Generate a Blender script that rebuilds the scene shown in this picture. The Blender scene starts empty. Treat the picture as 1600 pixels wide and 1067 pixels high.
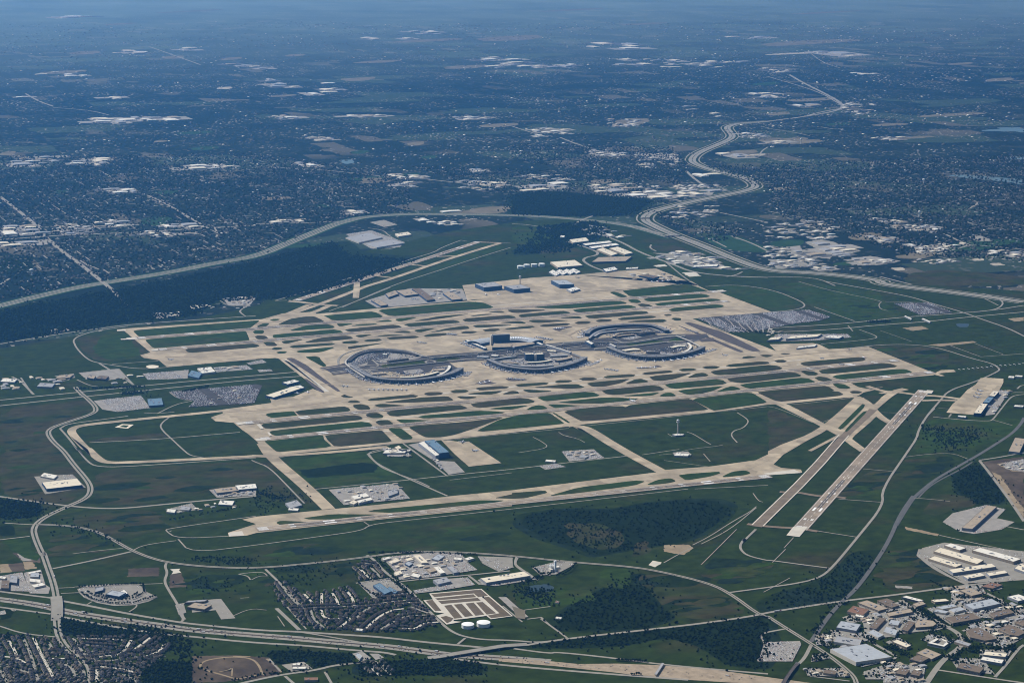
import bpy, bmesh, math, random
import numpy as np
from mathutils import Vector, Matrix
random.seed(7)
rng = np.random.default_rng(7)
C = bpy.context.scene.collection
R = math.radians
# ------------------------------------------------------------------ camera
CAMX, CAMY, CAMZ = 10073.5, -3159.4, 2750.0
YAW, PIT, ROL, FPX = 0.424, 0.209, 0.010, 3314.3
_cy, _sy, _cp, _sp, _cr, _sr = math.cos(YAW), math.sin(YAW), math.cos(PIT), math.sin(PIT), math.cos(ROL), math.sin(ROL)
_fw, _rt, _up = Vector((-_cy, _sy, 0)), Vector((_sy, _cy, 0)), Vector((0, 0, 1))
FWD = _fw*_cp - _up*_sp
_U = _fw*_sp + _up*_cp
RGT = _rt*_cr + _U*_sr
UPV = -_rt*_sr + _U*_cr
cam_d = bpy.data.cameras.new('camera')
cam_d.sensor_width = 36.0; cam_d.sensor_fit = 'HORIZONTAL'
cam_d.lens = FPX*36.0/1600.0
cam_d.clip_start = 5.0; cam_d.clip_end = 300000.0
cam = bpy.data.objects.new('camera', cam_d); C.objects.link(cam)
m3 = Matrix((RGT, UPV, -FWD)).transposed()
cam.matrix_world = Matrix.Translation((CAMX, CAMY, CAMZ)) @ m3.to_4x4()
bpy.context.scene.camera = cam
# ------------------------------------------------------------------ sky, sun, exposure
SUN_AZ, SUN_EL = R(238), R(44)
world = bpy.data.worlds.new('World'); bpy.context.scene.world = world
world.use_nodes = True
nt = world.node_tree; nt.nodes.clear()
sky = nt.nodes.new('ShaderNodeTexSky'); sky.sky_type = 'NISHITA'; sky.sun_disc = False
sky.sun_elevation = SUN_EL; sky.sun_rotation = SUN_AZ
bg = nt.nodes.new('ShaderNodeBackground'); bg.inputs['Strength'].default_value = 0.06
ow = nt.nodes.new('ShaderNodeOutputWorld')
nt.links.new(sky.outputs[0], bg.inputs[0]); nt.links.new(bg.outputs[0], ow.inputs[0])
sun_d = bpy.data.lights.new('sun', 'SUN'); sun_d.energy = 5.0; sun_d.angle = R(0.5); sun_d.color = (1.0, 0.95, 0.88)
sun = bpy.data.objects.new('sun', sun_d); C.objects.link(sun)
sdir = Vector((math.sin(SUN_AZ)*math.cos(SUN_EL), math.cos(SUN_AZ)*math.cos(SUN_EL), math.sin(SUN_EL)))
sun.rotation_euler = sdir.to_track_quat('Z', 'Y').to_euler()
sun.location = (0, 0, 5000)
sc = bpy.context.scene
sc.view_settings.view_transform = 'Standard'; sc.view_settings.look = 'None'
sc.view_settings.gamma = 1.0; sc.view_settings.use_curve_mapping = False
sc.view_settings.exposure = 0.33
sc.cycles.use_denoising = True; sc.cycles.filter_width = 1.05
sc.cycles.max_bounces = 6; sc.cycles.diffuse_bounces = 2; sc.cycles.volume_bounces = 3
# ------------------------------------------------------------------ haze (one closed box of air)
HAZE_D = 1.6e-5
def make_haze():
    m = bpy.data.materials.new('haze'); m.use_nodes = True
    n = m.node_tree; n.nodes.clear()
    v = n.nodes.new('ShaderNodeVolumePrincipled')
    v.inputs['Color'].default_value = (0.13, 0.45, 0.98, 1); v.inputs['Density'].default_value = HAZE_D
    v.inputs['Anisotropy'].default_value = 0.6
    o = n.nodes.new('ShaderNodeOutputMaterial'); n.links.new(v.outputs[0], o.inputs['Volume'])
    x0, x1, y0, y1, z0, z1 = -112000, 20000, -82000, 92000, -4.0, 2850.0
    vs = [(x, y, z) for z in (z0, z1) for x, y in ((x0, y0), (x1, y0), (x1, y1), (x0, y1))]
    fs = [(3, 2, 1, 0), (4, 5, 6, 7), (0, 1, 5, 4), (1, 2, 6, 5), (2, 3, 7, 6), (3, 0, 4, 7)]
    me = bpy.data.meshes.new('haze'); me.from_pydata(vs, [], fs); me.materials.append(m)
    ob = bpy.data.objects.new('haze', me); C.objects.link(ob); ob['kind'] = 'stuff'
make_haze()
# ------------------------------------------------------------------ photo pixel -> point on a level plane
CR = {'A': (160, 470, 5.3333), 'B': (430, 450, 5.3333), 'C': (700, 440, 5.3333), 'D': (960, 410, 5.3333), 'E': (320, 590, 5.3333),
      'F': (600, 570, 5.3333), 'G': (880, 560, 5.3333), 'H': (1160, 530, 5.3333),
      'a': (0, 440, 4), 'b': (400, 440, 4), 'c': (800, 440, 4), 'd': (1200, 440, 4),
      'e': (0, 700, 2.9075), 'f': (400, 700, 2.9075), 'g': (800, 700, 2.9075), 'h': (1200, 700, 2.9075),
      'i': (0, 180, 4), 'j': (400, 180, 4), 'k': (800, 180, 4), 'l': (1200, 180, 4),
      'm': (0, 0, 3), 'n': (533, 0, 3), 'o': (1066, 0, 3),
      'p': (0, 860, 5.1533), 'q': (300, 860, 5.1533), 'r': (560, 850, 5.1533), 's': (1180, 860, 5.1545), 't': (1380, 860, 5.1545),
      'u': (1400, 660, 5.08), 'v': (500, 530, 6.154), 'w': (700, 510, 6.154), 'x': (880, 495, 6.154), 'y': (1160, 570, 6.154),
      'z': (1030, 630, 11.86), 'X': (560, 660, 6.667), 'Y': (1160, 740, 8), 'Z': (1460, 570, 10.67), '@': (0, 0, 1)}
def px(s):
    out = []; k = '@'
    for tok in s.split():
        if tok[0] in CR: k = tok[0]; tok = tok[1:]
        x, y = tok.split(','); ox, oy, sc_ = CR[k]
        out.append((ox+float(x)/sc_, oy+float(y)/sc_))
    return out
def unp(p, z=0.0):
    dx, dy = (p[0]-800.0)/FPX, (533.5-p[1])/FPX
    d = FWD + RGT*dx + UPV*dy
    t = (z-CAMZ)/d.z
    return (CAMX+d.x*t, CAMY+d.y*t)
def gp(s, z=0.0): return [unp(q, z) for q in px(s)]
def pxof(x, y, z=0.0):
    d = Vector((x-CAMX, y-CAMY, z-CAMZ)); w = d.dot(FWD)
    return (800+FPX*d.dot(RGT)/w, 533.5-FPX*d.dot(UPV)/w)
def smooth(pts, n=2, closed=True, q=.25):
    for _ in range(n):
        o = []; L = len(pts)
        rngL = range(L) if closed else range(L-1)
        if not closed: o.append(pts[0])
        for i in rngL:
            a, b = pts[i], pts[(i+1) % L]
            o.append((a[0]*(1-q)+b[0]*q, a[1]*(1-q)+b[1]*q)); o.append((a[0]*q+b[0]*(1-q), a[1]*q+b[1]*(1-q)))
        if not closed: o.append(pts[-1])
        pts = o
    return pts
# ------------------------------------------------------------------ materials
MATS = {}
def mat(name, col, rough=0.85, var=0.25, scale=0.02, spec=0.0, col2=None, scale2=None, metal=0.0, panel=0.0, stretch=1.0, lo=.42):
    """procedural surface: base colour broken up by two octaves of noise in metres"""
    m = bpy.data.materials.new(name); m.use_nodes = True
    n = m.node_tree; b = n.nodes['Principled BSDF']
    b.inputs['Roughness'].default_value = rough; b.inputs['Specular IOR Level'].default_value = spec; b.inputs['Metallic'].default_value = metal
    g = n.nodes.new('ShaderNodeNewGeometry')
    t = n.nodes.new('ShaderNodeTexNoise'); t.inputs['Scale'].default_value = scale; t.inputs['Detail'].default_value = 8; t.inputs['Roughness'].default_value = .62
    mp = n.nodes.new('ShaderNodeMapping'); mp.inputs['Scale'].default_value = (1, stretch, 1); n.links.new(g.outputs['Position'], mp.inputs[0])
    n.links.new(mp.outputs[0], t.inputs['Vector'])
    r = n.nodes.new('ShaderNodeMapRange'); r.inputs['From Min'].default_value = .3; r.inputs['From Max'].default_value = .7
    r.inputs['To Min'].default_value = 1-var; r.inputs['To Max'].default_value = 1+var
    n.links.new(t.outputs['Fac'], r.inputs['Value'])
    mx = n.nodes.new('ShaderNodeVectorMath'); mx.operation = 'SCALE'
    if col2 is not None:
        t2 = n.nodes.new('ShaderNodeTexNoise'); t2.inputs['Scale'].default_value = scale2 or scale*.2; t2.inputs['Detail'].default_value = 4
        n.links.new(mp.outputs[0], t2.inputs['Vector'])
        rr = n.nodes.new('ShaderNodeMapRange'); rr.inputs['From Min'].default_value = lo; rr.inputs['From Max'].default_value = lo+.18
        n.links.new(t2.outputs['Fac'], rr.inputs['Value'])
        mm = n.nodes.new('ShaderNodeMix'); mm.data_type = 'RGBA'
        n.links.new(rr.outputs[0], mm.inputs[0]); mm.inputs[6].default_value = (*col, 1); mm.inputs[7].default_value = (*col2, 1)
        n.links.new(mm.outputs[2], mx.inputs[0])
    else:
        mx.inputs[0].default_value = col
    fac = r.outputs[0]
    if panel:
        v = n.nodes.new('ShaderNodeTexVoronoi'); v.distance = 'CHEBYCHEV'; v.inputs['Scale'].default_value = .011; v.inputs['Randomness'].default_value = .9
        n.links.new(g.outputs['Position'], v.inputs['Vector'])
        sp = n.nodes.new('ShaderNodeSeparateColor'); n.links.new(v.outputs['Color'], sp.inputs[0])
        pr = n.nodes.new('ShaderNodeMapRange'); pr.inputs['To Min'].default_value = 1-panel; pr.inputs['To Max'].default_value = 1+panel; n.links.new(sp.outputs[0], pr.inputs['Value'])
        w = n.nodes.new('ShaderNodeMath'); w.operation = 'MULTIPLY'; n.links.new(fac, w.inputs[0]); n.links.new(pr.outputs[0], w.inputs[1]); fac = w.outputs[0]
    n.links.new(fac, mx.inputs['Scale']); n.links.new(mx.outputs[0], b.inputs['Base Color'])
    MATS[name] = m
    return m
mat('concrete', (.375, .308, .213), var=.2, scale=.012, col2=(.315, .262, .186), scale2=.004, panel=.17)
mat('pale_concrete', (.50, .46, .38), var=.10, scale=.02)
mat('apron_stain', (.30, .24, .17), var=.25, scale=.03)
mat('runway_concrete', (.285, .228, .165), var=.16, scale=.02, col2=(.225, .185, .14), scale2=.006, panel=.15)
mat('asphalt', (.066, .063, .062), var=.2, scale=.03)
mat('strip_asphalt', (.175, .138, .098), var=.2, scale=.02)
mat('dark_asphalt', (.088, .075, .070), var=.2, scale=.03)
mat('road', (.25, .232, .195), var=.12, scale=.02)
mat('far_road', (.25, .235, .20), var=.15, scale=.01)
mat('grey_road', (.105, .105, .102), var=.12, scale=.02)
mat('lot', (.27, .25, .22), var=.18, scale=.03)
mat('tan_earth', (.25, .195, .125), var=.25, scale=.02)
mat('brown_earth', (.062, .048, .036), var=.35, scale=.015, col2=(.095, .073, .052), scale2=.004)
mat('basin_floor', (.12, .095, .065), var=.2, scale=.03)
mat('grass_green', (.0255, .0450, .0070), var=.4, scale=.02, col2=(.037, .043, .011), scale2=.006, stretch=.6, lo=.5)
mat('grass_brown', (.043, .039, .017), var=.36, scale=.02, col2=(.028, .037, .010), scale2=.006, stretch=.6)
mat('grass_mixed', (.0225, .0350, .0062), var=.42, scale=.018, col2=(.036, .035, .013), scale2=.003, stretch=.7, lo=.54)
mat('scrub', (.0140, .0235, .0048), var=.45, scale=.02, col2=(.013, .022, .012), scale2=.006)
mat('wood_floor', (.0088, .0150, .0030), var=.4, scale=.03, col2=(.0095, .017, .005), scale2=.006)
mat('field_green', (.024, .052, .022), var=.25, scale=.006)
mat('field_tan', (.15, .13, .092), var=.3, scale=.006)
mat('field_pale', (.36, .32, .25), var=.3, scale=.008)
mat('water', (.02, .035, .036), rough=.3, var=.1, scale=.002, spec=.25)
mat('lake_water', (.075, .125, .125), rough=.3, var=.1, scale=.002, spec=.3)
mat('white_paint', (.75, .75, .72), var=.08, scale=.2)
mat('rubber', (.10, .09, .08), var=.3, scale=.05)
mat('roof_white', (.64, .605, .52), var=.08, scale=.05, rough=.7)
mat('roof_cream', (.62, .55, .42), var=.08, scale=.05)
mat('ring_roof', (.19, .19, .19), var=.1, scale=.05)
mat('roof_grey', (.30, .30, .30), var=.12, scale=.05)
mat('roof_tan', (.33, .27, .20), var=.12, scale=.05)
mat('roof_brown', (.16, .125, .095), var=.15, scale=.05)
mat('roof_red', (.20, .115, .08), var=.15, scale=.05)
mat('roof_blue', (.34, .36, .375), var=.1, scale=.05, rough=.5)
mat('roof_steel', (.13, .20, .26), var=.1, scale=.05, rough=.5)
mat('roof_dark', (.045, .045, .05), var=.3, scale=.08)
mat('wall_pale', (.50, .46, .39), var=.08, scale=.05)
mat('wall_tan', (.30, .25, .19), var=.1, scale=.05)
mat('wall_grey', (.24, .25, .27), var=.1, scale=.05)
mat('wall_blue', (.05, .08, .13), var=.1, scale=.05, rough=.5)
mat('glass', (.012, .020, .034), rough=.4, var=.1, scale=.05, spec=.3)
mat('metal', (.42, .43, .45), rough=.45, var=.06, scale=.1, metal=.3)
mat('plane_white', (.78, .78, .78), rough=.35, var=.03, scale=.2, spec=.5)
mat('plane_silver', (.50, .52, .55), rough=.3, var=.03, scale=.2, spec=.5)
mat('fin_blue', (.03, .06, .20), rough=.4, var=.05)
mat('fin_red', (.35, .04, .04), rough=.4, var=.05)
mat('foliage', (.0105, .0175, .0036), var=.4, scale=.05, rough=.9)
mat('foliage_light', (.0135, .0225, .006), var=.4, scale=.05, rough=.9)
mat('trunk', (.07, .05, .035), var=.2)
mat('car_white', (.7, .7, .7), rough=.3, var=.03, spec=.5)
mat('car_dark', (.03, .032, .04), rough=.3, var=.05, spec=.5)
mat('car_red', (.25, .03, .03), rough=.3, var=.05, spec=.5)
mat('car_silver', (.4, .41, .43), rough=.3, var=.05, spec=.5)
mat('tank_white', (.74, .74, .70), rough=.5, var=.05, scale=.1)
M = MATS
def ground_material():
    """far country: dark tree cover broken by field blocks, house lots and paved flecks"""
    m = bpy.data.materials.new('country'); m.use_nodes = True
    n = m.node_tree; N = n.nodes; L = n.links; b = N['Principled BSDF']; b.inputs['Roughness'].default_value = .9
    b.inputs['Specular IOR Level'].default_value = 0.0
    g = N.new('ShaderNodeNewGeometry')
    rot = N.new('ShaderNodeMapping'); rot.inputs['Rotation'].default_value = (0, 0, R(3)); L.new(g.outputs['Position'], rot.inputs[0])
    def noise(s, d=4):
        t = N.new('ShaderNodeTexNoise'); t.inputs['Scale'].default_value = s; t.inputs['Detail'].default_value = d
        L.new(rot.outputs[0], t.inputs['Vector']); return t.outputs['Fac']
    def rngm(v, a, c, lo=0., hi=1.):
        r = N.new('ShaderNodeMapRange'); r.inputs['From Min'].default_value = a; r.inputs['From Max'].default_value = c
        r.inputs['To Min'].default_value = lo; r.inputs['To Max'].default_value = hi; L.new(v, r.inputs['Value']); return r.outputs[0]
    def mix(f, a, c):
        x = N.new('ShaderNodeMix'); x.data_type = 'RGBA'; L.new(f, x.inputs[0])
        for i, v in ((6, a), (7, c)):
            if isinstance(v, tuple): x.inputs[i].default_value = (*v, 1)
            else: L.new(v, x.inputs[i])
        return x.outputs[2]
    def mul(a, c):
        x = N.new('ShaderNodeMath'); x.operation = 'MULTIPLY'; L.new(a, x.inputs[0])
        if isinstance(c, float): x.inputs[1].default_value = c
        else: L.new(c, x.inputs[1])
        return x.outputs[0]
    def vor(s, sx=1., sy=1., out='Color'):
        mp = N.new('ShaderNodeMapping'); mp.inputs['Scale'].default_value = (sx, sy, 1); L.new(rot.outputs[0], mp.inputs[0])
        t = N.new('ShaderNodeTexVoronoi'); t.distance = 'CHEBYCHEV'; t.inputs['Scale'].default_value = s; t.inputs['Randomness'].default_value = .8
        L.new(mp.outputs[0], t.inputs['Vector'])
        sp = N.new('ShaderNodeSeparateColor'); L.new(t.outputs['Color'], sp.inputs[0]); return sp.outputs
    base = mix(rngm(noise(.0012), .4, .62), (.010, .018, .015), (.024, .033, .024))
    base = mix(rngm(noise(.02, 6), .35, .7), base, (.008, .014, .012))
    f = vor(.0016, 1., .6)
    base = mix(rngm(f[0], .84, .86), base, (.034, .050, .030))
    f2 = vor(.003, .7, 1.)
    base = mix(mul(rngm(f2[1], .90, .91), rngm(noise(.0004), .45, .55)), base, (.09, .082, .06))
    urb = rngm(noise(.00035, 3), .42, .60)
    lots = vor(.02, 1., 1.)
    base = mix(mul(mul(rngm(lots[2], .90, .92), urb), .35), base, (.15, .135, .11))
    roofs = vor(.045, 1., 1.)
    base = mix(mul(rngm(roofs[0], .955, .96), rngm(noise(.0012, 3), .45, .62)), base, (.36, .33, .29))
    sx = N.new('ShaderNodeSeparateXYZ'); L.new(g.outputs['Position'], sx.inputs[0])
    haze_pale = N.new('ShaderNodeMath'); haze_pale.operation = 'MULTIPLY'; L.new(rngm(sx.outputs[0], -18000., -46000.), haze_pale.inputs[0]); L.new(rngm(noise(.0005, 6), .3, .62, .68, 1.), haze_pale.inputs[1])
    base = mix(haze_pale.outputs[0], base, (.22, .26, .20))  # prairie tone growing with distance, haze brightness put into the ground colour
    L.new(base, b.inputs['Base Color'])
    MATS['country'] = m
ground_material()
# ------------------------------------------------------------------ mesh helpers
def obj(name, verts, faces, m, parent=None, kind=None, mats=None, midx=None, loc=None):
    me = bpy.data.meshes.new(name); me.from_pydata(verts, [], faces)
    for k in (mats or [m]): me.materials.append(MATS[k] if isinstance(k, str) else k)
    if midx is not None: me.polygons.foreach_set('material_index', midx)
    o = bpy.data.objects.new(name, me); C.objects.link(o)
    if parent is not None: o.parent = parent
    if kind: o['kind'] = kind
    if loc is not None: o.location = loc
    return o
def thing(name, label, cat, loc, rz=0., group=None):
    o = bpy.data.objects.new(name, None); C.objects.link(o); o.location = loc; o.rotation_euler = (0, 0, rz)
    o.empty_display_size = 5
    return tag(o, label, cat, group)
def tag(o, label, cat, group=None):
    o['label'] = label; o['category'] = cat
    if group: o['group'] = group
    return o
class MB:
    def __init__(s): s.v = []; s.f = []; s.m = []
    def poly(s, pts, mi=0):
        b = len(s.v); s.v += pts; s.f.append(tuple(range(b, b+len(pts)))); s.m.append(mi)
    def box(s, cx, cy, z0, lx, ly, h, a=0., mi=0, bottom=False):
        c, q = math.cos(a), math.sin(a); b = len(s.v)
        for z in (z0, z0+h):
            for ux, uy in ((-.5, -.5), (.5, -.5), (.5, .5), (-.5, .5)):
                s.v.append((cx+ux*lx*c-uy*ly*q, cy+ux*lx*q+uy*ly*c, z))
        fs = [(4, 5, 6, 7), (0, 1, 5, 4), (1, 2, 6, 5), (2, 3, 7, 6), (3, 0, 4, 7)]
        if bottom: fs.append((3, 2, 1, 0))
        for f in fs: s.f.append(tuple(b+i for i in f)); s.m.append(mi)
    def gable(s, cx, cy, z0, lx, ly, h, rise, a, mi=0, hip=.0, over=0.):
        """roof only"""
        c, q = math.cos(a), math.sin(a); b = len(s.v); X, Y = lx/2+over, ly/2+over
        for x, y, z in ((-X, -Y, z0+h), (X, -Y, z0+h), (X, Y, z0+h), (-X, Y, z0+h), (-X*(1-hip), 0, z0+h+rise), (X*(1-hip), 0, z0+h+rise)):
            s.v.append((cx+x*c-y*q, cy+x*q+y*c, z))
        for f in ((0, 1, 5, 4), (2, 3, 4, 5), (3, 0, 4), (1, 2, 5)): s.f.append(tuple(b+i for i in f)); s.m.append(mi)
    def cyl(s, cx, cy, z0, r0, r1, h, n=10, mi=0, cap=True):
        b = len(s.v)
        for z, r in ((z0, r0), (z0+h, r1)):
            for k in range(n): s.v.append((cx+r*math.cos(2*math.pi*k/n), cy+r*math.sin(2*math.pi*k/n), z))
        for k in range(n): s.f.append((b+k, b+(k+1) % n, b+n+(k+1) % n, b+n+k)); s.m.append(mi)
        if cap: s.f.append(tuple(b+n+k for k in range(n))); s.m.append(mi)
    def build(s, name, mats, parent=None, kind=None, loc=None):
        mats = [mats] if isinstance(mats, str) else mats
        return obj(name, s.v, s.f, None, parent, kind, mats, s.m, loc)
# ------------------------------------------------------------------ stacked flat sheets: every sheet lies one step above what it covers
GX0, GY0, GC = -26000., -14000., 25.
GNX, GNY = int(38000/GC), int(30000/GC)
LEV = np.zeros((GNX, GNY), np.int16)
STEP = 0.10
def cells(poly):
    P = np.array(poly); lo = P.min(0)-GC; hi = P.max(0)+GC
    i0, i1 = max(0, int((lo[0]-GX0)/GC)), min(GNX-1, int((hi[0]-GX0)/GC)+1)
    j0, j1 = max(0, int((lo[1]-GY0)/GC)), min(GNY-1, int((hi[1]-GY0)/GC)+1)
    if i1 <= i0 or j1 <= j0: return None
    xs = GX0+(np.arange(i0, i1)+.5)*GC; ys = GY0+(np.arange(j0, j1)+.5)*GC
    X, Y = np.meshgrid(xs, ys, indexing='ij')
    ins = np.zeros(X.shape, bool); n = len(P)
    for k in range(n):
        a, b = P[k], P[(k+1) % n]
        if a[1] != b[1]:
            cond = ((a[1] > Y) != (b[1] > Y)) & (X < (b[0]-a[0])*(Y-a[1])/(b[1]-a[1])+a[0]); ins ^= cond
        L = math.hypot(*(b-a)); ns = max(2, int(L/(GC*.5)))
        tt = np.linspace(0, 1, ns); ex = ((a[0]+(b[0]-a[0])*tt-GX0)/GC).astype(int)-i0; ey = ((a[1]+(b[1]-a[1])*tt-GY0)/GC).astype(int)-j0
        for dx in (-1, 0, 1):
            for dy in (-1, 0, 1):
                u, w = ex+dx, ey+dy; ok = (u >= 0) & (u < ins.shape[0]) & (w >= 0) & (w < ins.shape[1]); ins[u[ok], w[ok]] = True
    return i0, j0, ins
def sheet(name, polys, m, extra=0):
    """polys: list of ground polygons that do not overlap each other; one flat structure"""
    cs = [cells(p) for p in polys]
    lv = 0
    for c in cs:
        if c is None: continue
        i0, j0, ins = c; sub = LEV[i0:i0+ins.shape[0], j0:j0+ins.shape[1]]
        if ins.any(): lv = max(lv, int(sub[ins].max()))
    lv += 1+extra
    for c in cs:
        if c is None: continue
        i0, j0, ins = c; LEV[i0:i0+ins.shape[0], j0:j0+ins.shape[1]][ins] = lv
    z = lv*STEP; vs = []; fs = []
    for p in polys:
        b = len(vs); vs += [(x, y, z) for x, y in p]; fs.append(tuple(range(b, b+len(p))))
    o = obj(name, vs, fs, m, kind='structure')
    return o
def gz(x, y):
    i, j = int((x-GX0)/GC), int((y-GY0)/GC)
    return float(LEV[i, j])*STEP if 0 <= i < GNX and 0 <= j < GNY else 0.
def area2(p): return sum(p[i][0]*p[(i+1) % len(p)][1]-p[(i+1) % len(p)][0]*p[i][1] for i in range(len(p)))
def ccw(p): return p if area2(p) > 0 else p[::-1]
def roughen(p, step, amp):
    out = []; n = len(p); ph = random.uniform(0, 99)
    for i in range(n):
        a, b = p[i], p[(i+1) % n]; L = math.hypot(b[0]-a[0], b[1]-a[1]); k = max(1, min(40, int(L/step)))
        nx, ny = -(b[1]-a[1])/(L or 1), (b[0]-a[0])/(L or 1)
        for j in range(k):
            f = j/k; d = random.uniform(-1, 1)*amp+math.sin(ph+(a[0]+b[0]*f)*.013)*amp*.6 if j else 0
            out.append((a[0]+(b[0]-a[0])*f+nx*d, a[1]+(b[1]-a[1])*f+ny*d))
    return out
def patch(name, s, m, sm=0, extra=0, rough=0., q=.17):
    p = gp(s) if isinstance(s, str) else s
    if sm: p = smooth(p, sm, True, q)
    if rough: p = roughen(p, rough*3.5, rough)
    return sheet(name, [ccw(p)], m, extra)
def offset_line(p, d):
    out = []; n = len(p)
    for i in range(n):
        a, b = p[max(0, i-1)], p[min(n-1, i+1)]
        dx, dy = b[0]-a[0], b[1]-a[1]; L = math.hypot(dx, dy) or 1
        out.append((p[i][0]-dy/L*d, p[i][1]+dx/L*d))
    return out
def strip(name, s, w, m, sm=2, off=0., extra=0):
    p = gp(s) if isinstance(s, str) else s
    if sm and len(p) > 2: p = smooth(p, sm, False)
    if off: p = offset_line(p, off)
    l, r = offset_line(p, w/2), offset_line(p, -w/2)
    return sheet(name, [ccw(l+r[::-1])], m, extra)
# ================================================================== THE GROUND
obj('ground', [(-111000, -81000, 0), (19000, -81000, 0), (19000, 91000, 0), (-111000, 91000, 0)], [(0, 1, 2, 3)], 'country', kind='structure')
patch('airfield_grass', '@-120,1200 @1720,1200 @1720,470 @1600,455 @1420,443 @1290,432 @1180,420 @1090,385 @1000,352 @900,342 @820,345 @700,362 @560,395 @470,440 @400,478 @300,500 @190,512 @0,545 @-120,570', 'grass_mixed', 0)
# --- woods floors, fields, bare earth
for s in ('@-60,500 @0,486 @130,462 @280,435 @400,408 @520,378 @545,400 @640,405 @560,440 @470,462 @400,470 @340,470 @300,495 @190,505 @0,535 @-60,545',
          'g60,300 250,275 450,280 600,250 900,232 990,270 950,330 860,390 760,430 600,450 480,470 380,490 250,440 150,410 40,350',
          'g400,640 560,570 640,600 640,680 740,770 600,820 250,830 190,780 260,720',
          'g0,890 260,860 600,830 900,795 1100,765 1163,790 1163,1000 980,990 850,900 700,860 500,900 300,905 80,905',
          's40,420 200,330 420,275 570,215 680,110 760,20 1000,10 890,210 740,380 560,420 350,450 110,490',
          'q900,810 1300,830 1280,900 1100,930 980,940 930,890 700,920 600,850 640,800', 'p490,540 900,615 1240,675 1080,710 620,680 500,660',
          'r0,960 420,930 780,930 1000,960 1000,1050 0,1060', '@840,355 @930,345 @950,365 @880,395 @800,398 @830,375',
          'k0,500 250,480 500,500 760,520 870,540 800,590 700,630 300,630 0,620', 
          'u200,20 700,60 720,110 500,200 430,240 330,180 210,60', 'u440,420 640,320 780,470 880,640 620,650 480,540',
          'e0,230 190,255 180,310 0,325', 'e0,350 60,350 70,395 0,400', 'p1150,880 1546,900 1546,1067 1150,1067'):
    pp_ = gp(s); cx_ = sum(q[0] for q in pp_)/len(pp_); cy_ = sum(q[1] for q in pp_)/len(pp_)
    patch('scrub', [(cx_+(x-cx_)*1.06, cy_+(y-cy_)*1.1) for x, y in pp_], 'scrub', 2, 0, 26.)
    patch('wood', s, 'scrub' if s.startswith('s40,420') else 'wood_floor', 2, 0, 26.)
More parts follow.
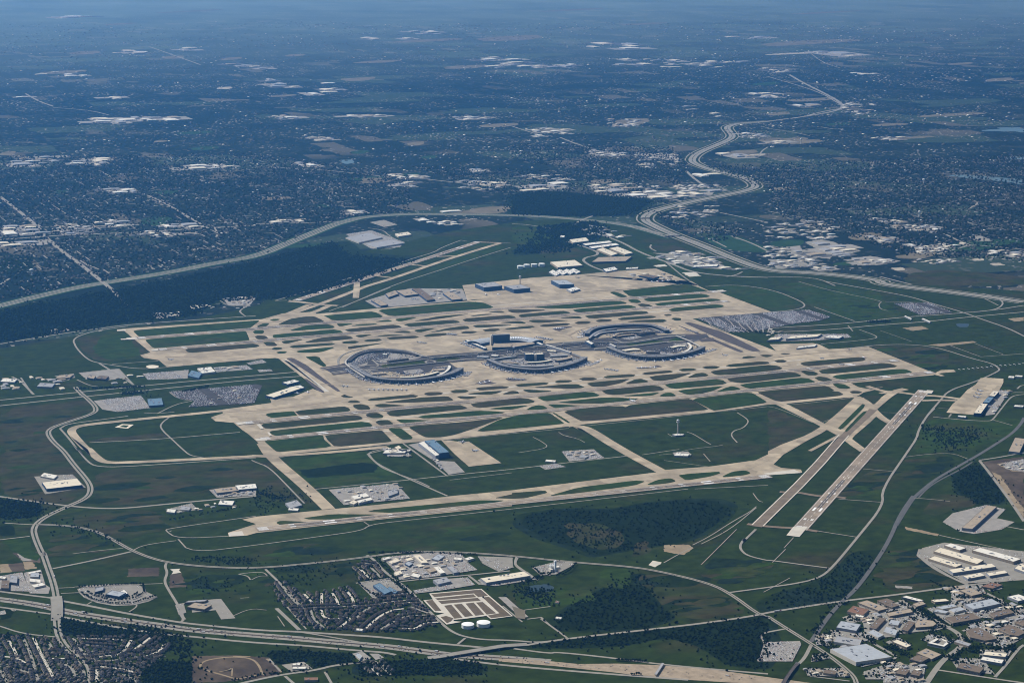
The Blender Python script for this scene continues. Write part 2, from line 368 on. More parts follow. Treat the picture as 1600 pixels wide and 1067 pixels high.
for s, m in (('a0,790 540,735 600,800 400,880 300,920 330,1000 400,1067 0,1067', 'grass_brown'), ('e0,0 260,0 420,180 300,255 0,215', 'grass_brown'),
             ('e430,100 900,75 1163,55 1163,160 940,190 700,255 430,265', 'grass_brown'), ('e340,290 700,275 760,370 560,420 330,350', 'grass_brown'),
             ('a480,340 880,320 940,440 870,480 600,500 500,420', 'grass_brown'), ('a500,1000 1000,940 1070,975 570,1005', 'grass_brown'),
             ('f100,60 500,10 520,40 660,130 270,180 210,170', 'grass_green'), ('f190,100 480,65 560,80 540,110 230,135', 'wood_floor'),
             ('f0,60 60,90 160,190 20,210 -60,150', 'grass_brown'), ('h440,110 560,100 510,200 330,220', 'grass_brown'), ('d950,860 1599,850 1599,960 1100,1067 900,1067', 'grass_green'),
             ('g560,580 700,570 900,620 1090,745 850,780 740,760 650,680', 'grass_brown'), ('g0,650 340,635 400,690 200,720 40,740', 'grass_green'), ('g400,550 540,545 530,640 390,630', 'grass_green'),
             ('t0,0 290,0 270,40 640,260 0,350', 'grass_brown'), ('d640,410 800,395 1080,420 1150,450 1030,555 770,470', 'grass_brown'), ('d0,800 60,800 380,940 60,1040 0,1060', 'grass_brown'),
             ('H370,545 830,495 930,500 930,540 690,690 600,690', 'grass_brown'), ('b30,780 220,880 240,920 0,960', 'grass_green'),
             ('u300,560 600,590 640,660 470,690 330,740 200,720', 'grass_brown'), ('u690,310 1016,270 1016,780 900,600', 'brown_earth'), ('u800,330 940,310 1016,300 1016,390 930,390', 'tan_earth'),
             ('u760,390 830,420 960,620 1016,680 1016,760 880,580', 'tan_earth'), ('g230,340 400,340 510,390 490,450 390,465 250,400', 'grass_brown'), ('g560,430 620,420 640,470 540,500', 'grass_brown'),
             ('g690,440 800,438 825,455 780,485 690,470', 'tan_earth'), ('g620,530 640,510 680,518 650,540', 'pale_concrete'),
             ('p0,110 70,105 100,170 0,180', 'tan_earth'), ('p185,90 260,85 295,145 200,150', 'tan_earth'), ('p60,110 185,95 200,165 100,170', 'brown_earth'),
             ('p100,20 310,10 330,100 180,80', 'brown_earth'), ('p140,25 250,15 265,75 180,85', 'lot'),
             ('p1035,145 1285,135 1275,205 1025,212', 'brown_earth'), ('p1370,195 1460,180 1500,290 1360,300', 'brown_earth'), ('p1370,150 1450,145 1460,175 1380,190', 'pale_concrete'),
             ('q0,850 340,840 620,860 720,960 650,1020 200,1060 0,1060', 'brown_earth'), ('u70,825 340,885 330,900 80,850', 'tan_earth'), ('t95,280 240,290 230,310 100,300', 'lot'),
             ('p0,480 60,465 120,490 90,540 0,560', 'wood_floor'), ('d1000,395 1280,372 1310,380 1080,405', 'tan_earth'), ('d840,290 960,278 1005,295 900,308', 'tan_earth'),
             ('d1500,232 1599,222 1599,245 1540,250', 'tan_earth'), ('d800,150 1000,130 1320,190 1180,170', 'grass_brown'), ('d200,0 700,60 720,125 860,215 540,245 270,160 250,130 150,60 0,45', 'grass_green'), ('D770,205 950,192 1150,205 1350,245 1580,350 1440,398 1310,405', 'grass_green'), ('k680,790 870,860 1100,960 1180,1010 1100,1020 900,940 760,860', 'grass_green'), ('j1050,1000 1300,790 1500,800 1560,830 1100,985', 'grass_green'), ('k0,690 240,715 260,800 100,820 0,790', 'grass_green'), ('k1180,760 1400,750 1599,830 1599,860 1400,850 1300,830', 'field_green'), ('e0,420 130,408 190,520 60,470', 'grass_green'), ('A30,250 200,270 330,440 300,470 60,500 -100,420', 'grass_green'),
             ('l760,955 840,950 860,968 800,972', 'field_pale'), ('l1270,900 1330,893 1355,908 1290,910', 'field_pale'), ('l1380,930 1450,922 1490,938 1410,942', 'field_pale'),
             ('l850,1067 870,990 1080,965 1300,980 1599,1010 1599,1067', 'grass_brown'), ('k150,840 350,820 500,860 400,890 200,900', 'grass_brown'),
             ('k820,820 1000,810 1130,850 900,850', 'grass_brown'), ('k1060,985 1140,980 1185,1005 1110,1010', 'pale_concrete'), ('k880,940 960,932 970,945 900,948', 'pale_concrete'),
             ('A705,50 745,40 880,32 905,45 745,68', 'pale_concrete'), ('A400,110 440,100 610,98 660,110 640,130 460,150', 'lot'), ('a295,300 420,290 435,305 320,325', 'lot'),
             ('a490,570 690,548 740,545 790,600 680,615 540,610', 'lot'), ('a340,590 460,575 470,600 400,610', 'lot'), ('a1390,105 1560,90 1599,100 1560,150 1430,150', 'lot'),
             ('i0,900 200,880 210,960 0,990', 'wood_floor')):
    patch('field' if 'grass' in m or 'field' in m else ('wood' if 'wood' in m else 'bare_ground'), s, m, 1 if 'grass' in m or 'field' in m else 0, 0, 14. if 'grass' in m else (3. if 'earth' in m or 'lot' in m else 7.))
for s, w in (('q330,1025 250,1000 120,965 55,935 90,890 180,868 330,852 480,865 540,920 570,1000', 9), ('q330,1025 400,1030 520,1000', 7), ('q320,1010 325,940 300,960 220,975', 6), ('q330,850 470,852', 7), ('q600,870 680,930 720,980', 8)): strip('dirt_track', s, w, 'tan_earth')
MEADOW = ['e430,100 1163,55 1163,160 700,255 430,265', 'e200,280 700,275 760,370 600,440 340,340', 'e240,380 560,430 420,510 250,530', 'f100,450 500,390 1163,290 g400,240 0,290 f1163,460 800,455 500,480 100,530', 'e0,0 260,0 400,180 300,240 0,200', 'h440,110 560,100 510,200 330,220', 'u70,280 440,250 430,350 180,540 0,560', 'g570,590 720,580 900,630 1080,745 850,780 650,680', 'd640,420 1080,430 1140,460 1020,550 780,480', 'a0,800 540,745 590,800 300,920 330,1060 0,1060', 'q0,150 560,160 720,300 640,330 0,380', 'h550,460 700,480 870,600 500,650', 'g880,480 1030,480 1163,540 1000,640', 'f0,560 500,510 560,600 200,620 80,620', 'd300,20 700,130 900,210 560,230']
for s in MEADOW:
    P4 = gp(s); xs = [p[0] for p in P4]; ys = [p[1] for p in P4]; n_ = 0
    for _ in range(60):
        x, y = random.uniform(min(xs), max(xs)), random.uniform(min(ys), max(ys)); r_ = random.uniform(14, 70)
        ins_ = False
        for i in range(len(P4)):
            a, b = P4[i], P4[(i+1) % len(P4)]
            if (a[1] > y) != (b[1] > y) and x < (b[0]-a[0])*(y-a[1])/(b[1]-a[1])+a[0]: ins_ = not ins_
        if not ins_: continue
        n_ += 1
        if n_ > 9: break
        patch('scrub', [(x+math.cos(k*.785)*r_*random.uniform(.4, 1.2), y+math.sin(k*.785)*r_*random.uniform(.8, 2.6)) for k in range(8)], random.choice(('scrub', 'scrub', 'grass_brown', 'grass_green')), 1, 0, 7.)
patch('pond', 'g90,630 150,615 195,630 180,648 110,652', 'water', 2)
patch('pond', 'r1320,345 1450,325 1546,335 1546,385 1400,390', 'water', 2)
patch('pond', 'j300,938 400,932 405,948 310,952', 'water', 1)
patch('pond', 'd1170,262 1260,262 1250,285 1190,285', 'water', 1)
for s in ('l1110,376 1250,372 1400,385 1500,395 1599,400 1599,440 1500,418 1350,405 1200,390', 'l1415,80 1500,76 1599,88 1599,112 1530,100', 'l1480,265 1599,255 1599,280 1500,278',
          'j510,282 600,278 620,298 560,308', '@1520,205 @1600,198 @1600,206'):
    patch('lake', s, 'lake_water', 2, 0, 18.)
# far fields and clearings: cx, cy, half width, half height in photo pixels
for cx, cy, w, h, m in ((258, 301, 22, 3.5, 'field_green'), (575, 279, 30, 3, 'field_green'), (640, 273, 20, 2.5, 'field_green'), (85, 212, 0, 0, ''), (12, 240, 14, 4, 'field_tan'), (95, 300, 14, 3, 'field_green'),
                        (160, 250, 25, 4, 'field_tan'), (318, 232, 28, 4, 'field_green'), (240, 345, 28, 8, 'field_green'), (220, 366, 30, 3, 'field_tan'), (560, 238, 15, 3, 'field_green'),
                        (650, 225, 16, 4, 'field_tan'), (670, 246, 14, 3, 'field_green'), (505, 322, 12, 3, 'field_green'), (580, 281, 20, 3, 'field_tan'), (500, 218, 14, 2.5, 'field_pale'), (480, 384, 40, 4, 'field_green'),
                        (940, 284, 22, 4, 'field_tan'), (990, 190, 30, 5, 'field_tan'), (1010, 257, 14, 2, 'field_pale'), (1160, 238, 26, 4, 'field_tan'), (1225, 219, 40, 4, 'field_tan'), (1310, 194, 20, 2, 'field_green'),
                        (1250, 420, 0, 0, ''), (1350, 370, 30, 6, 'field_tan'), (1320, 412, 22, 3, 'field_green'), (1540, 380, 60, 6, 'field_green'), (1520, 388, 40, 5, 'field_green'), (1230, 380, 30, 6, 'field_green'),
                        (1430, 400, 40, 5, 'field_tan'), (800, 60, 60, 4, 'field_tan'), (730, 105, 40, 3, 'field_tan'), (670, 64, 60, 2.5, 'field_tan'), (1260, 67, 90, 4, 'field_tan'), (1240, 84, 50, 1.5, 'field_pale'),
                        (1195, 131, 25, 2.5, 'field_green'), (1270, 156, 45, 3, 'field_tan'), (1215, 178, 18, 3, 'field_tan'), (1500, 100, 24, 2, 'field_tan'), (1560, 125, 26, 3, 'field_tan'), (1480, 180, 60, 2.5, 'field_tan'),
                        (100, 113, 40, 2.5, 'field_tan'), (350, 138, 14, 2, 'field_pale'), (270, 90, 20, 2.5, 'field_tan'), (130, 83, 30, 3, 'field_tan'), (360, 92, 20, 2.5, 'field_tan'), (460, 87, 20, 2, 'field_tan'),
                        (560, 124, 30, 3, 'field_tan'), (100, 28, 20, 1.2, 'field_pale'), (190, 38, 30, 1.3, 'field_tan'), (440, 150, 25, 2, 'field_tan'), (590, 97, 40, 2, 'field_tan'), (890, 16, 60, 1.2, 'field_tan'),
                        (1000, 38, 40, 1.5, 'field_tan'), (1290, 20, 60, 1.2, 'field_tan'), (300, 18, 60, 1.2, 'field_tan'), (1390, 195, 30, 2.5, 'field_tan'), (1250, 222, 36, 4, 'field_tan'), (1220, 295, 22, 3, 'field_tan'),
                        (780, 196, 30, 3, 'field_tan'), (860, 205, 26, 3, 'field_tan'), (1430, 215, 34, 2, 'field_tan'), (745, 332, 50, 5, 'field_tan'), (770, 326, 40, 3, 'field_tan'), (770, 287, 26, 4, 'field_pale'),
                        (590, 284, 30, 3, 'field_tan'), (300, 208, 30, 2.5, 'field_green'), (250, 221, 12, 2, 'field_tan'), (430, 310, 30, 3, 'field_tan'), (1180, 243, 18, 2.5, 'field_pale'), (600, 168, 0, 0, '')):
    if not m: continue
    k = [(-1, -.5), (-.3, -1), (.8, -.8), (1, .3), (.4, 1), (-.7, .7)]
    pts = [unp((cx+a*w*random.uniform(.75, 1.15)+b*h*-.8, cy+b*h*random.uniform(.75, 1.15)-a*w*.05)) for a, b in k]
    patch('field', pts, m, 1, 0, 16.)
for s in ('l230,795 330,776 400,790 580,850 480,872 330,850', 'l250,845 420,868 390,900 240,880', 'l140,822 200,815 235,888 150,880', 'l520,892 640,880 830,912 700,935 560,940', 'l0,900 200,905 260,940 60,965', 'l650,765 800,760 820,795 700,800', 'l850,700 1080,705 1060,725 880,722', 'k880,860 1060,870 1250,905 1100,915', 'k1000,915 1300,930 1400,965 1150,955', 'k500,455 700,440 750,465 580,485', 'k780,490 1000,500 1270,480 1250,500 900,520', 'i0,705 220,695 260,735 0,755', 'i0,805 260,795 280,812 0,822', 'i440,690 560,690 580,720 480,730', 'i1030,690 1230,680 1240,695 1040,702', 'l1250,760 1330,750 1400,785 1310,790', 'l880,820 1100,805 1220,815 1000,850', 'k450,225 640,230 630,260 520,255', 'k800,240 1040,245 1040,290 880,270', 'k1200,590 1290,595 1270,612 1190,608'):
    patch('car_park', s, random.choice(('lot', 'far_road', 'lot')), 0, 0, 9.)
# ================================================================== HIGHWAYS AND ROADS
HW = []
def hw(s, w, m='road', name='road', off=0., sm=2): strip(name, s, w, m, sm, off)
sh = '@-40,487 @0,478 @60,463 @125,448 @190,438 @275,424 @337,411 @400,401 j200,800 400,720 500,680 560,665 620,648 700,635 900,620 1100,618 1599,625 k300,640 700,680 900,735 1000,765'
patch_w = strip('road_verge', sh, 150, 'field_green', 2)
for o in (-38, -14, 14, 40): hw(sh, 15, 'far_road', 'highway', o)
bend = 'd1599,128 1300,85 1000,50 700,15 l700,1030 300,985 0,975 k1400,905 1200,820 1000,745 880,690 820,655 850,610 1000,570 1100,545 1300,505 1480,470 1535,440 1450,390 1250,345 1150,310 1115,280 1160,235 1300,180 1385,140 1360,105 1335,75 1400,55 1480,48 1599,40'
strip('road_verge', bend, 190, 'grass_mixed', 2)
for o, w in ((-74, 14), (-23, 36), (19, 36), (70, 14)): hw(bend, w, 'far_road', 'highway', o)
strip('highway', '@1200,190 @1256,183 @1313,173 @1318,163 @1290,147 @1255,130 @1233,117', 44, 'far_road', 2)
strip('highway', 'k1599,40 o570,550 640,528 745,510', 36, 'far_road', 1)
for s, w, *mm in (('k700,690 800,700 900,735 1000,755', 20), ('k720,695 860,720 960,760', 16), ('k1060,540 1000,525 900,520', 30), ('k1090,350 1130,390 1200,440', 30), ('k370,700 390,680 450,650 520,625', 22),
             ('k370,700 500,730 680,790 800,860 1000,930 1130,985 1400,1010 1599,1015', 26), ('k340,790 480,830 560,870 430,895 480,940 620,990', 22), ('k0,680 100,685 250,710', 14), ('k870,810 860,830 900,850', 14),
             ('l0,1010 300,1015 420,1067', 14), ('l0,600 200,640 420,650', 16), ('k1300,610 1450,640 1599,670', 20), ('k1230,770 1340,825', 16), ('k1370,755 1500,800 1599,850', 20), ('l1050,870 1200,830 1260,810 1400,820 1599,840', 22),
             ('l1100,740 1200,790 1260,810', 22), ('k1440,980 1400,1000 1340,1010', 14),
             # left suburbs
             ('i0,510 80,570 130,610 230,690 300,780 400,860 500,930 600,1010 670,1065 740,1130', 34), ('i0,780 200,765 400,750 700,740 1000,725 1300,705 1599,690', 34), ('i920,500 1050,560 1150,620 1270,690', 24),
             ('j0,680 300,675 520,665', 26), ('j0,325 300,335 600,360 800,385 1000,395 1200,415 1400,440 k0,440', 26), ('i620,345 720,400 800,430', 18), ('m120,440 180,475 250,500', 30), ('m250,505 420,518 510,540', 22),
             ('m700,220 800,255 940,305', 30), ('i1340,700 1360,740 1350,770', 16), ('k0,70 120,110 200,130', 22), ('k300,140 400,180 520,215', 26), ('k1540,260 1560,225 1599,200', 18), ('l700,1010 900,1060', 20),
             ('l660,290 640,340', 20), ('l1220,520 1330,545 1245,590', 20), ('l0,85 150,105 260,130', 18), ('l330,75 420,90 470,85', 22), ('m0,70 300,60 1000,85', 18), ('n0,370 200,375', 24), ('i0,1060 60,1020', 18),
             ('i480,900 560,940 620,965', 14), ('a640,0 700,60 820,160', 20), ('o400,360 640,430 740,490', 24), ('o600,250 660,295 740,320', 20)):
    hw(s, w, *mm)
# --- foreground freeway
up = 'p-60,385 200,418 410,457 520,490 900,548 1300,603 1546,640 q400,672 800,703 1200,740 1546,770 r300,832 560,868 760,893 940,902 1250,922 1546,945'
sheet('highway_median', [ccw(offset_line(smooth(gp(up), 2, False), 26)+offset_line(smooth(gp(up), 2, False), -26)[::-1])], 'brown_earth')
for o in (-15.5, 15.5): hw(up, 20, 'road', 'highway', o)
patch('toll_plaza_pavement', 'g-60,955 100,960 300,980 480,978 660,985 900,1003 1163,1040 h300,1080 h0,1090 g1163,1075 800,1052 640,1043 480,1020 200,990 -60,968', 'apron_stain')
for s, w, *mm in (('p500,405 720,445 1040,510 1450,578 1546,590 q500,640 850,652 1200,675 1546,697 r500,785 1010,832', 17), ('p-60,318 0,330 420,382', 15), ('p510,535 900,610 1250,665 1546,692 q500,742 900,762 1300,802 1546,818 r300,890', 16),
             ('p-60,448 0,455 110,470 410,510', 14), ('q850,652 1100,692 1350,737', 10), ('r770,922 1100,967 1546,1007 g500,1030 800,1052', 16), ('r1250,840 1546,880 g200,925 480,955 700,985 1163,1025', 13),
             
              ('e-40,214 0,220 280,260 440,274 560,274 730,257 950,236 1163,218', 17),
             
             ('e240,547 420,511 595,470', 13), ('e-20,418 135,400', 9), ('e20,340 150,347', 9), ('e600,467 650,440 800,420', 6), ('e330,480 450,465 560,455', 5),
             ('a75,595 130,620 210,705', 14), ('a470,660 510,710', 20), ('a620,510 700,560 800,620 835,645', 14), ('a480,612 560,650 610,655', 8),
             ('g-20,907 0,905 250,865 600,827 900,792 1110,760 s100,500 400,452 700,407 1134,357 t280,332 620,287 1134,227', 16),
             ('t140,400 300,500 500,610 600,660 648,730 610,790 520,850 440,930 340,1080', 22), ('t440,962 1010,1050 1134,1067', 12), ('t1134,760 1090,790 990,920 900,1020', 12), ('t660,265 700,290 850,350 990,430 1134,495', 15),
             ('t300,20 270,40 330,80 540,215 680,270', 12), ('h690,460 680,490 760,555 900,620', 12), ('t0,700 140,660 420,640', 12), ('t420,640 540,610', 10), ('t640,650 760,600 900,560 1134,560', 12), ('t760,600 700,480 560,380', 10),
             ('s235,630 20,670 90,740 40,860', 11), ('s450,760 400,860 350,910', 14), ('s600,850 480,770', 10), ('s440,1010 760,1050', 8), ('s860,660 900,720 1134,850', 14), ('s870,1000 1050,930 1134,860', 10),
             ('u0,820 60,720 130,610 180,560 300,460 450,372 640,267 800,167 930,82 1000,0 Z1494,880', 18, 'grey_road'), ('u180,595 240,530 330,465 520,370 605,315', 9, 'grey_road'), ('h195,880 270,770 330,702 400,642 480,532 550,422 600,302 660,217', 18, 'grey_road'),
             ('s210,1090 270,1000 345,900', 16, 'grey_road'), ('u660,300 800,280 1016,240', 12), ('u665,305 760,425 900,612 1016,785', 15), ('u830,815 1016,850', 9), ('u140,600 300,612 430,628', 6), ('u70,275 220,255 440,240 570,290', 5),
             ('u345,893 600,950 950,1025 1016,1040', 7), ('Z-20,866 300,900 600,925 900,935 970,920 1100,750 1250,560 1330,510 1494,490', 9), ('Z240,870 280,820', 9), ('Z980,920 1300,1010', 6), ('Z1090,460 1494,460', 10), ('Z1380,400 1430,350 1494,340', 10),
             # perimeter road right
             ('d520,416 700,396 870,393 1020,406 1150,441 1270,481 1400,512 1448,545 1440,562 1300,626 1130,680 1080,740 990,842 940,930 930,980 870,1067 h515,190 525,260 410,402 290,547 230,592 120,617 0,633 g990,656', 12),
             ('d1140,400 1330,470', 6), ('d1330,470 1599,450', 6), ('d1290,385 1470,455', 5),
             ('h-20,507 280,547', 7), ('h180,370 410,406', 7), ('h320,232 520,247', 6), ('h430,95 570,107', 5), ('Y170,695 0,860', 9), ('h20,520 80,460', 4), ('h-20,655 100,590', 4), ('g860,435 990,370 1110,270', 5),
             ('D760,202 950,188 1150,200 1350,240 1500,300 1590,345 1575,380 1450,402 1300,413', 11), ('D640,165 560,110 430,0', 12),
             ('d-10,293 500,262 800,226 1100,206 1400,181 1599,150', 15), ('d-10,318 400,300 700,270 1000,250 1200,226 1599,190', 15), ('d360,0 700,60 900,97 1050,146 1200,186 1350,241 1500,291 1620,352', 15),
             ('d190,0 400,60 720,122 690,140 700,172 750,182', 7), ('d730,126 990,131 1140,195', 7), ('d290,160 540,247', 9), ('d1350,105 1440,150', 9), ('d1340,75 1440,105 1475,135 1440,170 1350,188 1200,195', 12),
             ('d570,300 690,342 660,360 330,390', 8), ('d500,275 530,310', 8), ('d700,305 900,375', 4),
             # parkway left and service roads
             ('a-40,745 0,740 500,690 900,650 1200,621 1599,586 v70,290', 15), ('a-40,780 0,775 500,721 900,680 1250,645 1599,610 v130,335', 15),
             ('a0,390 350,330 600,296 800,269 1200,241 1599,214', 15), ('a460,376 462,362 490,340 600,306 800,280', 11), ('a460,376 480,420 550,490 620,510 730,526 850,545 1000,541 1340,505 1599,488', 11), ('a700,516 990,496', 7),
             ('a375,918 420,890 560,872 800,840', 11), ('a375,918 440,990 490,1060 e350,0 400,65 440,84 560,86 1163,44', 11), ('a1080,832 1000,890 1010,926 1080,990 1165,1070 e870,35 930,45', 9), ('a560,1006 1000,985 1500,941', 9),
             ('a980,825 1100,765 1200,745', 8), ('a900,820 980,825 1090,815', 8), ('a1060,690 1110,730 1200,745', 8), ('a200,700 130,600', 10), ('a740,545 830,640', 10), ('a400,580 450,610 380,625', 8), ('a1400,150 1560,140 1530,160 1495,185 1530,215', 8),
             ('f510,25 540,65 620,106 700,142 870,217', 11), ('f515,25 580,8 640,0', 9), ('f640,-40 700,0 870,127', 9), ('f270,186 640,150 900,121 1163,96 g300,60 530,35', 9), ('f-20,55 0,65 60,86 160,190 220,251', 8), ('f880,145 1163,112', 5),
             ('e1163,309 760,366 752,376 805,411 1040,400', 7), ('e810,414 865,476 1163,441 f300,400 480,375 515,350 600,337 1163,277 g400,231 800,186', 7), ('g830,186 1163,169', 6), ('g690,55 900,85', 4), ('g590,30 760,5', 6), ('g870,25 900,60', 5),
             ('e780,375 770,380', 5), ('f490,335 515,352', 5),
             ('r-20,312 240,275', 10), ('r70,90 130,130 200,215 330,310 430,390 530,500 680,650 760,710 850,745 1000,770 1250,775 1420,792 1546,782 g250,865', 13), ('r800,806 860,757', 10),
             ('r340,302 560,277 880,252 1220,216', 11), ('r890,257 980,327', 11), ('r1280,110 1255,160 1300,205 1450,292', 11), ('r1240,110 1225,150 1245,190', 7), ('g20,495 10,525 50,555 120,600', 8), ('g130,775 250,862', 9),
             ('r1160,495 1320,625', 7), ('r1330,530 1546,500', 6), ('r1360,605 1480,590', 8), ('r1470,590 1546,660', 9),
             ('q590,150 720,272 890,465', 11), ('q700,382 800,490 920,632', 6), ('q680,465 770,550 865,640', 16), ('q690,530 745,610', 4), ('q340,1080 700,1000 1000,962 1150,920 1546,882 r0,950', 15), ('q1070,975 1130,1080', 10), ('q620,870 710,970', 8), ('q750,1010 830,1080', 12),
             ('q375,190 440,180 570,172 605,200', 6), ('q375,190 450,205 470,235', 6), ('q480,235 540,205 610,205', 4), ('q300,540 470,465 600,480', 4), ('q390,382 460,376', 4),
             ('p-40,600 0,606 180,667 440,692', 9), ('p600,292 1310,264', 6), ('p1340,100 1328,130 1350,180 1320,245 1360,322 1430,432 1485,552 1450,582', 11), ('p460,302 600,296', 6), ('p490,345 640,338', 6), ('p700,435 740,410', 6), ('p1040,492 1100,455 1100,430 1060,390', 6), ('p1440,432 1546,415', 9),
             ('p1430,450 1460,520 1485,555', 14), ('p90,470 110,490 130,475', 7),
             ('G1060,340 1210,428 1255,445', 9), ('G1450,450 1530,500 1545,530 1500,580 1420,600 1395,640 1450,700', 7), ('G1030,612 1080,625 1200,700 1230,715', 6), ('G10,640 130,670 180,700', 4), ('G870,625 910,650', 4),
             ('z0,955 300,930 540,850 1060,795 1186,765', 4), ('F1240,600 1320,640 1380,690 g30,20', 5), ('F1455,560 1500,590 1600,610', 5), ('E985,518 1025,540 1070,577', 5), ('F1375,402 1540,490', 5),
             ('G190,560 680,510 1250,448 H210,560', 6), ('H215,560 300,575 580,692', 5), ('F495,632 900,585 1540,528', 6), ('E590,668 900,625 1420,580 1540,560', 6), ('X90,335 140,300 260,275 240,250', 8), ('X100,340 200,440 300,500 600,600 740,667', 8), ('X460,215 560,290 920,555', 8),
             ('X0,270 230,245', 6), ('H345,550 640,522 900,490', 6), ('H980,502 1130,630', 5), ('H670,690 1050,555', 4), ('H1150,610 1340,615', 4), ('H1540,640 1600,580', 10), ('B450,192 540,160 640,125 960,-5', 9), ('j1590,828 1340,905 1100,985 860,1060 B560,160', 9),
             ('j1280,782 1150,832 1120,855 1000,890 640,1000 430,1067 B0,105', 10), ('j1590,800 1540,800', 10), ('j1280,782 1320,790', 8), ('B130,100 0,108', 8), ('j700,705 800,720 830,755 920,800 860,835 780,840', 11), ('A980,0 1060,45 1190,45 1230,35 1150,75 1140,95 1195,130', 8)):
    hw(s, w, *mm)
art = 'a470,660 510,705 540,725 605,790 590,825 400,885 320,915 295,945 330,1000 400,1060 e330,70 400,150 415,190 395,228 300,268 190,320 150,362 160,412 200,500 p340,0 380,120 430,260 455,380 460,480 455,570 470,680 520,770 640,880 700,960 695,1100'
strip('median_strip', art, 8, 'grass_mixed')
for o in (-8.5, 8.5): strip('arterial_road', art, 11, 'road', 2, o)
ringroad = 'e160,347 330,354 450,382 530,427 600,467 700,506 800,526 950,541 1163,548 f300,520 510,495 640,475 800,470 950,475 1163,490 g280,520 550,540 700,567 900,616 1000,667 1110,750 1163,770 s90,525 230,615 440,745 600,850 720,945 800,1020 820,1090'
strip('median_strip', ringroad, 4, 'grass_mixed')
for o in (-5.5, 5.5): strip('road', ringroad, 7.5, 'road', 2, o)
for s, w in (('Y168,697 60,800 0,860 g1062,405 1035,440 1040,465 1070,490 1163,512 h0,509 140,528 280,546', 11), ('g820,440 900,400 990,340 1080,290 1110,265', 5), ('g860,530 960,430 1020,370', 4), ('g690,520 760,480 820,450', 5), ('Y520,930 640,800', 4), ('g1095,205 1120,240 1140,245', 5), ('Z60,720 250,740', 4)):
    strip('perimeter_road', s, w, 'road', 2)
# ================================================================== AIRFIELD PAVEMENT
MEGA = ('E150,300 145,268 555,212 545,180 740,160 900,95 b430,700 290,600 140,482 A1440,478 1320,485 540,555 470,497 345,478 312,455 400,432 180,252 120,252 125,242 210,232 800,190 1330,155 '
        'B60,215 330,200 345,218 820,175 1130,148 1600,110 C250,155 1240,82 D0,236 410,203 600,177 620,160 790,240 870,250 1310,415 650,470 960,595 1110,650 H280,100 225,45 590,35 640,45 720,85 1050,65 1600,285 '
        'd1080,555 1160,552 1175,565 1060,575 1105,590 1080,593 1030,580 H1600,300 905,368 970,402 1100,425 1010,445 985,462 930,490 840,490 340,542 215,547 G1260,448 190,548 50,575 F1540,515 490,628 0,668 E590,648 495,638 495,605 430,530 360,470 315,440 240,378 90,365 50,335 70,325')
patch('concrete_apron', MEGA, 'concrete')
patch('concrete_apron', 'B1560,-20 C700,-30 k400,1000 600,980 900,960 1170,1067 D640,158 D410,200 D0,233 C1240,80 C350,150 C230,150 B1600,106', 'concrete')
patch('cargo_apron', 'B850,168 750,110 920,58 1120,5 1560,10 1600,100 1130,144', 'lot')
patch('concrete_apron', 'Z200,800 300,660 370,600 440,540 550,420 690,330 770,225 860,220 1150,235 1150,300 1080,430 1010,540 900,650 780,820 640,835', 'concrete')
patch('concrete_apron', 'X860,185 930,190 1070,205 1150,200 1490,425 1150,462 1000,330', 'concrete')
patch('car_park', 'X520,235 630,215 800,395 800,400 1000,410 1110,520 940,545 790,405', 'lot')
patch('concrete_apron', 'e1100,325 f0,312 290,283 560,257 900,217 1163,192 g400,142 660,110 690,100 900,84 1163,48 h0,15 60,-15 180,-60 h190,-40 70,30 25,75 60,90 150,98 155,112 h0,122 g1163,128 600,187 0,250 f1163,264 500,331 0,386 e1120,398 1040,402 1035,385 1163,345', 'concrete')
patch('concrete_apron', 'd355,900 548,735 600,735 665,790 690,830 640,880 545,960 500,1012 440,965 400,930', 'concrete')
patch('pale_blast_pad', 'e1037,385 1100,377 1110,398 1042,402', 'pale_concrete'); patch('pale_blast_pad', 'h-20,115 120,98 150,113 0,124', 'pale_concrete')
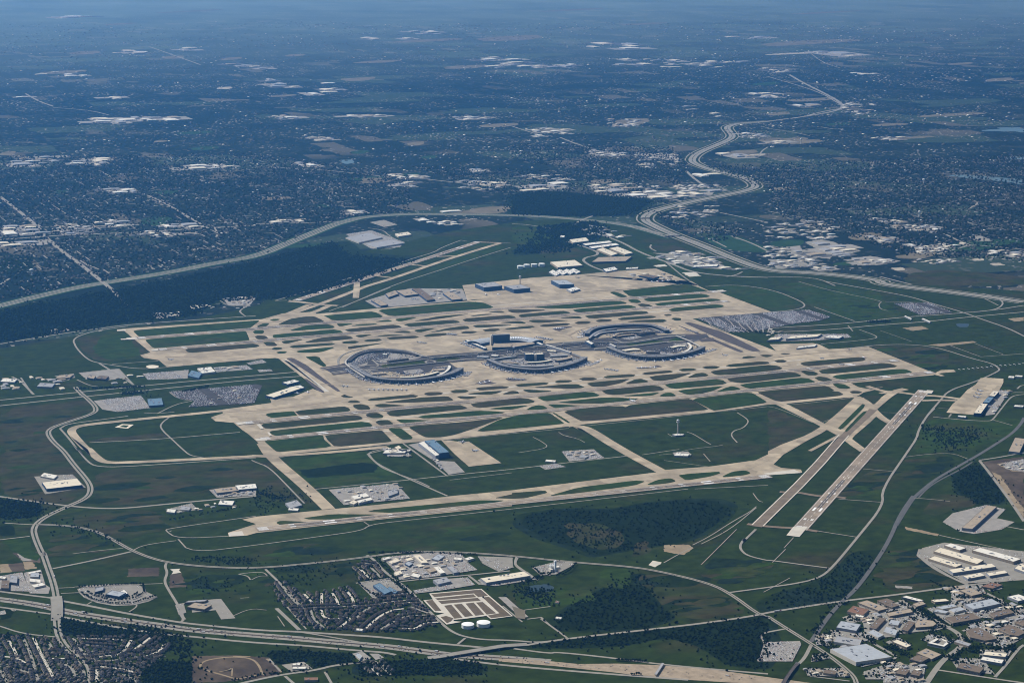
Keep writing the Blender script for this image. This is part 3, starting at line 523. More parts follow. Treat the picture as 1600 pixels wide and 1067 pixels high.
for s, w, m in (('a1599,787 1200,829 800,868 560,893 475,908 440,932 470,975 540,1050 e395,0 440,45 480,68 600,66 900,51 1163,38 f0,36 80,40', 45, 'concrete'),
                ('f-20,36 60,38 300,24 600,-4', 40, 'concrete'), ('f30,-20 70,45 220,170 330,278', 62, 'concrete'),
                ('d-10,742 60,748 345,900 480,972 530,1010 600,1062', 48, 'concrete'), ('d575,725 365,915 200,998 70,1067 g1000,120', 52, 'concrete'), ('y340,372 720,556', 48, 'concrete'), ('F1590,525 G180,570 g480,0 740,140', 62, 'concrete'),
                ('d550,720 620,755 650,795 705,850 765,885', 46, 'concrete'), ('d620,655 720,688 800,690 950,712 1060,716 1200,735', 36, 'concrete'), ('d960,745 1060,742 1180,745', 32, 'concrete'), ('d440,965 260,1060', 22, 'concrete'),
                ('d650,800 780,690 860,672', 50, 'concrete'), ('d700,700 800,685', 30, 'concrete'), ('d490,990 540,1030 590,1060', 30, 'concrete'), 
                ('j1530,800 1200,900 860,1020 700,1067 B740,-5 400,128 100,228 0,290', 44, 'concrete'), ('B460,145 340,200 180,240 20,310', 46, 'concrete'), ('B110,113 200,118 290,130 440,145 520,150', 42, 'concrete'), ('B285,140 100,220 0,250', 40, 'concrete'), ('j630,1045 B680,0 672,85', 44, 'concrete'),
                ('j1130,886 1280,880', 28, 'concrete'), ('j970,936 1080,946', 28, 'concrete'), ('j750,1006 870,1020', 28, 'concrete'), ('j1385,795 1530,800', 34, 'concrete'), ('j900,930 970,936', 16, 'road'), ('j640,1000 740,1005', 16, 'road'),
                ('Y60,632 200,650 400,670 640,682 800,700 940,725', 28, 'strip_asphalt'), ('Y465,230 600,238 720,240 850,266 1000,287 1180,292 1290,308', 28, 'strip_asphalt'), ('g740,130 600,178 500,190', 30, 'concrete')):
    strip('taxiway', s, w, m, 2)
strip('taxiway', 'Y180,665 860,0 d470,970 660,800', 46, 'strip_asphalt', 1); 
for o in (-25, 25): strip('taxiway_shoulder', 'Y190,650 860,-5 d475,960', 6, 'pale_concrete', 1, o)
# --- runways: sheet, rubber, markings (built in metres along each runway's own line)
def runway(s, w, stripes=True, pad=0., shoulder=8., rub=(.12, .32), edge=True):
    a, b = gp(s); L = math.hypot(b[0]-a[0], b[1]-a[1]); ux, uy = (b[0]-a[0])/L, (b[1]-a[1])/L
    def rect(t0, t1, s0, s1): return ccw([(a[0]+ux*t-uy*q, a[1]+uy*t+ux*q) for t, q in ((t0, s0), (t1, s0), (t1, s1), (t0, s1))])
    sheet('runway', [rect(0, L, -w/2-shoulder, w/2+shoulder)], 'runway_concrete')
    if pad: sheet('pale_blast_pad', [rect(-pad, 0, -w/2-shoulder, w/2+shoulder)], 'pale_concrete'); sheet('pale_blast_pad', [rect(L, L+pad, -w/2-shoulder, w/2+shoulder)], 'pale_concrete')
    for f0, f1 in ((rub[0], rub[1]), (1-rub[1], 1-rub[0])):
        sheet('tyre_marks', [rect(L*(f0+(f1-f0)*k/3), L*(f0+(f1-f0)*(k+.93)/3), -9+abs(k-1), -1-abs(k-1)*.5) for k in range(3)]+[rect(L*(f0+(f1-f0)*k/3), L*(f0+(f1-f0)*(k+.93)/3), 1+abs(k-1)*.5, 9-abs(k-1)) for k in range(3)], 'rubber')
    mk = []
    for e in (0, 1):
        def T(t0, t1, s0, s1): mk.append(rect(t0, t1, s0, s1) if e == 0 else rect(L-t1, L-t0, s0, s1))
        for k in range(6):
            for sg in (-1, 1): q = sg*(3.2+k*3.9); T(8, 54, q-1, q+1)
        for sg in (-1, 1):
            T(310, 365, sg*15-5, sg*15+5)
            for t, n in ((152, 3), (460, 2), (610, 2), (765, 1), (915, 1)):
                for k in range(n): T(t, t+26, sg*(12+k*4)-1.3, sg*(12+k*4)+1.3)
    for k in range(int(L/62)-2):
        mk.append(rect(80+k*62, 80+k*62+34, -.6, .6))
    sheet('runway_marking', mk, 'white_paint')
    if edge: sheet('runway_edge_line', [rect(0, L, -w/2-.7, -w/2+.7), rect(0, L, w/2-.7, w/2+.7)], 'white_paint')
    return a, b
# ------------------------------------------------------------------ grass islands between the taxiways
ISL = '''g|E505,310 530,298 740,280 755,300 775,318 560,338 525,325
b|E748,280 1160,240 1200,255 1215,275 1190,285 790,320
b|E470,400 490,385 720,362 1240,312 1300,325 1318,345 1280,357 560,428 500,425
g|E530,460 560,445 800,418 1300,368 1370,378 1400,403 1380,412 640,490 580,485
g|E495,532 540,528 985,480 995,520 1065,578 630,622 590,615
b|E1000,482 1450,440 1480,445 1560,530 1530,540 1085,580 1020,520
b|E1235,230 1300,222 1360,235 1380,258 1370,270 1280,270 1240,250
b|E1340,310 1370,297 1440,295 1490,320 1480,338 1400,340 1350,325
b|E1420,375 1450,357 1530,355 1570,385 1560,398 1460,400
b|E1190,205 1215,192 1260,190 1300,205 1270,213 1210,213
b|E1135,155 1165,142 1190,155 1240,165 1200,172 1150,165
b|E1355,188 1390,176 F120,260 240,250 285,262 260,275 30,293 E1380,197
b|E1480,209 F300,275 530,263 580,295 560,303 150,320
b|E1410,235 1450,222 F0,328 190,342 0,357 E1450,248
b|F20,400 60,385 630,335 695,360 670,372 120,432 50,428
g|F280,435 340,423 780,385 900,388 1010,398 980,408 700,432 330,450
g|F100,460 150,457 400,466 430,470 200,490 140,485
g|F35,540 60,530 140,530 240,605 230,622 160,627 120,605
b|F205,525 250,512 700,475 960,443 990,445 760,530 590,585 480,605 350,607 310,590
g|F770,553 960,460 1100,425 1360,402 1390,410 1500,488 1490,495 830,558
g|F1400,402 1420,402 1553,482 1535,490
b|F720,330 780,318 1120,283 1200,283 1258,305 1240,320 800,362 745,352
g|F860,370 1000,352 1220,338 1090,370 1040,378
g|F1180,380 1230,350 1290,338 1330,345 1362,365 1340,374
g|F1275,275 1310,267 G180,283 250,285 305,310 280,320 0,345 F1340,307
g|F1430,317 G300,330 480,330 630,340 560,358 380,378 100,378
g|F1365,335 1420,332 G0,388 190,398 0,413 F1430,365
b|G-3,445 300,405 490,400 520,410 560,390 1040,338 1075,348 1210,425 1180,432 240,522 150,525 110,505
g|G1060,340 1520,288 H85,452 205,525 170,537 G1260,438 1230,428
b|F335,240 370,230 460,230 495,240 470,252 380,260 340,252
b|F548,225 590,212 680,210 708,222 670,235 580,238
b|F760,200 790,190 980,178 1045,188 1020,198 800,217
b|F605,268 640,262 790,272 700,290 640,285
b|F680,248 780,232 990,218 960,235 880,252
b|F975,250 1060,220 1110,222 1130,243
b|F1090,175 1120,163 1330,148 1375,155 1350,168 1130,187
b|F1420,142 1460,130 1550,130 1570,140 1530,150 1440,153
b|F1155,215 1180,208 1430,222 1220,238
b|F1225,193 G0,220 120,218 178,243 150,250 F1560,200
b|G130,173 170,162 250,162 285,173 250,185 160,187
b|G335,157 370,147 560,133 605,142 580,155 360,168
b|G195,212 230,205 560,172 480,208 340,238 240,237
b|G505,220 590,180 650,172 700,190 710,200
b|G320,275 380,262 740,228 800,235 845,262 820,270 420,308 360,300
g|G480,317 640,300 815,285 720,318
g|G790,320 850,290 900,288 950,318
b|G650,130 690,118 880,102 920,112 890,122 690,140
b|G960,98 1000,87 1080,85 1115,95 1080,106 990,110
b|G1155,78 1190,67 1270,65 1308,76 1270,88 1190,90
b|G715,160 780,145 1085,122 920,175 820,190 750,185
b|G1025,168 1100,130 1170,122 1220,148
g|G845,225 900,212 1270,178 1330,185 1365,210 1320,220 940,255 890,250
g|G955,275 1000,265 1340,232 1240,275 1110,305 1020,302
g|G1260,290 1360,245 1410,235 1460,248 1485,268
b|G1350,65 1390,52 H160,187 215,192 228,205 190,212 G1400,75
b|G1228,115 1280,102 H210,218 290,225 333,245 310,256 0,292 G1290,142 1250,132
b|G1365,175 1420,165 H380,280 440,282 492,305 470,315 0,368 G1460,205 1390,195
g|G1470,225 H40,372 480,325 550,330 608,360 560,368 90,418 30,408
b|H265,185 290,175 340,174 372,187 340,197 290,197
b|H478,205 520,192 960,152 1010,158 1028,172 1000,185 560,228 510,222
b|H635,265 680,252 1150,205 1230,205 1290,225 1270,237 720,293 660,288
g|H745,315 790,300 1280,252 1360,252 1415,275 1390,287 880,340 800,335
b|H485,272 520,266 590,272 632,290 610,303 540,303
b|H600,325 640,315 710,325 755,350 720,357 640,350
g|H750,378 790,373 850,380 903,408 870,415 800,412
b|H893,440 920,432 970,433 1003,445 970,455 910,453
b|H120,447 200,435 680,392 720,400 765,430 740,437 800,440 842,462 800,475 330,522 270,515
b|H140,135 180,130 270,135 200,155
b|H310,122 350,118 405,125 350,132
b|H0,150 60,140 130,155 0,165
g|A255,255 300,245 1290,165 1310,170 1230,230 1210,235 330,300 300,298
g|A355,330 400,320 1190,255 1200,262 1228,330 1200,335 440,398 415,390
b|A690,410 720,400 1250,358 1300,370 1310,380 1280,390 760,435 710,430
g|A1285,215 1340,190 1395,190 1360,220 1300,225
g|A1390,165 1430,152 1490,155 1440,172
g|A1253,262 1275,248 1340,246 1350,265 1330,278 1270,278
b|A1268,300 1300,290 1360,295 1382,315 1350,323 1290,322
b|A1340,352 1370,345 1430,346 1460,372 1440,380 1370,378
b|A1408,400 1440,390 1490,392 1502,403 1460,412 1420,410
g|A1445,432 1480,423 1540,425 1525,440 1470,443
b|B15,310 120,262 240,242 330,240 410,280 390,290 160,305
g|B400,233 800,198 850,210 900,240 880,248 520,275 470,270 440,250
g|B860,192 900,180 1600,118 C230,172 300,180 380,215 350,225 0,252 B1000,238 940,232
g|B510,300 560,298 660,298 560,322 530,322
g|B120,355 260,315 430,303 480,315 498,332 470,338 150,360
g|B-20,395 20,388 480,348 545,358 568,376 530,380 0,420 -20,412
b|B580,350 620,343 980,308 1030,315 1058,332 1030,340 640,370 600,362
g|B820,285 900,270 950,268 985,285
g|B620,322 700,305 860,298 820,310
g|B995,262 1100,250 1190,248 1060,280 1020,280
b|B1150,280 1360,238 1600,218 C170,272 60,292 0,303 B1250,275
b|B1070,310 1110,298 1480,268 1530,280 1540,292 1500,298 1130,328
b|B1155,355 1200,345 1350,335 1220,372 1180,370
b|B970,375 1060,358 1110,362 1140,378
b|B665,400 700,392 820,388 720,415 690,412
b|B800,412 930,390 1080,392 1000,400
b|B210,465 380,415 580,398 640,410 650,428
b|B550,455 590,445 670,442 700,455 650,467 570,465
b|B735,440 780,430 870,425 890,437 850,447 760,450
b|B925,420 980,410 1160,400 1200,410 1170,420 960,433
b|B50,450 90,440 250,428 110,465 70,465
b|B115,490 160,480 470,460 500,470 470,478 150,505
g|B170,530 260,515 520,490 380,540 200,543
g|B245,575 330,570 370,580 380,600 430,650 400,660
b|B600,490 950,455 640,510 610,510
d|b185,480 230,478 320,525 400,590 530,685 510,690 450,650 250,520
d|b300,610 320,610 430,690 420,698 380,680
b|C120,320 160,310 500,283 550,292 570,305 540,312 180,340 140,335
b|C585,285 620,275 960,247 1010,258 1018,268 980,272 650,303 600,298
b|C320,260 400,247 450,248 480,262
b|C170,295 260,278 380,272 300,285
b|C490,240 560,235 850,237 600,265 530,262
g|C700,220 1000,190 1430,163 1490,180 1480,188 1000,228 860,225
g|C1040,240 1100,230 1500,198 1560,212 1570,222 1530,228 1120,263 1060,255
b|C1140,290 1180,282 D220,407 270,412 285,425 250,433 C1230,310 1170,308
b|C420,345 600,328 650,345 640,355 500,350
b|C670,328 720,320 1050,325 760,348 700,342
b|C910,305 1080,290 1110,300 1115,312
b|C205,370 250,362 580,362 280,388 230,385
b|C290,405 340,396 420,395 435,405 390,418 310,418
b|C470,395 540,385 700,370 725,380 680,392 500,403
b|C105,425 150,415 220,415 245,425 200,435 120,435
b|C760,370 800,360 980,347 1020,355 990,368 800,382
b|C1055,345 1090,335 1170,332 1195,343 1160,355 1080,357
b|C1230,328 1270,318 1350,317 1370,327 1330,337 1250,340
g|C1340,92 1390,85 1505,128 1440,137
b|B1280,375 1440,337 1570,318 C165,375 182,395 90,404 B1440,355
b|B1235,400 1290,385 1420,378 1440,390 1400,400 1260,410
d|C860,395 980,375 1050,378 950,400 930,420
g|D240,310 290,297 720,265 770,272 800,287 760,295 310,330 270,325
g|D335,350 390,338 800,305 860,308 895,322 850,332 430,365 360,362
g|D450,398 500,380 840,352 900,358 915,370 880,380 530,410 480,410
g|D65,240 120,232 600,182 640,190 780,240 760,245 170,288 120,280
g|D110,318 150,310 200,315 225,335 190,342 140,338
b|D190,355 230,346 290,355 325,372 280,378 220,372
b|D25,475 70,462 300,447 350,455 320,467 60,485
b|D410,440 450,432 480,437 470,447 430,450
b|D470,470 500,463 555,467 555,485 510,490
b|D100,500 200,485 400,475 440,488 400,503 240,500
d|c1075,260 1110,255 1330,320 1560,435 1500,440 1250,340
d|c1030,275 1060,280 1460,440 1420,445 1180,340
d|F750,165 780,150 870,120 885,145 950,158 800,168
d|w540,500 780,512 720,525 590,530
d|x700,490 850,488 900,465 960,485 890,490 740,505
b|f1163,210 1163,210 g0,204 150,193 162,204 60,228 0,231 f1080,228
g|d435,918 590,765 606,772 598,792 475,915 452,927
g|d478,934 592,815 626,808 505,930 490,942
b|d590,720 640,712 700,718 705,730 662,772 626,746
g|f215,318 350,300 560,302 575,308 400,325 240,325
g|f90,340 110,330 282,338 120,355
g|f505,290 540,280 1000,238 1140,238 1000,262 620,295
g|g160,220 300,180 560,148 605,152 560,170 300,205
g|g605,170 660,145 720,137 748,152 700,162
g|g755,125 800,118 940,108 947,115 900,130 790,148
g|g945,135 1000,108 1060,102 1087,115 1050,125'''
for x0 in (-610, -500, -405, -250, -165, -90, 70, 190, -2080, -2180, -2255, -2420, -2520, -2600, -2760, -2850):
    y0, y1 = random.uniform(100, 500), random.uniform(3500, 3980); cuts = sorted([y0, y1]+[random.uniform(y0, y1) for _ in range(3)])
    for a, b in zip(cuts, cuts[1:]): strip('apron_stain', [(x0+random.uniform(-5, 5), a+20), (x0+random.uniform(-5, 5), b-20)], random.uniform(8, 20), random.choice(('apron_stain', 'apron_stain', 'runway_concrete', 'pale_concrete')), 0)
for ln in ISL.split('\n'):
    k, s = ln.split('|')
    patch('grass_island', s, {'g': 'grass_green', 'b': 'grass_brown', 'd': 'dark_asphalt'}[k], 2 if len(px(s)) < 6 else 1, 0, 0., .17 if len(px(s)) < 6 else .12)
# the rubber-dark runway lines lie on the slabs above
runway('@406,687 @1458,582', 46, rub=(.08, .34)); runway('@380,662 @1402,563.5', 46); runway('@214,529 @1121,455.8', 46, pad=60); runway('@247,547 @1138,471', 46)
runway('@400,827.5 @1203,744', 46, rub=(.06, .3)); runway('Z-170,430 Y715,700', 60, shoulder=5, rub=(.12, .3)); runway('j1390,793 B175,106', 46, rub=(.1, .3))
patch('pale_blast_pad', 'Y550,775 635,668 815,672 712,795', 'pale_concrete')
patch('pale_blast_pad', 'd995,680 1035,683 1022,702 973,698', 'pale_concrete')
for s in ('E245,378 340,376 345,388 280,400', 'E415,515 512,512 520,528 430,530', 'E430,395 460,392 490,430 465,432', 'E520,460 540,460 560,490 540,490', 'A405,410 465,403 460,422 415,422', 'A120,243 190,240 200,252 125,255', 'b170,490 190,488 430,690 440,690 460,690 200,500',
          'A150,322 250,315 255,325 160,330'):
    patch('pale_slab', s, 'pale_concrete')
for s in ('v60,380 300,400 560,450 850,462 1150,440 1400,395 1560,330', 'v0,430 400,470 900,490 1300,470 1600,420', 'w250,380 480,430 760,480 1000,475 1250,435 1500,380', 'x300,370 560,430 850,460 1100,440 1350,395 1520,330', 'w1000,60 1180,90 1200,130', 'w60,100 200,90 420,60 800,55 1000,80', 'x60,180 170,120 420,75 700,65 960,70 1100,110', 'x1130,120 1500,300', 'E180,290 560,270 1150,190', 'H300,150 700,110 1050,90', 'D660,400 1000,395 1250,415', 'A520,470 900,470 1400,440', 'C20,60 300,110 600,110'):
    strip('apron_stain', s, random.uniform(9, 16), 'apron_stain', 2)
# --- parkway corridor through the terminals
patch('parkway_ground', 'v-10,285 70,285 230,235 480,170 700,130 900,120 1010,165 1520,125 w560,215 900,175 1330,140 x220,225 450,205 1000,175 1180,170 1380,178 1400,195 1240,250 1300,300 1000,380 700,380 400,330 0,330 w900,360 500,350 350,330 0,345 v1300,270 1380,300 1150,370 900,395 560,390 420,340 330,310 130,340 60,300', 'asphalt')
for s, m in (('v240,210 300,150 450,105 620,95 880,115 960,150 1000,170 900,200 600,235 540,215 500,185 470,190 450,260 330,280 260,250', 'lot'), ('v590,250 960,205 1000,215 1040,235 700,275 590,275', 'grass_green'), ('v1110,195 1350,175 1340,195 1130,225', 'grass_green'),
             ('v460,330 680,310 800,350 1050,330 1100,270 1240,260 1250,300 1160,350 900,380 540,370', 'concrete'), ('v640,150 880,150 940,165 900,180 660,200', 'lot'), ('w430,160 640,155 800,160 860,175 640,205 430,225', 'concrete'), ('w480,335 720,310 1180,300 1240,280 1290,310 1200,350 960,385 640,380', 'lot'),
             ('x330,170 440,165 460,195 400,210 340,200', 'concrete'), ('x590,250 930,230 1000,250 640,290', 'grass_green'), ('x570,320 700,300 800,345 1050,360 1200,310 1200,260 1300,290 1200,350 900,375 700,370', 'concrete'), ('x500,200 700,170 800,185 640,230', 'lot'), ('x1100,195 1180,235 1080,250 1000,240', 'grass_green'),
             ('x470,150 1000,130 1000,165 700,160 480,180', 'lot')):
    patch('terminal_forecourt' if m != 'grass_green' else 'grass_island', s, m, 1)
for s in ('v60,292 260,264 400,250', 'v120,335 330,302 560,300', 'v580,255 640,240 1000,196 1250,166 1520,136 w200,265 400,240 800,200 1330,150', 'v400,305 650,276 900,250 1150,226 1400,200 w350,320 700,265 1000,245 x250,300', 'x0,250 220,235', 'x300,305 500,295 640,285 1000,240 1180,240 1440,222', 'x440,245 600,255 1000,190 1180,182 1400,178',
          'v500,200 580,265 480,275', 'v1050,205 1110,215 1100,240 1030,240 1010,220 1050,205', 'v860,365 1050,345 1160,310 1240,260', 'w620,190 740,260', 'w500,340 560,370 720,395 960,395', 'x1090,365 1200,330 1230,290 1170,250 1060,255', 'x480,215 600,265', 'v180,250 170,200 230,140 400,95'):
    strip('parkway', s, 13, 'road', 2)
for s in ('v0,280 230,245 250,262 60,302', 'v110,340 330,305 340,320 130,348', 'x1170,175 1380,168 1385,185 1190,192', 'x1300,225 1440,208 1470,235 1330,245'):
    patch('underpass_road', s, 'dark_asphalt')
# --- car parks
LOTS = [('v250,215 310,155 450,112 600,105 700,115 640,190 540,210 500,190 450,230 330,265', .75), ('v660,195 880,155 930,165 880,180 660,198', .4), ('v800,310 960,290 1000,310 960,335 820,340', .6), ('v1090,275 1220,268 1235,300 1150,325 1080,320', .7), ('w500,340 720,320 740,350 640,370', .6), ('w960,300 1180,300 1160,340 1000,360', .6), ('w960,250 1160,265 1180,290 1000,295', .4), ('x800,330 1050,350 1000,365 820,365', .4), ('x1060,270 1180,260 1200,300 1100,330', .5), ('x520,205 680,175 760,180 640,228', .6), ('x760,150 1000,140 1000,160 800,165', .7), ('a890,575 1180,552 1172,605 925,614', .55), ('a585,746 880,712 940,790 735,815 640,800', .5), ('a1065,690 1350,665 1599,642 1640,650 1590,760 1180,785 1215,745 1110,730', .8), ('D690,470 1290,420 1450,410 1480,440 1600,430 1600,495 1200,570 1040,582 960,580', .75),
        ('d0,195 250,178 390,222 330,245 0,285', .75), ('d785,137 1000,132 1160,195 950,210', .7), ('A925,555 1200,535 1250,570 950,595', .5), ('A1200,520 1330,490 1370,515 1230,535', .4), ('A1290,575 1400,570 1420,585 1310,595', .4), ('s100,740 360,730 370,760 300,895 20,895 15,880', .35),
        ('p622,312 700,282 850,274 1100,272 1165,300 1178,332 1270,375 1200,410 1080,440 920,447 780,422 680,382 640,345', .12), ('q0,410 200,390 235,390 350,545 235,555 190,480 0,500', .05), ('p1410,440 1480,430 1500,500 1440,520', .05), ('r0,320 190,285 250,275 400,405 380,410 120,440', .15), ('p0,205 180,175 240,330 100,325 0,310', .4), ('p190,180 330,155 365,275 405,300 390,350 240,345', .35),
        ('q720,920 900,895 970,950 800,975', .2), ('q1290,830 1370,810 1450,870 1360,890', .3), ('q1430,830 1500,830 1546,860 1480,880', .3), ('r190,110 480,80 620,70 830,80 880,150 960,210 560,270 330,290 300,230', .35), ('r960,100 1240,110 1245,190 1130,225 1000,160', .2), ('r600,290 880,270 940,330 700,370 460,400 440,375 640,340', .4), ('r960,290 1360,225 1440,285 1100,340 990,330', .35),
        ('r1400,200 1546,170 1546,260', .2), ('g90,545 190,520 270,520 285,530 200,575 130,580', .15), ('h675,490 700,455 800,430 1163,470 1163,600 900,615', .08), ('u370,790 450,720 720,655 870,690 800,760 940,790 840,850 620,885 500,865', .3),
        ('Z900,690 1080,430 1270,430 1240,480 1150,600 1000,830 850,850', .5), ('d60,330 500,330 520,350 300,370 0,375', .35), ('e155,130 330,120 390,180 205,210', .15), ('e950,190 1060,175 1163,165 1163,215 985,225', .3), ('e750,280 870,250 900,280 800,295', .2),
        ('f330,190 600,165 640,165 700,230 400,260', .3), ('f570,0 690,10 700,40 600,40', .3), ('g225,15 370,5 420,45 260,60', .4), ('g120,80 200,70 245,85 150,98', .4), ('g730,20 800,15 820,35 740,38', .3), ('h1060,70 1163,50 1163,110 1080,95', .3), ('j560,745 720,720 930,795 900,825 720,835', .25), ('j710,670 800,655 885,685 800,700', .1), ('p0,490 40,480 50,510 0,520', .3)]
LOTS += [(s, .26) for s in ('s835,442 1060,425 1130,470 1130,690 890,720 865,560', 't560,290 1134,470 1134,555 720,540 540,430', 't660,570 1134,565 1134,700 980,790 780,740', 't480,300 790,280 830,350 600,380 560,350', 's480,690 560,665 630,700 600,770 490,760', 's700,540 780,515 880,530 900,560 760,590', 's600,640 840,660 900,730 640,760', 's610,790 900,752 1120,880 860,940', 's870,980 1134,890 1134,1040 890,1040', 's400,950 700,950 760,1020 420,1010', 's460,840 560,830 600,870 450,900', 't0,440 150,410 500,600 400,640 0,690', 't350,470 600,420 790,540 540,600', 't620,420 950,390 1010,440 760,480', 't660,640 900,610 1134,600 1134,700 900,740', 't540,870 800,870 900,1000 600,960', 't20,740 120,700 230,760 120,800', 't300,720 380,670 580,720 500,780', 't0,900 340,940 320,1067 0,1067', 't780,280 940,260 960,310 860,330', 't800,480 1080,450 1134,520 900,560', 't780,800 1040,800 980,900 770,900')]
PARK = LOTS[-22:]
for s, d in LOTS: patch('car_park', s, 'far_road' if (s, d) in PARK else 'road' if d <= .2 else ('asphalt' if d >= .7 else 'lot'))
# --- water works basins
patch('basin_embankment', 'r570,400 990,362 1245,582 1065,607 1030,580 845,605 770,612 765,622 835,628 710,650 625,578 692,560 612,550 522,455 600,448', 'pale_concrete')
for s in ('r585,405 985,368 1045,420 965,430 930,400 612,430', 'r1000,432 1050,426 1230,580 1068,599 1042,577 1135,560', 'r617,440 925,407 950,430 640,455', 'r642,462 960,436 985,458 670,485', 'r690,500 748,491 838,595 772,603', 'r767,490 833,485 923,580 857,590', 'r862,482 928,475 1013,570 942,580', 'r947,475 1000,470 1108,560 1032,570', 'r542,460 597,452 668,540 617,542', 'r662,592 705,582 765,600 745,625 712,640'):
    patch('settling_basin', s, 'basin_floor')
patch('bare_ground', 'r1125,430 1190,430 1370,590 1310,600', 'lot'); patch('sports_field', 'g0,720 60,740 60,780 20,775', 'field_tan')
# yellow pads on the grass
for k in range(9):
    a, b, c = px('D%d,470 %d,530 %d,585' % (735+k*62, 800+k*62, 960+k*40)); strip('parking_lane', [unp(a), unp(((a[0]+b[0])/2+3.5, (a[1]+b[1])/2)), unp(b), unp(c)], 9, 'lot', 2)
patch('yellow_pad', 'A360,548 380,538 420,535 465,540 473,550 440,562 385,563', 'roof_cream', 2)
patch('yellow_pad', 'a718,912 762,892 836,895 800,920', 'roof_cream'); patch('grass_island', 'a745,908 770,898 808,900 790,914', 'grass_green')
# ================================================================== THINGS: builders
def nth(n):
    ones = ['', 'first', 'second', 'third', 'fourth', 'fifth', 'sixth', 'seventh', 'eighth', 'ninth', 'tenth', 'eleventh', 'twelfth', 'thirteenth', 'fourteenth', 'fifteenth', 'sixteenth', 'seventeenth', 'eighteenth', 'nineteenth']
    if n < 20: return ones[n]
    if n >= 100:
        w = 'hundred' if n < 200 else 'two-hundred'; return w+'th' if n % 100 == 0 else w+'-and-'+nth(n % 100)
    t = {2: 'twent', 3: 'thirt', 4: 'fort', 5: 'fift', 6: 'sixt', 7: 'sevent', 8: 'eight', 9: 'ninet'}[n//10 % 10]
    return t+'ieth' if n % 10 == 0 else t+'y-'+ones[n % 10]
def shared(name, mb, mats):
    mats = [mats] if isinstance(mats, str) else mats
    me = bpy.data.meshes.new(name); me.from_pydata(mb.v, [], mb.f)
    for k in mats: me.materials.append(MATS[k])
    me.polygons.foreach_set('material_index', mb.m)
    return me
def link(name, me, parent=None, loc=None, rz=0.):
    o = bpy.data.objects.new(name, me); C.objects.link(o)
    if parent is not None: o.parent = parent
    if loc is not None: o.location = loc
    o.rotation_euler = (0, 0, rz)
    return o
def copy_tree(root, loc, rz, label, group=None, scale=None):
    r = root.copy(); C.objects.link(r); r.location = loc; r.rotation_euler = (0, 0, rz); r['label'] = label
    if scale: r.scale = scale
    if group: r['group'] = group
    for ch in list(root.children):
        c = ch.copy(); C.objects.link(c); c.parent = r
        for g in list(ch.children):
            q = g.copy(); C.objects.link(q); q.parent = c
    return r
_u = MB(); _u.box(0, 0, 0, 5, 3.4, 1.8); UNIT = shared('roof_unit', _u, 'metal')
_u = MB(); _u.box(0, 0, 0, 9, 5, 3.2); UNITB = shared('roof_unit', _u, 'wall_grey')
_u = MB(); _u.box(0, 0, 0, 3.6, .5, 4.2); DOCK = shared('dock_door', _u, 'wall_grey')
_u = MB(); _u.box(0, 0, 0, 4.5, 2.0, .35); SKYL = shared('skylight', _u, 'plane_white')
def inside(p, poly):
    x, y = p; c = False; n = len(poly)
    for i in range(n):
        a, b = poly[i], poly[(i+1) % n]
        if (a[1] > y) != (b[1] > y) and x < (b[0]-a[0])*(y-a[1])/(b[1]-a[1])+a[0]: c = not c
    return c
FOOT = []
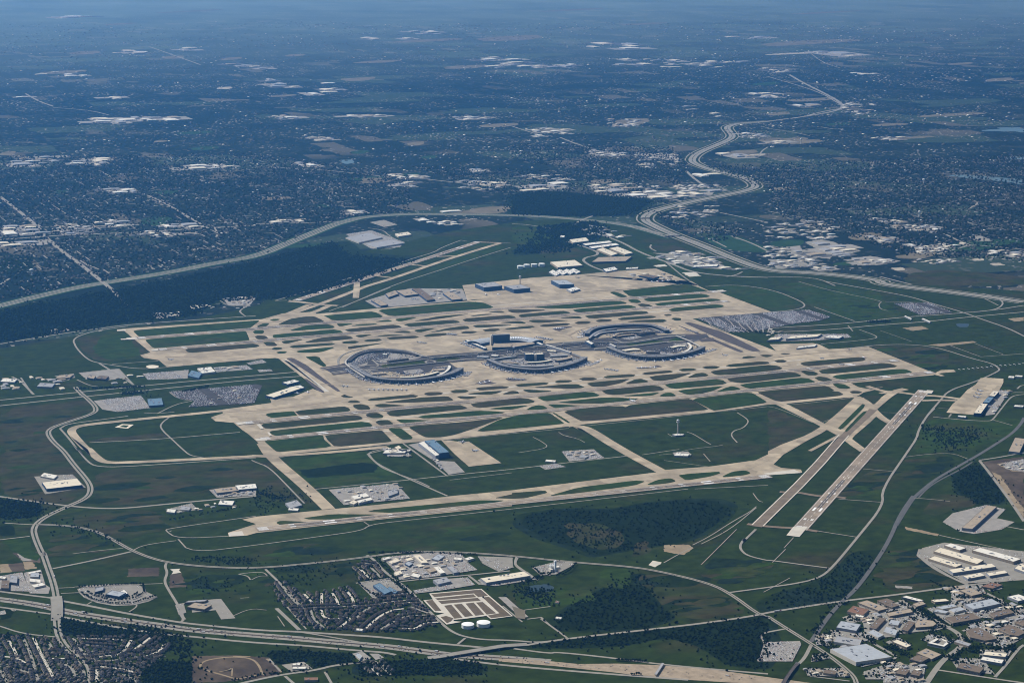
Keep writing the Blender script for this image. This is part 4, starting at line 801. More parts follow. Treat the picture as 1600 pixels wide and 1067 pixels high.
def prism(name, label, cat, pts, h, roof='roof_cream', wall='wall_pale', units=None, band=None, group=None, base=None, par=.7, docks=True, skyl=0):
    """building from a ground outline: wall, roof with parapet kerb, window band, plant on the roof, dock doors"""
    pts = ccw(pts); n = len(pts); FOOT.append(pts)
    cx = sum(p[0] for p in pts)/n; cy = sum(p[1] for p in pts)/n
    g = gz(cx, cy) if base is None else base
    t = thing(name, label, cat, (cx, cy, g), 0, group)
    L = [(p[0]-cx, p[1]-cy) for p in pts]
    w = MB()
    for i in range(n):
        a, b = L[i], L[(i+1) % n]; w.poly([(a[0], a[1], -g), (b[0], b[1], -g), (b[0], b[1], h), (a[0], a[1], h)])
    w.build('wall', wall, t)
    r = MB(); R_ = [(x*(1-.0)-(y*0), y) for x, y in L]
    ins = [(x-math.copysign(min(.8, abs(x)*.2), x), y-math.copysign(min(.8, abs(y)*.2), y)) for x, y in L]
    r.poly([(x, y, h-.05) for x, y in ins])
    for i in range(n):
        j = (i+1) % n
        a, b, c, d = L[i], L[j], ins[j], ins[i]
        r.poly([(*a, h+par), (*b, h+par), (*c, h+par), (*d, h+par)], 1)
        r.poly([(*d, h+par), (*c, h+par), (*c, h-.05), (*d, h-.05)], 1)
        r.poly([(*a, h), (*b, h), (*b, h+par), (*a, h+par)], 1)
    r.build('roof', [roof, wall], t)
    if band:
        for z0 in band:
            bm = MB()
            for i in range(n):
                a, b = L[i], L[(i+1) % n]; dx, dy = b[0]-a[0], b[1]-a[1]; q = math.hypot(dx, dy) or 1; nx, ny = dy/q*.12, -dx/q*.12
                bm.poly([(a[0]+nx+dx/q, a[1]+ny+dy/q, z0), (b[0]+nx-dx/q, b[1]+ny-dy/q, z0), (b[0]+nx-dx/q, b[1]+ny-dy/q, z0+1.7), (a[0]+nx+dx/q, a[1]+ny+dy/q, z0+1.7)])
            bm.build('window_band', 'glass', t)
    A = abs(area2(L))/2
    if units is None: units = int(min(9, max(1, A/900)))
    e = max(range(n), key=lambda i: math.hypot(L[(i+1) % n][0]-L[i][0], L[(i+1) % n][1]-L[i][1]))
    ea = math.atan2(L[(e+1) % n][1]-L[e][1], L[(e+1) % n][0]-L[e][0])
    k = 0; tries = 0
    while k < units and tries < 60:
        tries += 1
        u = random.choice(L); v = random.choice(L); f = random.uniform(.2, .8); q = random.uniform(.15, .75)
        x, y = (u[0]*f+v[0]*(1-f))*q, (u[1]*f+v[1]*(1-f))*q
        if inside((x, y), L):
            link('roof_unit', UNITB if A > 3000 and random.random() < .35 else UNIT, t, (x, y, h), ea); k += 1
    if docks and A > 2500:
        for i in range(n):
            a, b = L[i], L[(i+1) % n]; dx, dy = b[0]-a[0], b[1]-a[1]; q = math.hypot(dx, dy)
            nx, ny = dy/q, -dx/q
            wx, wy = CAMX-cx, CAMY-cy
            if nx*wx+ny*wy > 0 and q > 60:
                m = int(min(14, q/14))
                for s_ in range(m):
                    f = (s_+.5)/m
                    link('dock_door', DOCK, t, (a[0]+dx*f+nx*.2, a[1]+dy*f+ny*.2, .2), math.atan2(dy, dx))
                break
    return t
def quad(s, z):
    p = gp(s, z)
    if len(p) == 3: p = p+[(p[0][0]+p[2][0]-p[1][0], p[0][1]+p[2][1]-p[1][1])]
    return p
def slab(name, label, cat, s, depth, h, roof, wall, **k):
    a, b = gp(s); dx, dy = b[0]-a[0], b[1]-a[1]; L = math.hypot(dx, dy); nx, ny = -dy/L*depth, dx/L*depth
    return prism(name, label, cat, [a, b, (b[0]+nx, b[1]+ny), (a[0]+nx, a[1]+ny)], h, roof, wall, **k)
B_ = '''warehouse|h752,470 782,453 980,510|11|roof_cream|wall_tan|long cream-roofed warehouse, second from the back in the pale depot at the right edge|warehouse
warehouse|h727,503 757,491 882,530|10|roof_cream|wall_tan|cream-roofed warehouse nearest the rounded corner of the pale depot's loop road|warehouse
warehouse|h800,443 830,433 900,455|10|roof_white|wall_tan|small white-roofed warehouse at the back left of the pale depot|warehouse
warehouse|h927,465 962,453 1150,505|12|roof_white|wall_tan|longest white-roofed warehouse at the back right of the pale depot|warehouse
warehouse|t563,183 525,155 870,105|11|roof_cream|wall_grey|cream-roofed warehouse with a long dark front in the middle of the pale depot|warehouse
warehouse|t682,230 640,207 780,180|9|roof_cream|wall_grey|short cream-roofed warehouse at the front left of the pale depot|warehouse
warehouse|t858,207 830,185 975,160|9|roof_cream|wall_grey|short cream-roofed warehouse at the front right of the pale depot|warehouse
warehouse|t1055,145 1150,180 1200,140|10|roof_cream|wall_grey|cream-roofed warehouse cut by the right frame edge, beside the pale depot|warehouse
warehouse|t655,437 870,390 942,430|11|roof_blue|wall_grey|wide pale-blue-roofed warehouse among the brown business park buildings on the right|warehouse
warehouse|t1000,370 1090,350 1180,385|10|roof_white|wall_grey|bright white roof at the right edge, above the business park|warehouse
superstore|s605,797 890,755 1100,860|12|roof_blue|wall_pale|huge flat pale-roofed store at the bottom right|store
warehouse|s652,622 690,570 850,598|10|roof_blue|wall_grey|pale-blue-roofed block on the left rim of the business park|warehouse
warehouse|s738,492 790,447 918,478|9|roof_red|wall_tan|red-brown-roofed block at the upper left corner of the business park|warehouse
workshop|s803,530 815,508 880,520|7|roof_white|wall_pale|small white-roofed workshop in a yard behind the pale-blue-roofed block|workshop
office_block|s825,422 900,403 1070,468|8|roof_tan|wall_tan|long tan-roofed office strip along the upper edge of the business park|office
office_block|s983,405 1060,388 1122,414|8|roof_brown|wall_tan|brown-roofed office above the long tan office strip|office
office_block|s1038,437 1095,418 1160,442|8|roof_brown|wall_tan|brown-roofed office right of the long tan office strip|office
office_block|s920,622 1000,540 1052,552|9|roof_brown|wall_tan|narrow brown-roofed office running away from the viewer in the business park|office
workshop|s905,660 950,638 1035,682|7|roof_blue|wall_pale|pale blue roofed workshop below the narrow brown office|workshop
office_block|t50,532 28,505 215,470|9|roof_tan|wall_tan|long tan-roofed office left of the business park's tree-lined avenue|office
workshop|t42,592 62,558 138,572|8|roof_blue|wall_pale|pale-blue-roofed workshop just below the long tan office|workshop
workshop|t0,655 22,615 118,645|8|roof_blue|wall_pale|lower of two pale-blue-roofed workshops near the long tan office|workshop
office_block|t148,637 205,568 256,582|9|roof_brown|wall_tan|narrow brown-roofed office left of the courtyard office|office
workshop|t400,492 430,475 530,492|7|roof_blue|wall_pale|pale-blue-roofed shed, lower left of three beside the avenue trees|workshop
workshop|t428,460 550,435 602,450|7|roof_blue|wall_pale|pale-blue-roofed shed, upper of three beside the avenue trees|workshop
workshop|t528,480 618,455 662,477|7|roof_blue|wall_pale|pale-blue-roofed shed, lower right of three beside the avenue trees|workshop
office_block|t618,322 700,303 795,348|9|roof_tan|wall_tan|tan-roofed office across the road from the pale depot|office
office_block|t498,543 720,505 785,548|9|roof_brown|wall_tan|broad brown-roofed office in the middle of the business park|office
office_block|t850,512 1012,473 1055,502|9|roof_brown|wall_tan|brown-roofed office in front of the wide pale-blue warehouse|office
office_block|t385,400 500,390 533,408|6|roof_cream|wall_tan|cream-roofed low office beside the tan-roofed yard|office
office_block|t238,432 310,410 343,432|6|roof_tan|wall_tan|small tan-roofed low office near the white curved office|office
office_block|t150,372 185,362 325,398|8|roof_white|wall_grey|white curved-front office under the cross road|office
office_block|t72,737 110,720 225,767|8|roof_cream|wall_tan|cream-roofed office on the lawn left of the white court building|office
office_block|t268,822 345,785 468,835|8|roof_tan|wall_tan|tan-roofed office below the white court building|office
office_block|t212,872 275,838 370,862|9|roof_brown|wall_tan|square brown-roofed office beside the curving road's lower end|office
warehouse|t800,842 818,815 1002,832|8|roof_cream|wall_grey|cream-roofed long shed, upper of two among dark trees|warehouse
warehouse|t782,882 800,855 972,885|8|roof_white|wall_grey|white-roofed long shed, lower of two among dark trees|warehouse
office_block|t592,945 630,905 812,945|10|roof_brown|wall_tan|brown-roofed office with a stepped pale front at the bottom right|office
apartment_block|t98,990 132,950 214,966|9|roof_brown|wall_tan|brown-roofed flats, left of a pair near the bottom edge|flats
apartment_block|t218,1000 245,965 316,978|9|roof_brown|wall_tan|brown-roofed flats, right of a pair near the bottom edge|flats
office_block|t1058,582 1110,558 1180,585|9|roof_brown|wall_tan|brown-roofed office cut by the right edge below the business park|office
workshop|s632,738 655,690 858,722|8|roof_grey|wall_pale|grey flat-roofed workshop behind the huge pale-roofed store|workshop
workshop|s548,990 560,963 655,975|7|roof_brown|wall_tan|brown-roofed block in the small car park by the bottom right bend|workshop
office_block|t790,292 870,262 962,278|7|roof_red|wall_tan|red-brown-roofed building right under the pale depot's access road|office
parcel_hall|u522,838 720,660 800,668|12|roof_tan|wall_grey|long tan-roofed parcel hall standing alone on its own paved yard|warehouse
parcel_hall|u893,227 945,120 1030,130|12|roof_tan|wall_grey|tan-roofed hall at the right edge above the earthworks|warehouse
cargo_hangar|Z655,808 772,648 890,655|16|roof_cream|wall_blue|cream-roofed cargo hangar, nearest of three at the right-hand apron|hangar
cargo_hangar|Z808,632 892,540 992,546|15|roof_steel|wall_blue|blue-grey-roofed cargo hangar, middle of three at the right-hand apron|hangar
cargo_hangar|Z903,522 982,438 1080,446|16|roof_cream|wall_blue|cream-roofed cargo hangar, farthest of three at the right-hand apron|hangar
shed|Z1228,215 1240,185 1335,190|9|roof_white|wall_pale|white rounded shed beyond the right-hand apron, left of two|shed
shed|Z1345,195 1350,172 1470,178|9|roof_white|wall_pale|white rounded shed beyond the right-hand apron, right of two|shed
shed|Z385,865 400,842 535,855|8|roof_white|wall_grey|white shed at the near corner of the right-hand apron|shed
shed|Z1318,695 1340,668 1494,676|8|roof_white|wall_grey|white shed at the right edge beside the cargo car park|shed
warehouse|e212,187 190,156 350,138|13|roof_cream|wall_blue|big cream-roofed warehouse alone in the brown fields at the left|warehouse
shed|e183,128 200,113 262,125|7|roof_white|wall_pale|small white shed behind the big lone cream warehouse|shed
terrace_shed|p222,178 318,158 332,170|6|roof_white|wall_pale|thin white-roofed shed, farthest row of the depot by the left arterial road|shed
terrace_shed|p242,213 246,182 315,182|7|roof_blue|wall_pale|pale-blue-roofed shed, middle row of the depot by the left arterial road|shed
terrace_shed|p238,250 236,225 325,236|7|roof_white|wall_pale|white-roofed shed, third row of the depot by the left arterial road|shed
terrace_shed|p250,280 338,260 368,278|7|roof_white|wall_pale|white-roofed shed, nearest row of the depot by the left arterial road|shed
office_block|p8,302 14,240 75,242|10|roof_brown|wall_tan|brown-roofed office at the left frame edge beside the depot|office
office_block|p78,255 84,198 142,205|10|roof_grey|wall_grey|grey-roofed office between the left frame edge and the depot|office
shed|p-10,222 2,205 52,213|6|roof_white|wall_pale|white shed on the left frame edge above the offices|shed
campus_hall|p850,352 905,322 1015,342|12|roof_blue|wall_blue|pale-blue-roofed main hall in the round tree-dotted car park|hall
campus_hall|p935,347 1000,315 1032,345|9|roof_white|wall_blue|white-roofed right wing in the round tree-dotted car park|hall
campus_hall|p768,305 838,288 832,320|8|roof_grey|wall_blue|grey-roofed low left wing in the round tree-dotted car park|hall
school|q-40,455 20,420 158,440|9|roof_tan|wall_tan|tan flat-roofed school block beside the pale angled car park|school
school|q-60,420 -30,405 130,395|7|roof_grey|wall_tan|grey-roofed rear school wing beside the pale angled car park|school
shed|q805,925 812,908 875,905|5|roof_white|wall_pale|white canopy shed, farther of two beside the bottom left earthworks|shed
shed|q808,952 812,935 918,935|5|roof_white|wall_pale|white canopy shed, nearer of two beside the bottom left earthworks|shed
restaurant|q905,1042 905,1020 1012,1018|7|roof_red|wall_tan|orange tile-roofed restaurant at the bottom edge|restaurant
filling_station|q1315,845 1335,820 1372,850|6|roof_blue|wall_pale|pale-blue-roofed filling station by the freeway's slip road|filling station
shed|q1308,640 1320,625 1388,632|5|roof_white|wall_pale|little white shed between townhouses and freeway|shed
workshop|r183,120 240,104 265,115|6|roof_white|wall_pale|white-roofed workshop at the top left corner of the workshop estate|workshop
workshop|r238,145 310,120 340,136|7|roof_cream|wall_pale|cream-roofed workshop second from the left in the workshop estate's back row|workshop
workshop|r508,155 440,92 495,88|8|roof_cream|wall_pale|long cream-roofed workshop running away from the viewer in the workshop estate|workshop
workshop|r588,120 640,85 695,100|7|roof_blue|wall_grey|blue-roofed workshop right of the long cream one in the workshop estate|workshop
workshop|r765,125 772,108 835,116|6|roof_white|wall_pale|white-roofed workshop at the right of the estate's back row|workshop
workshop|r848,120 900,104 935,116|6|roof_white|wall_pale|white-roofed workshop nearest the estate's right-hand corner|workshop
workshop|r285,232 335,214 356,238|7|roof_cream|wall_pale|cream-roofed workshop at the estate's front left, by the straight street|workshop
workshop|r418,258 440,235 505,250|6|roof_white|wall_pale|white-roofed workshop in the middle of the estate's front row|workshop
workshop|r660,240 605,188 645,180|8|roof_white|wall_pale|tall white-roofed workshop right of the estate's front row|workshop
workshop|r770,235 712,185 752,178|8|roof_grey|wall_grey|grey-roofed workshop next to the tall white-roofed one|workshop
workshop|r545,205 600,190 635,215|6|roof_tan|wall_tan|tan-roofed workshop in the middle of the workshop estate|workshop
workshop|r372,160 402,140 438,160|6|roof_blue|wall_blue|dark-blue-roofed workshop in the estate's central yard|workshop
warehouse|r600,292 705,268 748,302|9|roof_grey|wall_grey|grey-roofed warehouse across the street from the workshop estate|warehouse
warehouse|r982,278 1335,222 1385,258|10|roof_cream|wall_grey|very long cream-roofed warehouse above the settling basins|warehouse
church_hall|r118,335 172,312 265,382|10|roof_steel|wall_blue|dark blue church hall inside the tan ring of parking|church
church_hall|r228,362 250,345 318,382|8|roof_steel|wall_blue|dark blue annex beside the church hall|church
maintenance_hangar|X845,320 690,190 790,178|27|roof_steel|wall_blue|great blue-roofed hangar beside the square apron, with dark doors|hangar
hangar_annex|X803,352 625,215 690,196|17|roof_white|wall_grey|lower white-roofed workshop along the great blue hangar's left side|annex
office_block|X318,300 388,283 412,303|8|roof_cream|wall_tan|cream-roofed building, front of three beside the curved airport lane|office
office_block|X375,262 420,243 452,268|8|roof_cream|wall_tan|cream-roofed building, rear of three beside the curved airport lane|office
office_block|X418,298 440,280 552,285|7|roof_white|wall_tan|long white-roofed building, right of three beside the curved airport lane|office
office_block|e985,205 972,186 1072,174|9|roof_tan|wall_grey|tan-roofed office west of the apron's south lane|office
office_block|e1075,190 1068,170 1160,162|9|roof_white|wall_grey|white-roofed office beside the tan-roofed office near the apron's south lane|office
house_block|e990,255 1000,236 1065,240|6|roof_white|wall_grey|white low building among trees left of the near runway's end|shed
house_block|e755,290 762,276 800,280|6|roof_white|wall_pale|white low building at the left end of the lane above the near runway|shed
house_block|e815,280 825,265 868,268|6|roof_grey|wall_pale|grey low building on the lane above the near runway|shed
fire_station|f432,220 498,205 515,220|8|roof_white|wall_pale|white-roofed station in the compound by the near runway|station
fire_station|f458,240 520,225 530,236|8|roof_white|wall_pale|white-roofed station hall in front of the other one by the near runway|station
fire_station|f420,250 440,238 465,245|7|roof_cream|wall_pale|small cream-roofed block at the front of the compound by the near runway|station
fire_station|f598,198 640,183 645,205|8|roof_grey|wall_grey|grey-roofed block at the right of the compound by the near runway|station
shed|f132,250 185,235 210,258|8|roof_grey|wall_grey|grey-roofed shed left of the wide crossing taxiway|shed
shed|f145,282 150,272 195,275|5|roof_white|wall_pale|white low shed below the grey-roofed shed left of the crossing taxiway|shed
office_block|f575,25 590,10 690,8|7|roof_white|wall_pale|white low office inside the curved airport lane|office
maintenance_hangar|C300,52 225,20 375,5|28|roof_grey|wall_blue|left of three dark-fronted hangars on the far apron|hangar
maintenance_hangar|C548,68 468,40 605,28|27|roof_grey|wall_blue|middle of three dark-fronted hangars on the far apron|hangar
maintenance_hangar|C930,28 860,-8 980,-12|27|roof_blue|wall_blue|right of three dark-fronted hangars on the far apron|hangar
shed|C988,66 1062,45 1102,64|12|roof_white|wall_grey|white arched shed right of the three dark-fronted hangars|shed
cargo_hall|B945,80 918,50 1000,22|12|roof_tan|wall_blue|tan-roofed cargo hall, farthest left on the grey cargo apron|hall
cargo_hall|B1080,68 1005,25 1120,10|12|roof_tan|wall_blue|tan-roofed cargo hall, second from the left on the grey cargo apron|hall
cargo_hall|B1265,105 1140,10 1205,3|13|roof_brown|wall_blue|long brown-roofed cargo hall in the middle of the grey cargo apron|hall
cargo_hall|B1475,102 1395,45 1480,36|13|roof_tan|wall_blue|tan-roofed cargo hall at the right of the grey cargo apron|hall
cargo_hall|B880,152 800,105 860,95|11|roof_tan|wall_blue|tan-roofed cargo hall nearest the diagonal runway|hall
warehouse|k360,778 462,765 482,785|12|roof_cream|wall_tan|cream-roofed shed farthest along the cargo road beyond the far apron|warehouse
warehouse|k440,803 608,785 628,796|10|roof_white|wall_blue|upper of two thin white-roofed sheds beyond the far apron|warehouse
warehouse|k478,822 648,800 672,811|10|roof_white|wall_blue|lower of two thin white-roofed sheds beyond the far apron|warehouse
warehouse|k528,840 568,828 662,865|12|roof_cream|wall_tan|cream-roofed shed, left of the paired blocks beyond the far apron|warehouse
warehouse|k608,832 660,822 757,860|12|roof_cream|wall_tan|cream-roofed shed, right of the paired blocks beyond the far apron|warehouse
warehouse|k498,918 540,888 750,882|13|roof_tan|wall_blue|broad tan-roofed warehouse beyond the far apron|warehouse
warehouse|k238,918 392,905 442,938|14|roof_cream|wall_tan|broad cream-roofed warehouse beside the four white tanks|warehouse
shed|k230,980 255,966 300,990|8|roof_white|wall_grey|first of four small white roofs in a row by the far apron, from the left|shed
shed|k275,975 300,962 345,985|8|roof_white|wall_grey|second of four small white roofs in a row by the far apron, from the left|shed
shed|k318,972 342,960 388,982|8|roof_white|wall_grey|third of four small white roofs in a row by the far apron, from the left|shed
shed|k360,968 385,957 430,978|8|roof_white|wall_grey|fourth of four small white roofs in a row by the far apron, from the left|shed
shed|k568,962 640,948 662,965|10|roof_white|wall_blue|white-roofed shed behind the busy end of the far apron|shed
shed|k300,762 305,752 330,754|12|roof_white|wall_pale|small white block at the far end of the cargo road|shed
shed|k710,962 715,953 790,950|8|roof_white|wall_pale|thin white roof in the grass above the far apron's right end|shed
cargo_hall|k795,1005 830,995 920,1010|12|roof_brown|wall_blue|dark-roofed freight block on the right end of the far apron|hall
warehouse|k1128,950 1140,938 1292,932|9|roof_white|wall_grey|long white roof among sheds beside the great highway|warehouse
warehouse|j560,765 705,735 790,765|11|roof_grey|wall_pale|grey-roofed distribution block, rear of two beside the wood beyond the airfield|warehouse
warehouse|j680,805 850,778 925,800|11|roof_grey|wall_pale|grey-roofed distribution block, front of two beside the wood beyond the airfield|warehouse
warehouse|j868,742 950,730 972,746|12|roof_cream|wall_pale|cream-roofed block right of the grey distribution blocks|warehouse
shed|A808,582 790,562 905,550|9|roof_white|wall_pale|upper of two bright white roofs in the car park left of the terminals|shed
shed|A830,605 812,585 925,570|9|roof_white|wall_pale|lower of two bright white roofs in the car park left of the terminals|shed
hall|A710,622 742,578 832,600|9|roof_steel|wall_blue|blue-roofed hall in the car park left of the terminals|hall
hall|a930,778 920,735 1010,728|8|roof_steel|wall_blue|blue-roofed hall at the corner of the striped car park|hall
cargo_hall|E575,165 505,148 735,72|14|roof_cream|wall_blue|broad cream-roofed cargo hall at the left bridge taxiways|hall
cargo_hall|E738,100 700,78 795,62|10|roof_white|wall_blue|white end block of the cargo hall at the left bridge taxiways|hall
cargo_hall|E690,55 645,40 745,16|12|roof_white|wall_blue|smaller white-roofed cargo hall behind the broad cream one|hall
cargo_hall|d112,360 145,342 338,328|11|roof_cream|wall_grey|long cream-roofed cargo hall right of the right bridge taxiways|hall
cargo_hall|d-5,367 20,350 90,346|11|roof_cream|wall_grey|short cream-roofed cargo hall beside the long one|hall
cargo_hall|d352,352 380,338 472,342|8|roof_white|wall_grey|white-roofed cargo hall at the right end of its row|hall
canopy_hall|H450,78 470,62 622,46|8|roof_white|wall_grey|white canopy hall standing alone on the apron's right end|hall
toll_canopy|d852,216 858,212 900,232|7|roof_white|wall_grey|white toll roof across the parkway, left of two|toll plaza
toll_canopy|d960,232 968,228 1018,250|7|roof_white|wall_grey|white toll roof across the parkway, right of two|toll plaza
shed|a0,625 20,605 110,608|8|roof_white|wall_grey|white flat roof at the left edge beside the parkway|shed
shed|a230,655 250,632 345,636|8|roof_grey|wall_grey|grey flat-roofed block left of the parkway crossing|shed
shed|a345,605 370,585 460,580|8|roof_tan|wall_tan|tan round-yard block left of the parkway crossing|shed
office_block|a545,600 560,582 600,590|10|roof_tan|wall_blue|tan-roofed office in the earthy yard left of the terminals|office
office_block|a600,606 620,588 680,592|10|roof_brown|wall_blue|brown-roofed office in the earthy yard left of the terminals|office
connector_building|x270,270 212,240 240,230|20|roof_white|wall_blue|tall white-roofed station block between the middle and right terminals|station
shed|v600,152 605,143 648,147|6|roof_white|wall_pale|small white roof inside the left loop's car park|shed
shed|w950,240 955,228 1040,236|10|roof_cream|wall_pale|cream block behind the twin hotel blocks|shed
shed|w270,300 285,285 400,290|8|roof_grey|wall_grey|grey block on the parkway left of the dark old tower|shed
shed|w410,288 420,276 490,280|8|roof_white|wall_grey|white block on the parkway left of the dark old tower|shed
shed|g735,34 745,24 808,26|7|roof_white|wall_pale|white building in front of the control tower field|shed
shed|z300,930 330,905 410,915|6|roof_white|wall_pale|small white building beside the lane below the control tower|shed
shed|z430,965 450,945 600,940|5|roof_white|wall_pale|white low building, right one beside the lane below the control tower|shed
shed|g150,60 155,52 200,56|5|roof_white|wall_pale|white hut at the left of the gravel compound below the tower|shed
shed|g300,40 320,30 350,36|6|roof_grey|wall_pale|grey hut in the gravel compound below the tower|shed
depot_shed|h845,880 860,870 925,890|7|roof_grey|wall_tan|grey low shed in the small bottom right estate|shed
farm_house|g195,700 200,692 215,695|5|roof_red|wall_pale|little red-roofed house by the sports meadow|house
shed|g195,772 202,764 228,768|5|roof_white|wall_pale|little white shed at the farm lane's bend|shed'''
for ln in B_.split('\n'):
    name, s, h, rf, wl, lab, cat = ln.split('|'); h = float(h)
    off = name in ('office_block', 'apartment_block', 'school', 'campus_hall', 'connector_building')
    prism(name, lab, cat, quad(s, h), h, rf, wl, band=[2.0, 5.4] if off and h > 7.5 else ([2.2] if off else None))
prism('office_block', 'tan-roofed courtyard office with an open middle in the business park', 'office', gp('t255,592 285,553 400,568 428,592 400,612 262,622', 9), 9, 'roof_tan', 'wall_tan', band=[2., 5.4])
prism('office_block', 'broad dark-roofed stepped office right of the business park\'s curving road', 'office', gp('t668,652 700,635 770,620 800,640 830,650 915,712 820,728 700,700', 9), 9, 'roof_brown', 'wall_tan', band=[2., 5.4])
prism('office_block', 'broad brown stepped office at the right edge, beside the stepped dark one', 'office', gp('t925,637 1010,598 1060,615 1150,660 1090,690 1020,680', 9), 9, 'roof_brown', 'wall_tan', band=[2., 5.4])
prism('office_block', 'white frame-shaped office round a square court on the lawn', 'office', gp('t355,748 425,708 450,715 400,745 480,765 505,738 525,752 490,778', 8), 8, 'roof_white', 'wall_pale', band=[2., 5.]); 
prism('office_block', 'white front wing of the frame-shaped office on the lawn', 'office', gp('t455,718 465,710 520,732 508,738', 8), 8, 'roof_white', 'wall_pale')
prism('garage', 'flat tan multi-storey garage in front of the blue-roofed terminal', 'garage', gp('w425,208 440,165 820,158 840,172 650,202', 17), 17, 'roof_tan', 'wall_blue', band=[3, 7, 11], docks=False)
slab('hotel', 'dark glass hotel slab standing before the blue-roofed terminal', 'hotel', 'w432,187 594,180', 24, 64, 'roof_grey', 'wall_blue', band=[4, 10, 16, 22, 28, 34, 40, 46, 52], docks=False)
slab('hotel_lit_side', 'sunlit left end of the dark glass hotel slab, as a pale block', 'hotel', 'w414,188 430,187', 26, 60, 'roof_white', 'wall_pale', docks=False)  # the slab's sunlit end wall, its light put into a pale block
slab('hotel', 'left of twin hotel blocks inside the middle terminal ring', 'hotel', 'w745,335 828,333', 40, 38, 'roof_cream', 'wall_blue', band=[4, 10, 16, 22, 28], docks=False)
slab('hotel', 'right of twin hotel blocks inside the middle terminal ring', 'hotel', 'w855,332 928,327', 40, 36, 'roof_cream', 'wall_blue', band=[4, 10, 16, 22, 28], docks=False)
slab('hotel_lit_side', 'sunlit left side of the right twin hotel block, as a pale block', 'hotel', 'w832,336 852,335', 30, 37, 'roof_white', 'wall_pale', docks=False)  # lit side of the right-hand block, sunlight put into pale walls
# ------------------------------------------------------------------ half-ring terminals
def sweep(line_a, line_b, z0, z1, caps=True):
    m = MB(); n = len(line_a)
    for i in range(n-1):
        a, b, c, d = line_a[i], line_a[i+1], line_b[i+1], line_b[i]
        m.poly([(*a, z1), (*b, z1), (*c, z1), (*d, z1)]); m.poly([(*b, z0), (*a, z0), (*a, z1), (*b, z1)][::-1]); m.poly([(*d, z0), (*c, z0), (*c, z1), (*d, z1)][::-1])
    if caps:
        for i in (0, n-1): m.poly([(*line_a[i], z0), (*line_b[i], z0), (*line_b[i], z1), (*line_a[i], z1)])
    return m
def even(p, step):
    out = [p[0]]; acc = 0.
    for i in range(len(p)-1):
        a, b = p[i], p[i+1]; L = math.hypot(b[0]-a[0], b[1]-a[1]); s_ = step-acc
        while s_ < L: f = s_/L; out.append((a[0]+(b[0]-a[0])*f, a[1]+(b[1]-a[1])*f)); s_ += step
        acc = (acc+L) % step if False else L-(s_-step)
    return out
_j = MB(); _j.box(0, 11, 4.2, 3.0, 22, 3.0, bottom=True); _j.box(0, 20, 0, 1.4, 1.4, 4.2); JET = shared('jet_bridge', _j, 'metal')
_j = MB(); _j.box(0, 0, 5, 1.0, 1.0, 13); COLM = shared('column', _j, 'wall_grey')
def half_ring(label, s, width, side, out_side, h=21):
    line = smooth(gp(s), 3, False); ln = even(line, 16.)
    o = offset_line(ln, width*side); cx = sum(p[0] for p in ln)/len(ln); cy = sum(p[1] for p in ln)/len(ln); g = gz(cx, cy)
    loc = lambda q: [(x-cx, y-cy) for x, y in q]
    t = thing('terminal', label, 'terminal', (cx, cy, g))
    sweep(loc(ln), loc(o), -g, 5).build('apron_level', 'wall_blue', t)
    sweep(loc(offset_line(ln, side*1.5)), loc(offset_line(ln, (width-1.5)*side)), 5, h-3).build('glass_band', 'glass', t)
    rf = sweep(loc(offset_line(ln, -side*1.5)), loc(offset_line(ln, (width+1.5)*side)), h-3, h).build('roof', 'ring_roof', t)
    sweep(loc(offset_line(ln, side*3)), loc(offset_line(ln, side*8)), h, h+1.4).build('roof_lantern', 'roof_grey', rf)
    for i, q in enumerate(offset_line(ln, side*1.2)): link('column', COLM, t, (q[0]-cx, q[1]-cy, 0))
    L = len(ln); stands = []
    for i in range(2, L-2, 3):
        a, b = ln[i-1], ln[i+1]; ang = math.atan2(b[1]-a[1], b[0]-a[0]); na = ang+(-math.pi/2)*side   # outward
        link('jet_bridge', JET, t, (ln[i][0]-cx, ln[i][1]-cy, 0), na-math.pi/2)
        stands.append((ln[i][0], ln[i][1], na))
    for i in range(3, L-2, 4):
        q = offset_line(ln, side*(width*.3+random.random()*width*.4))[i]; link('roof_unit', UNITB, t, (q[0]-cx, q[1]-cy, h), random.random())
    return stands
TE = half_ring('half-ring terminal of the left loop, dark glass front and jet bridges facing the viewer', 'v285,290 340,325 450,392 560,418 700,431 850,433 1000,424 1180,394 1300,360 1385,312', 30, 1, -1)
TC = half_ring('half-ring terminal of the middle loop, below the twin hotel blocks', 'w370,352 450,390 540,422 700,446 860,456 1000,441 1150,412 1262,376 1350,328', 30, 1, -1)
TA = half_ring('near half-ring terminal of the right loop', 'x415,325 480,352 580,390 700,414 860,425 1000,418 1150,396 1285,362 1375,318', 30, 1, -1)
TB = half_ring('far half-ring terminal of the right loop, behind the parkway', 'x205,190 215,170 270,135 400,112 560,100 700,97 860,102 960,130 1030,165', 30, -1, 1)
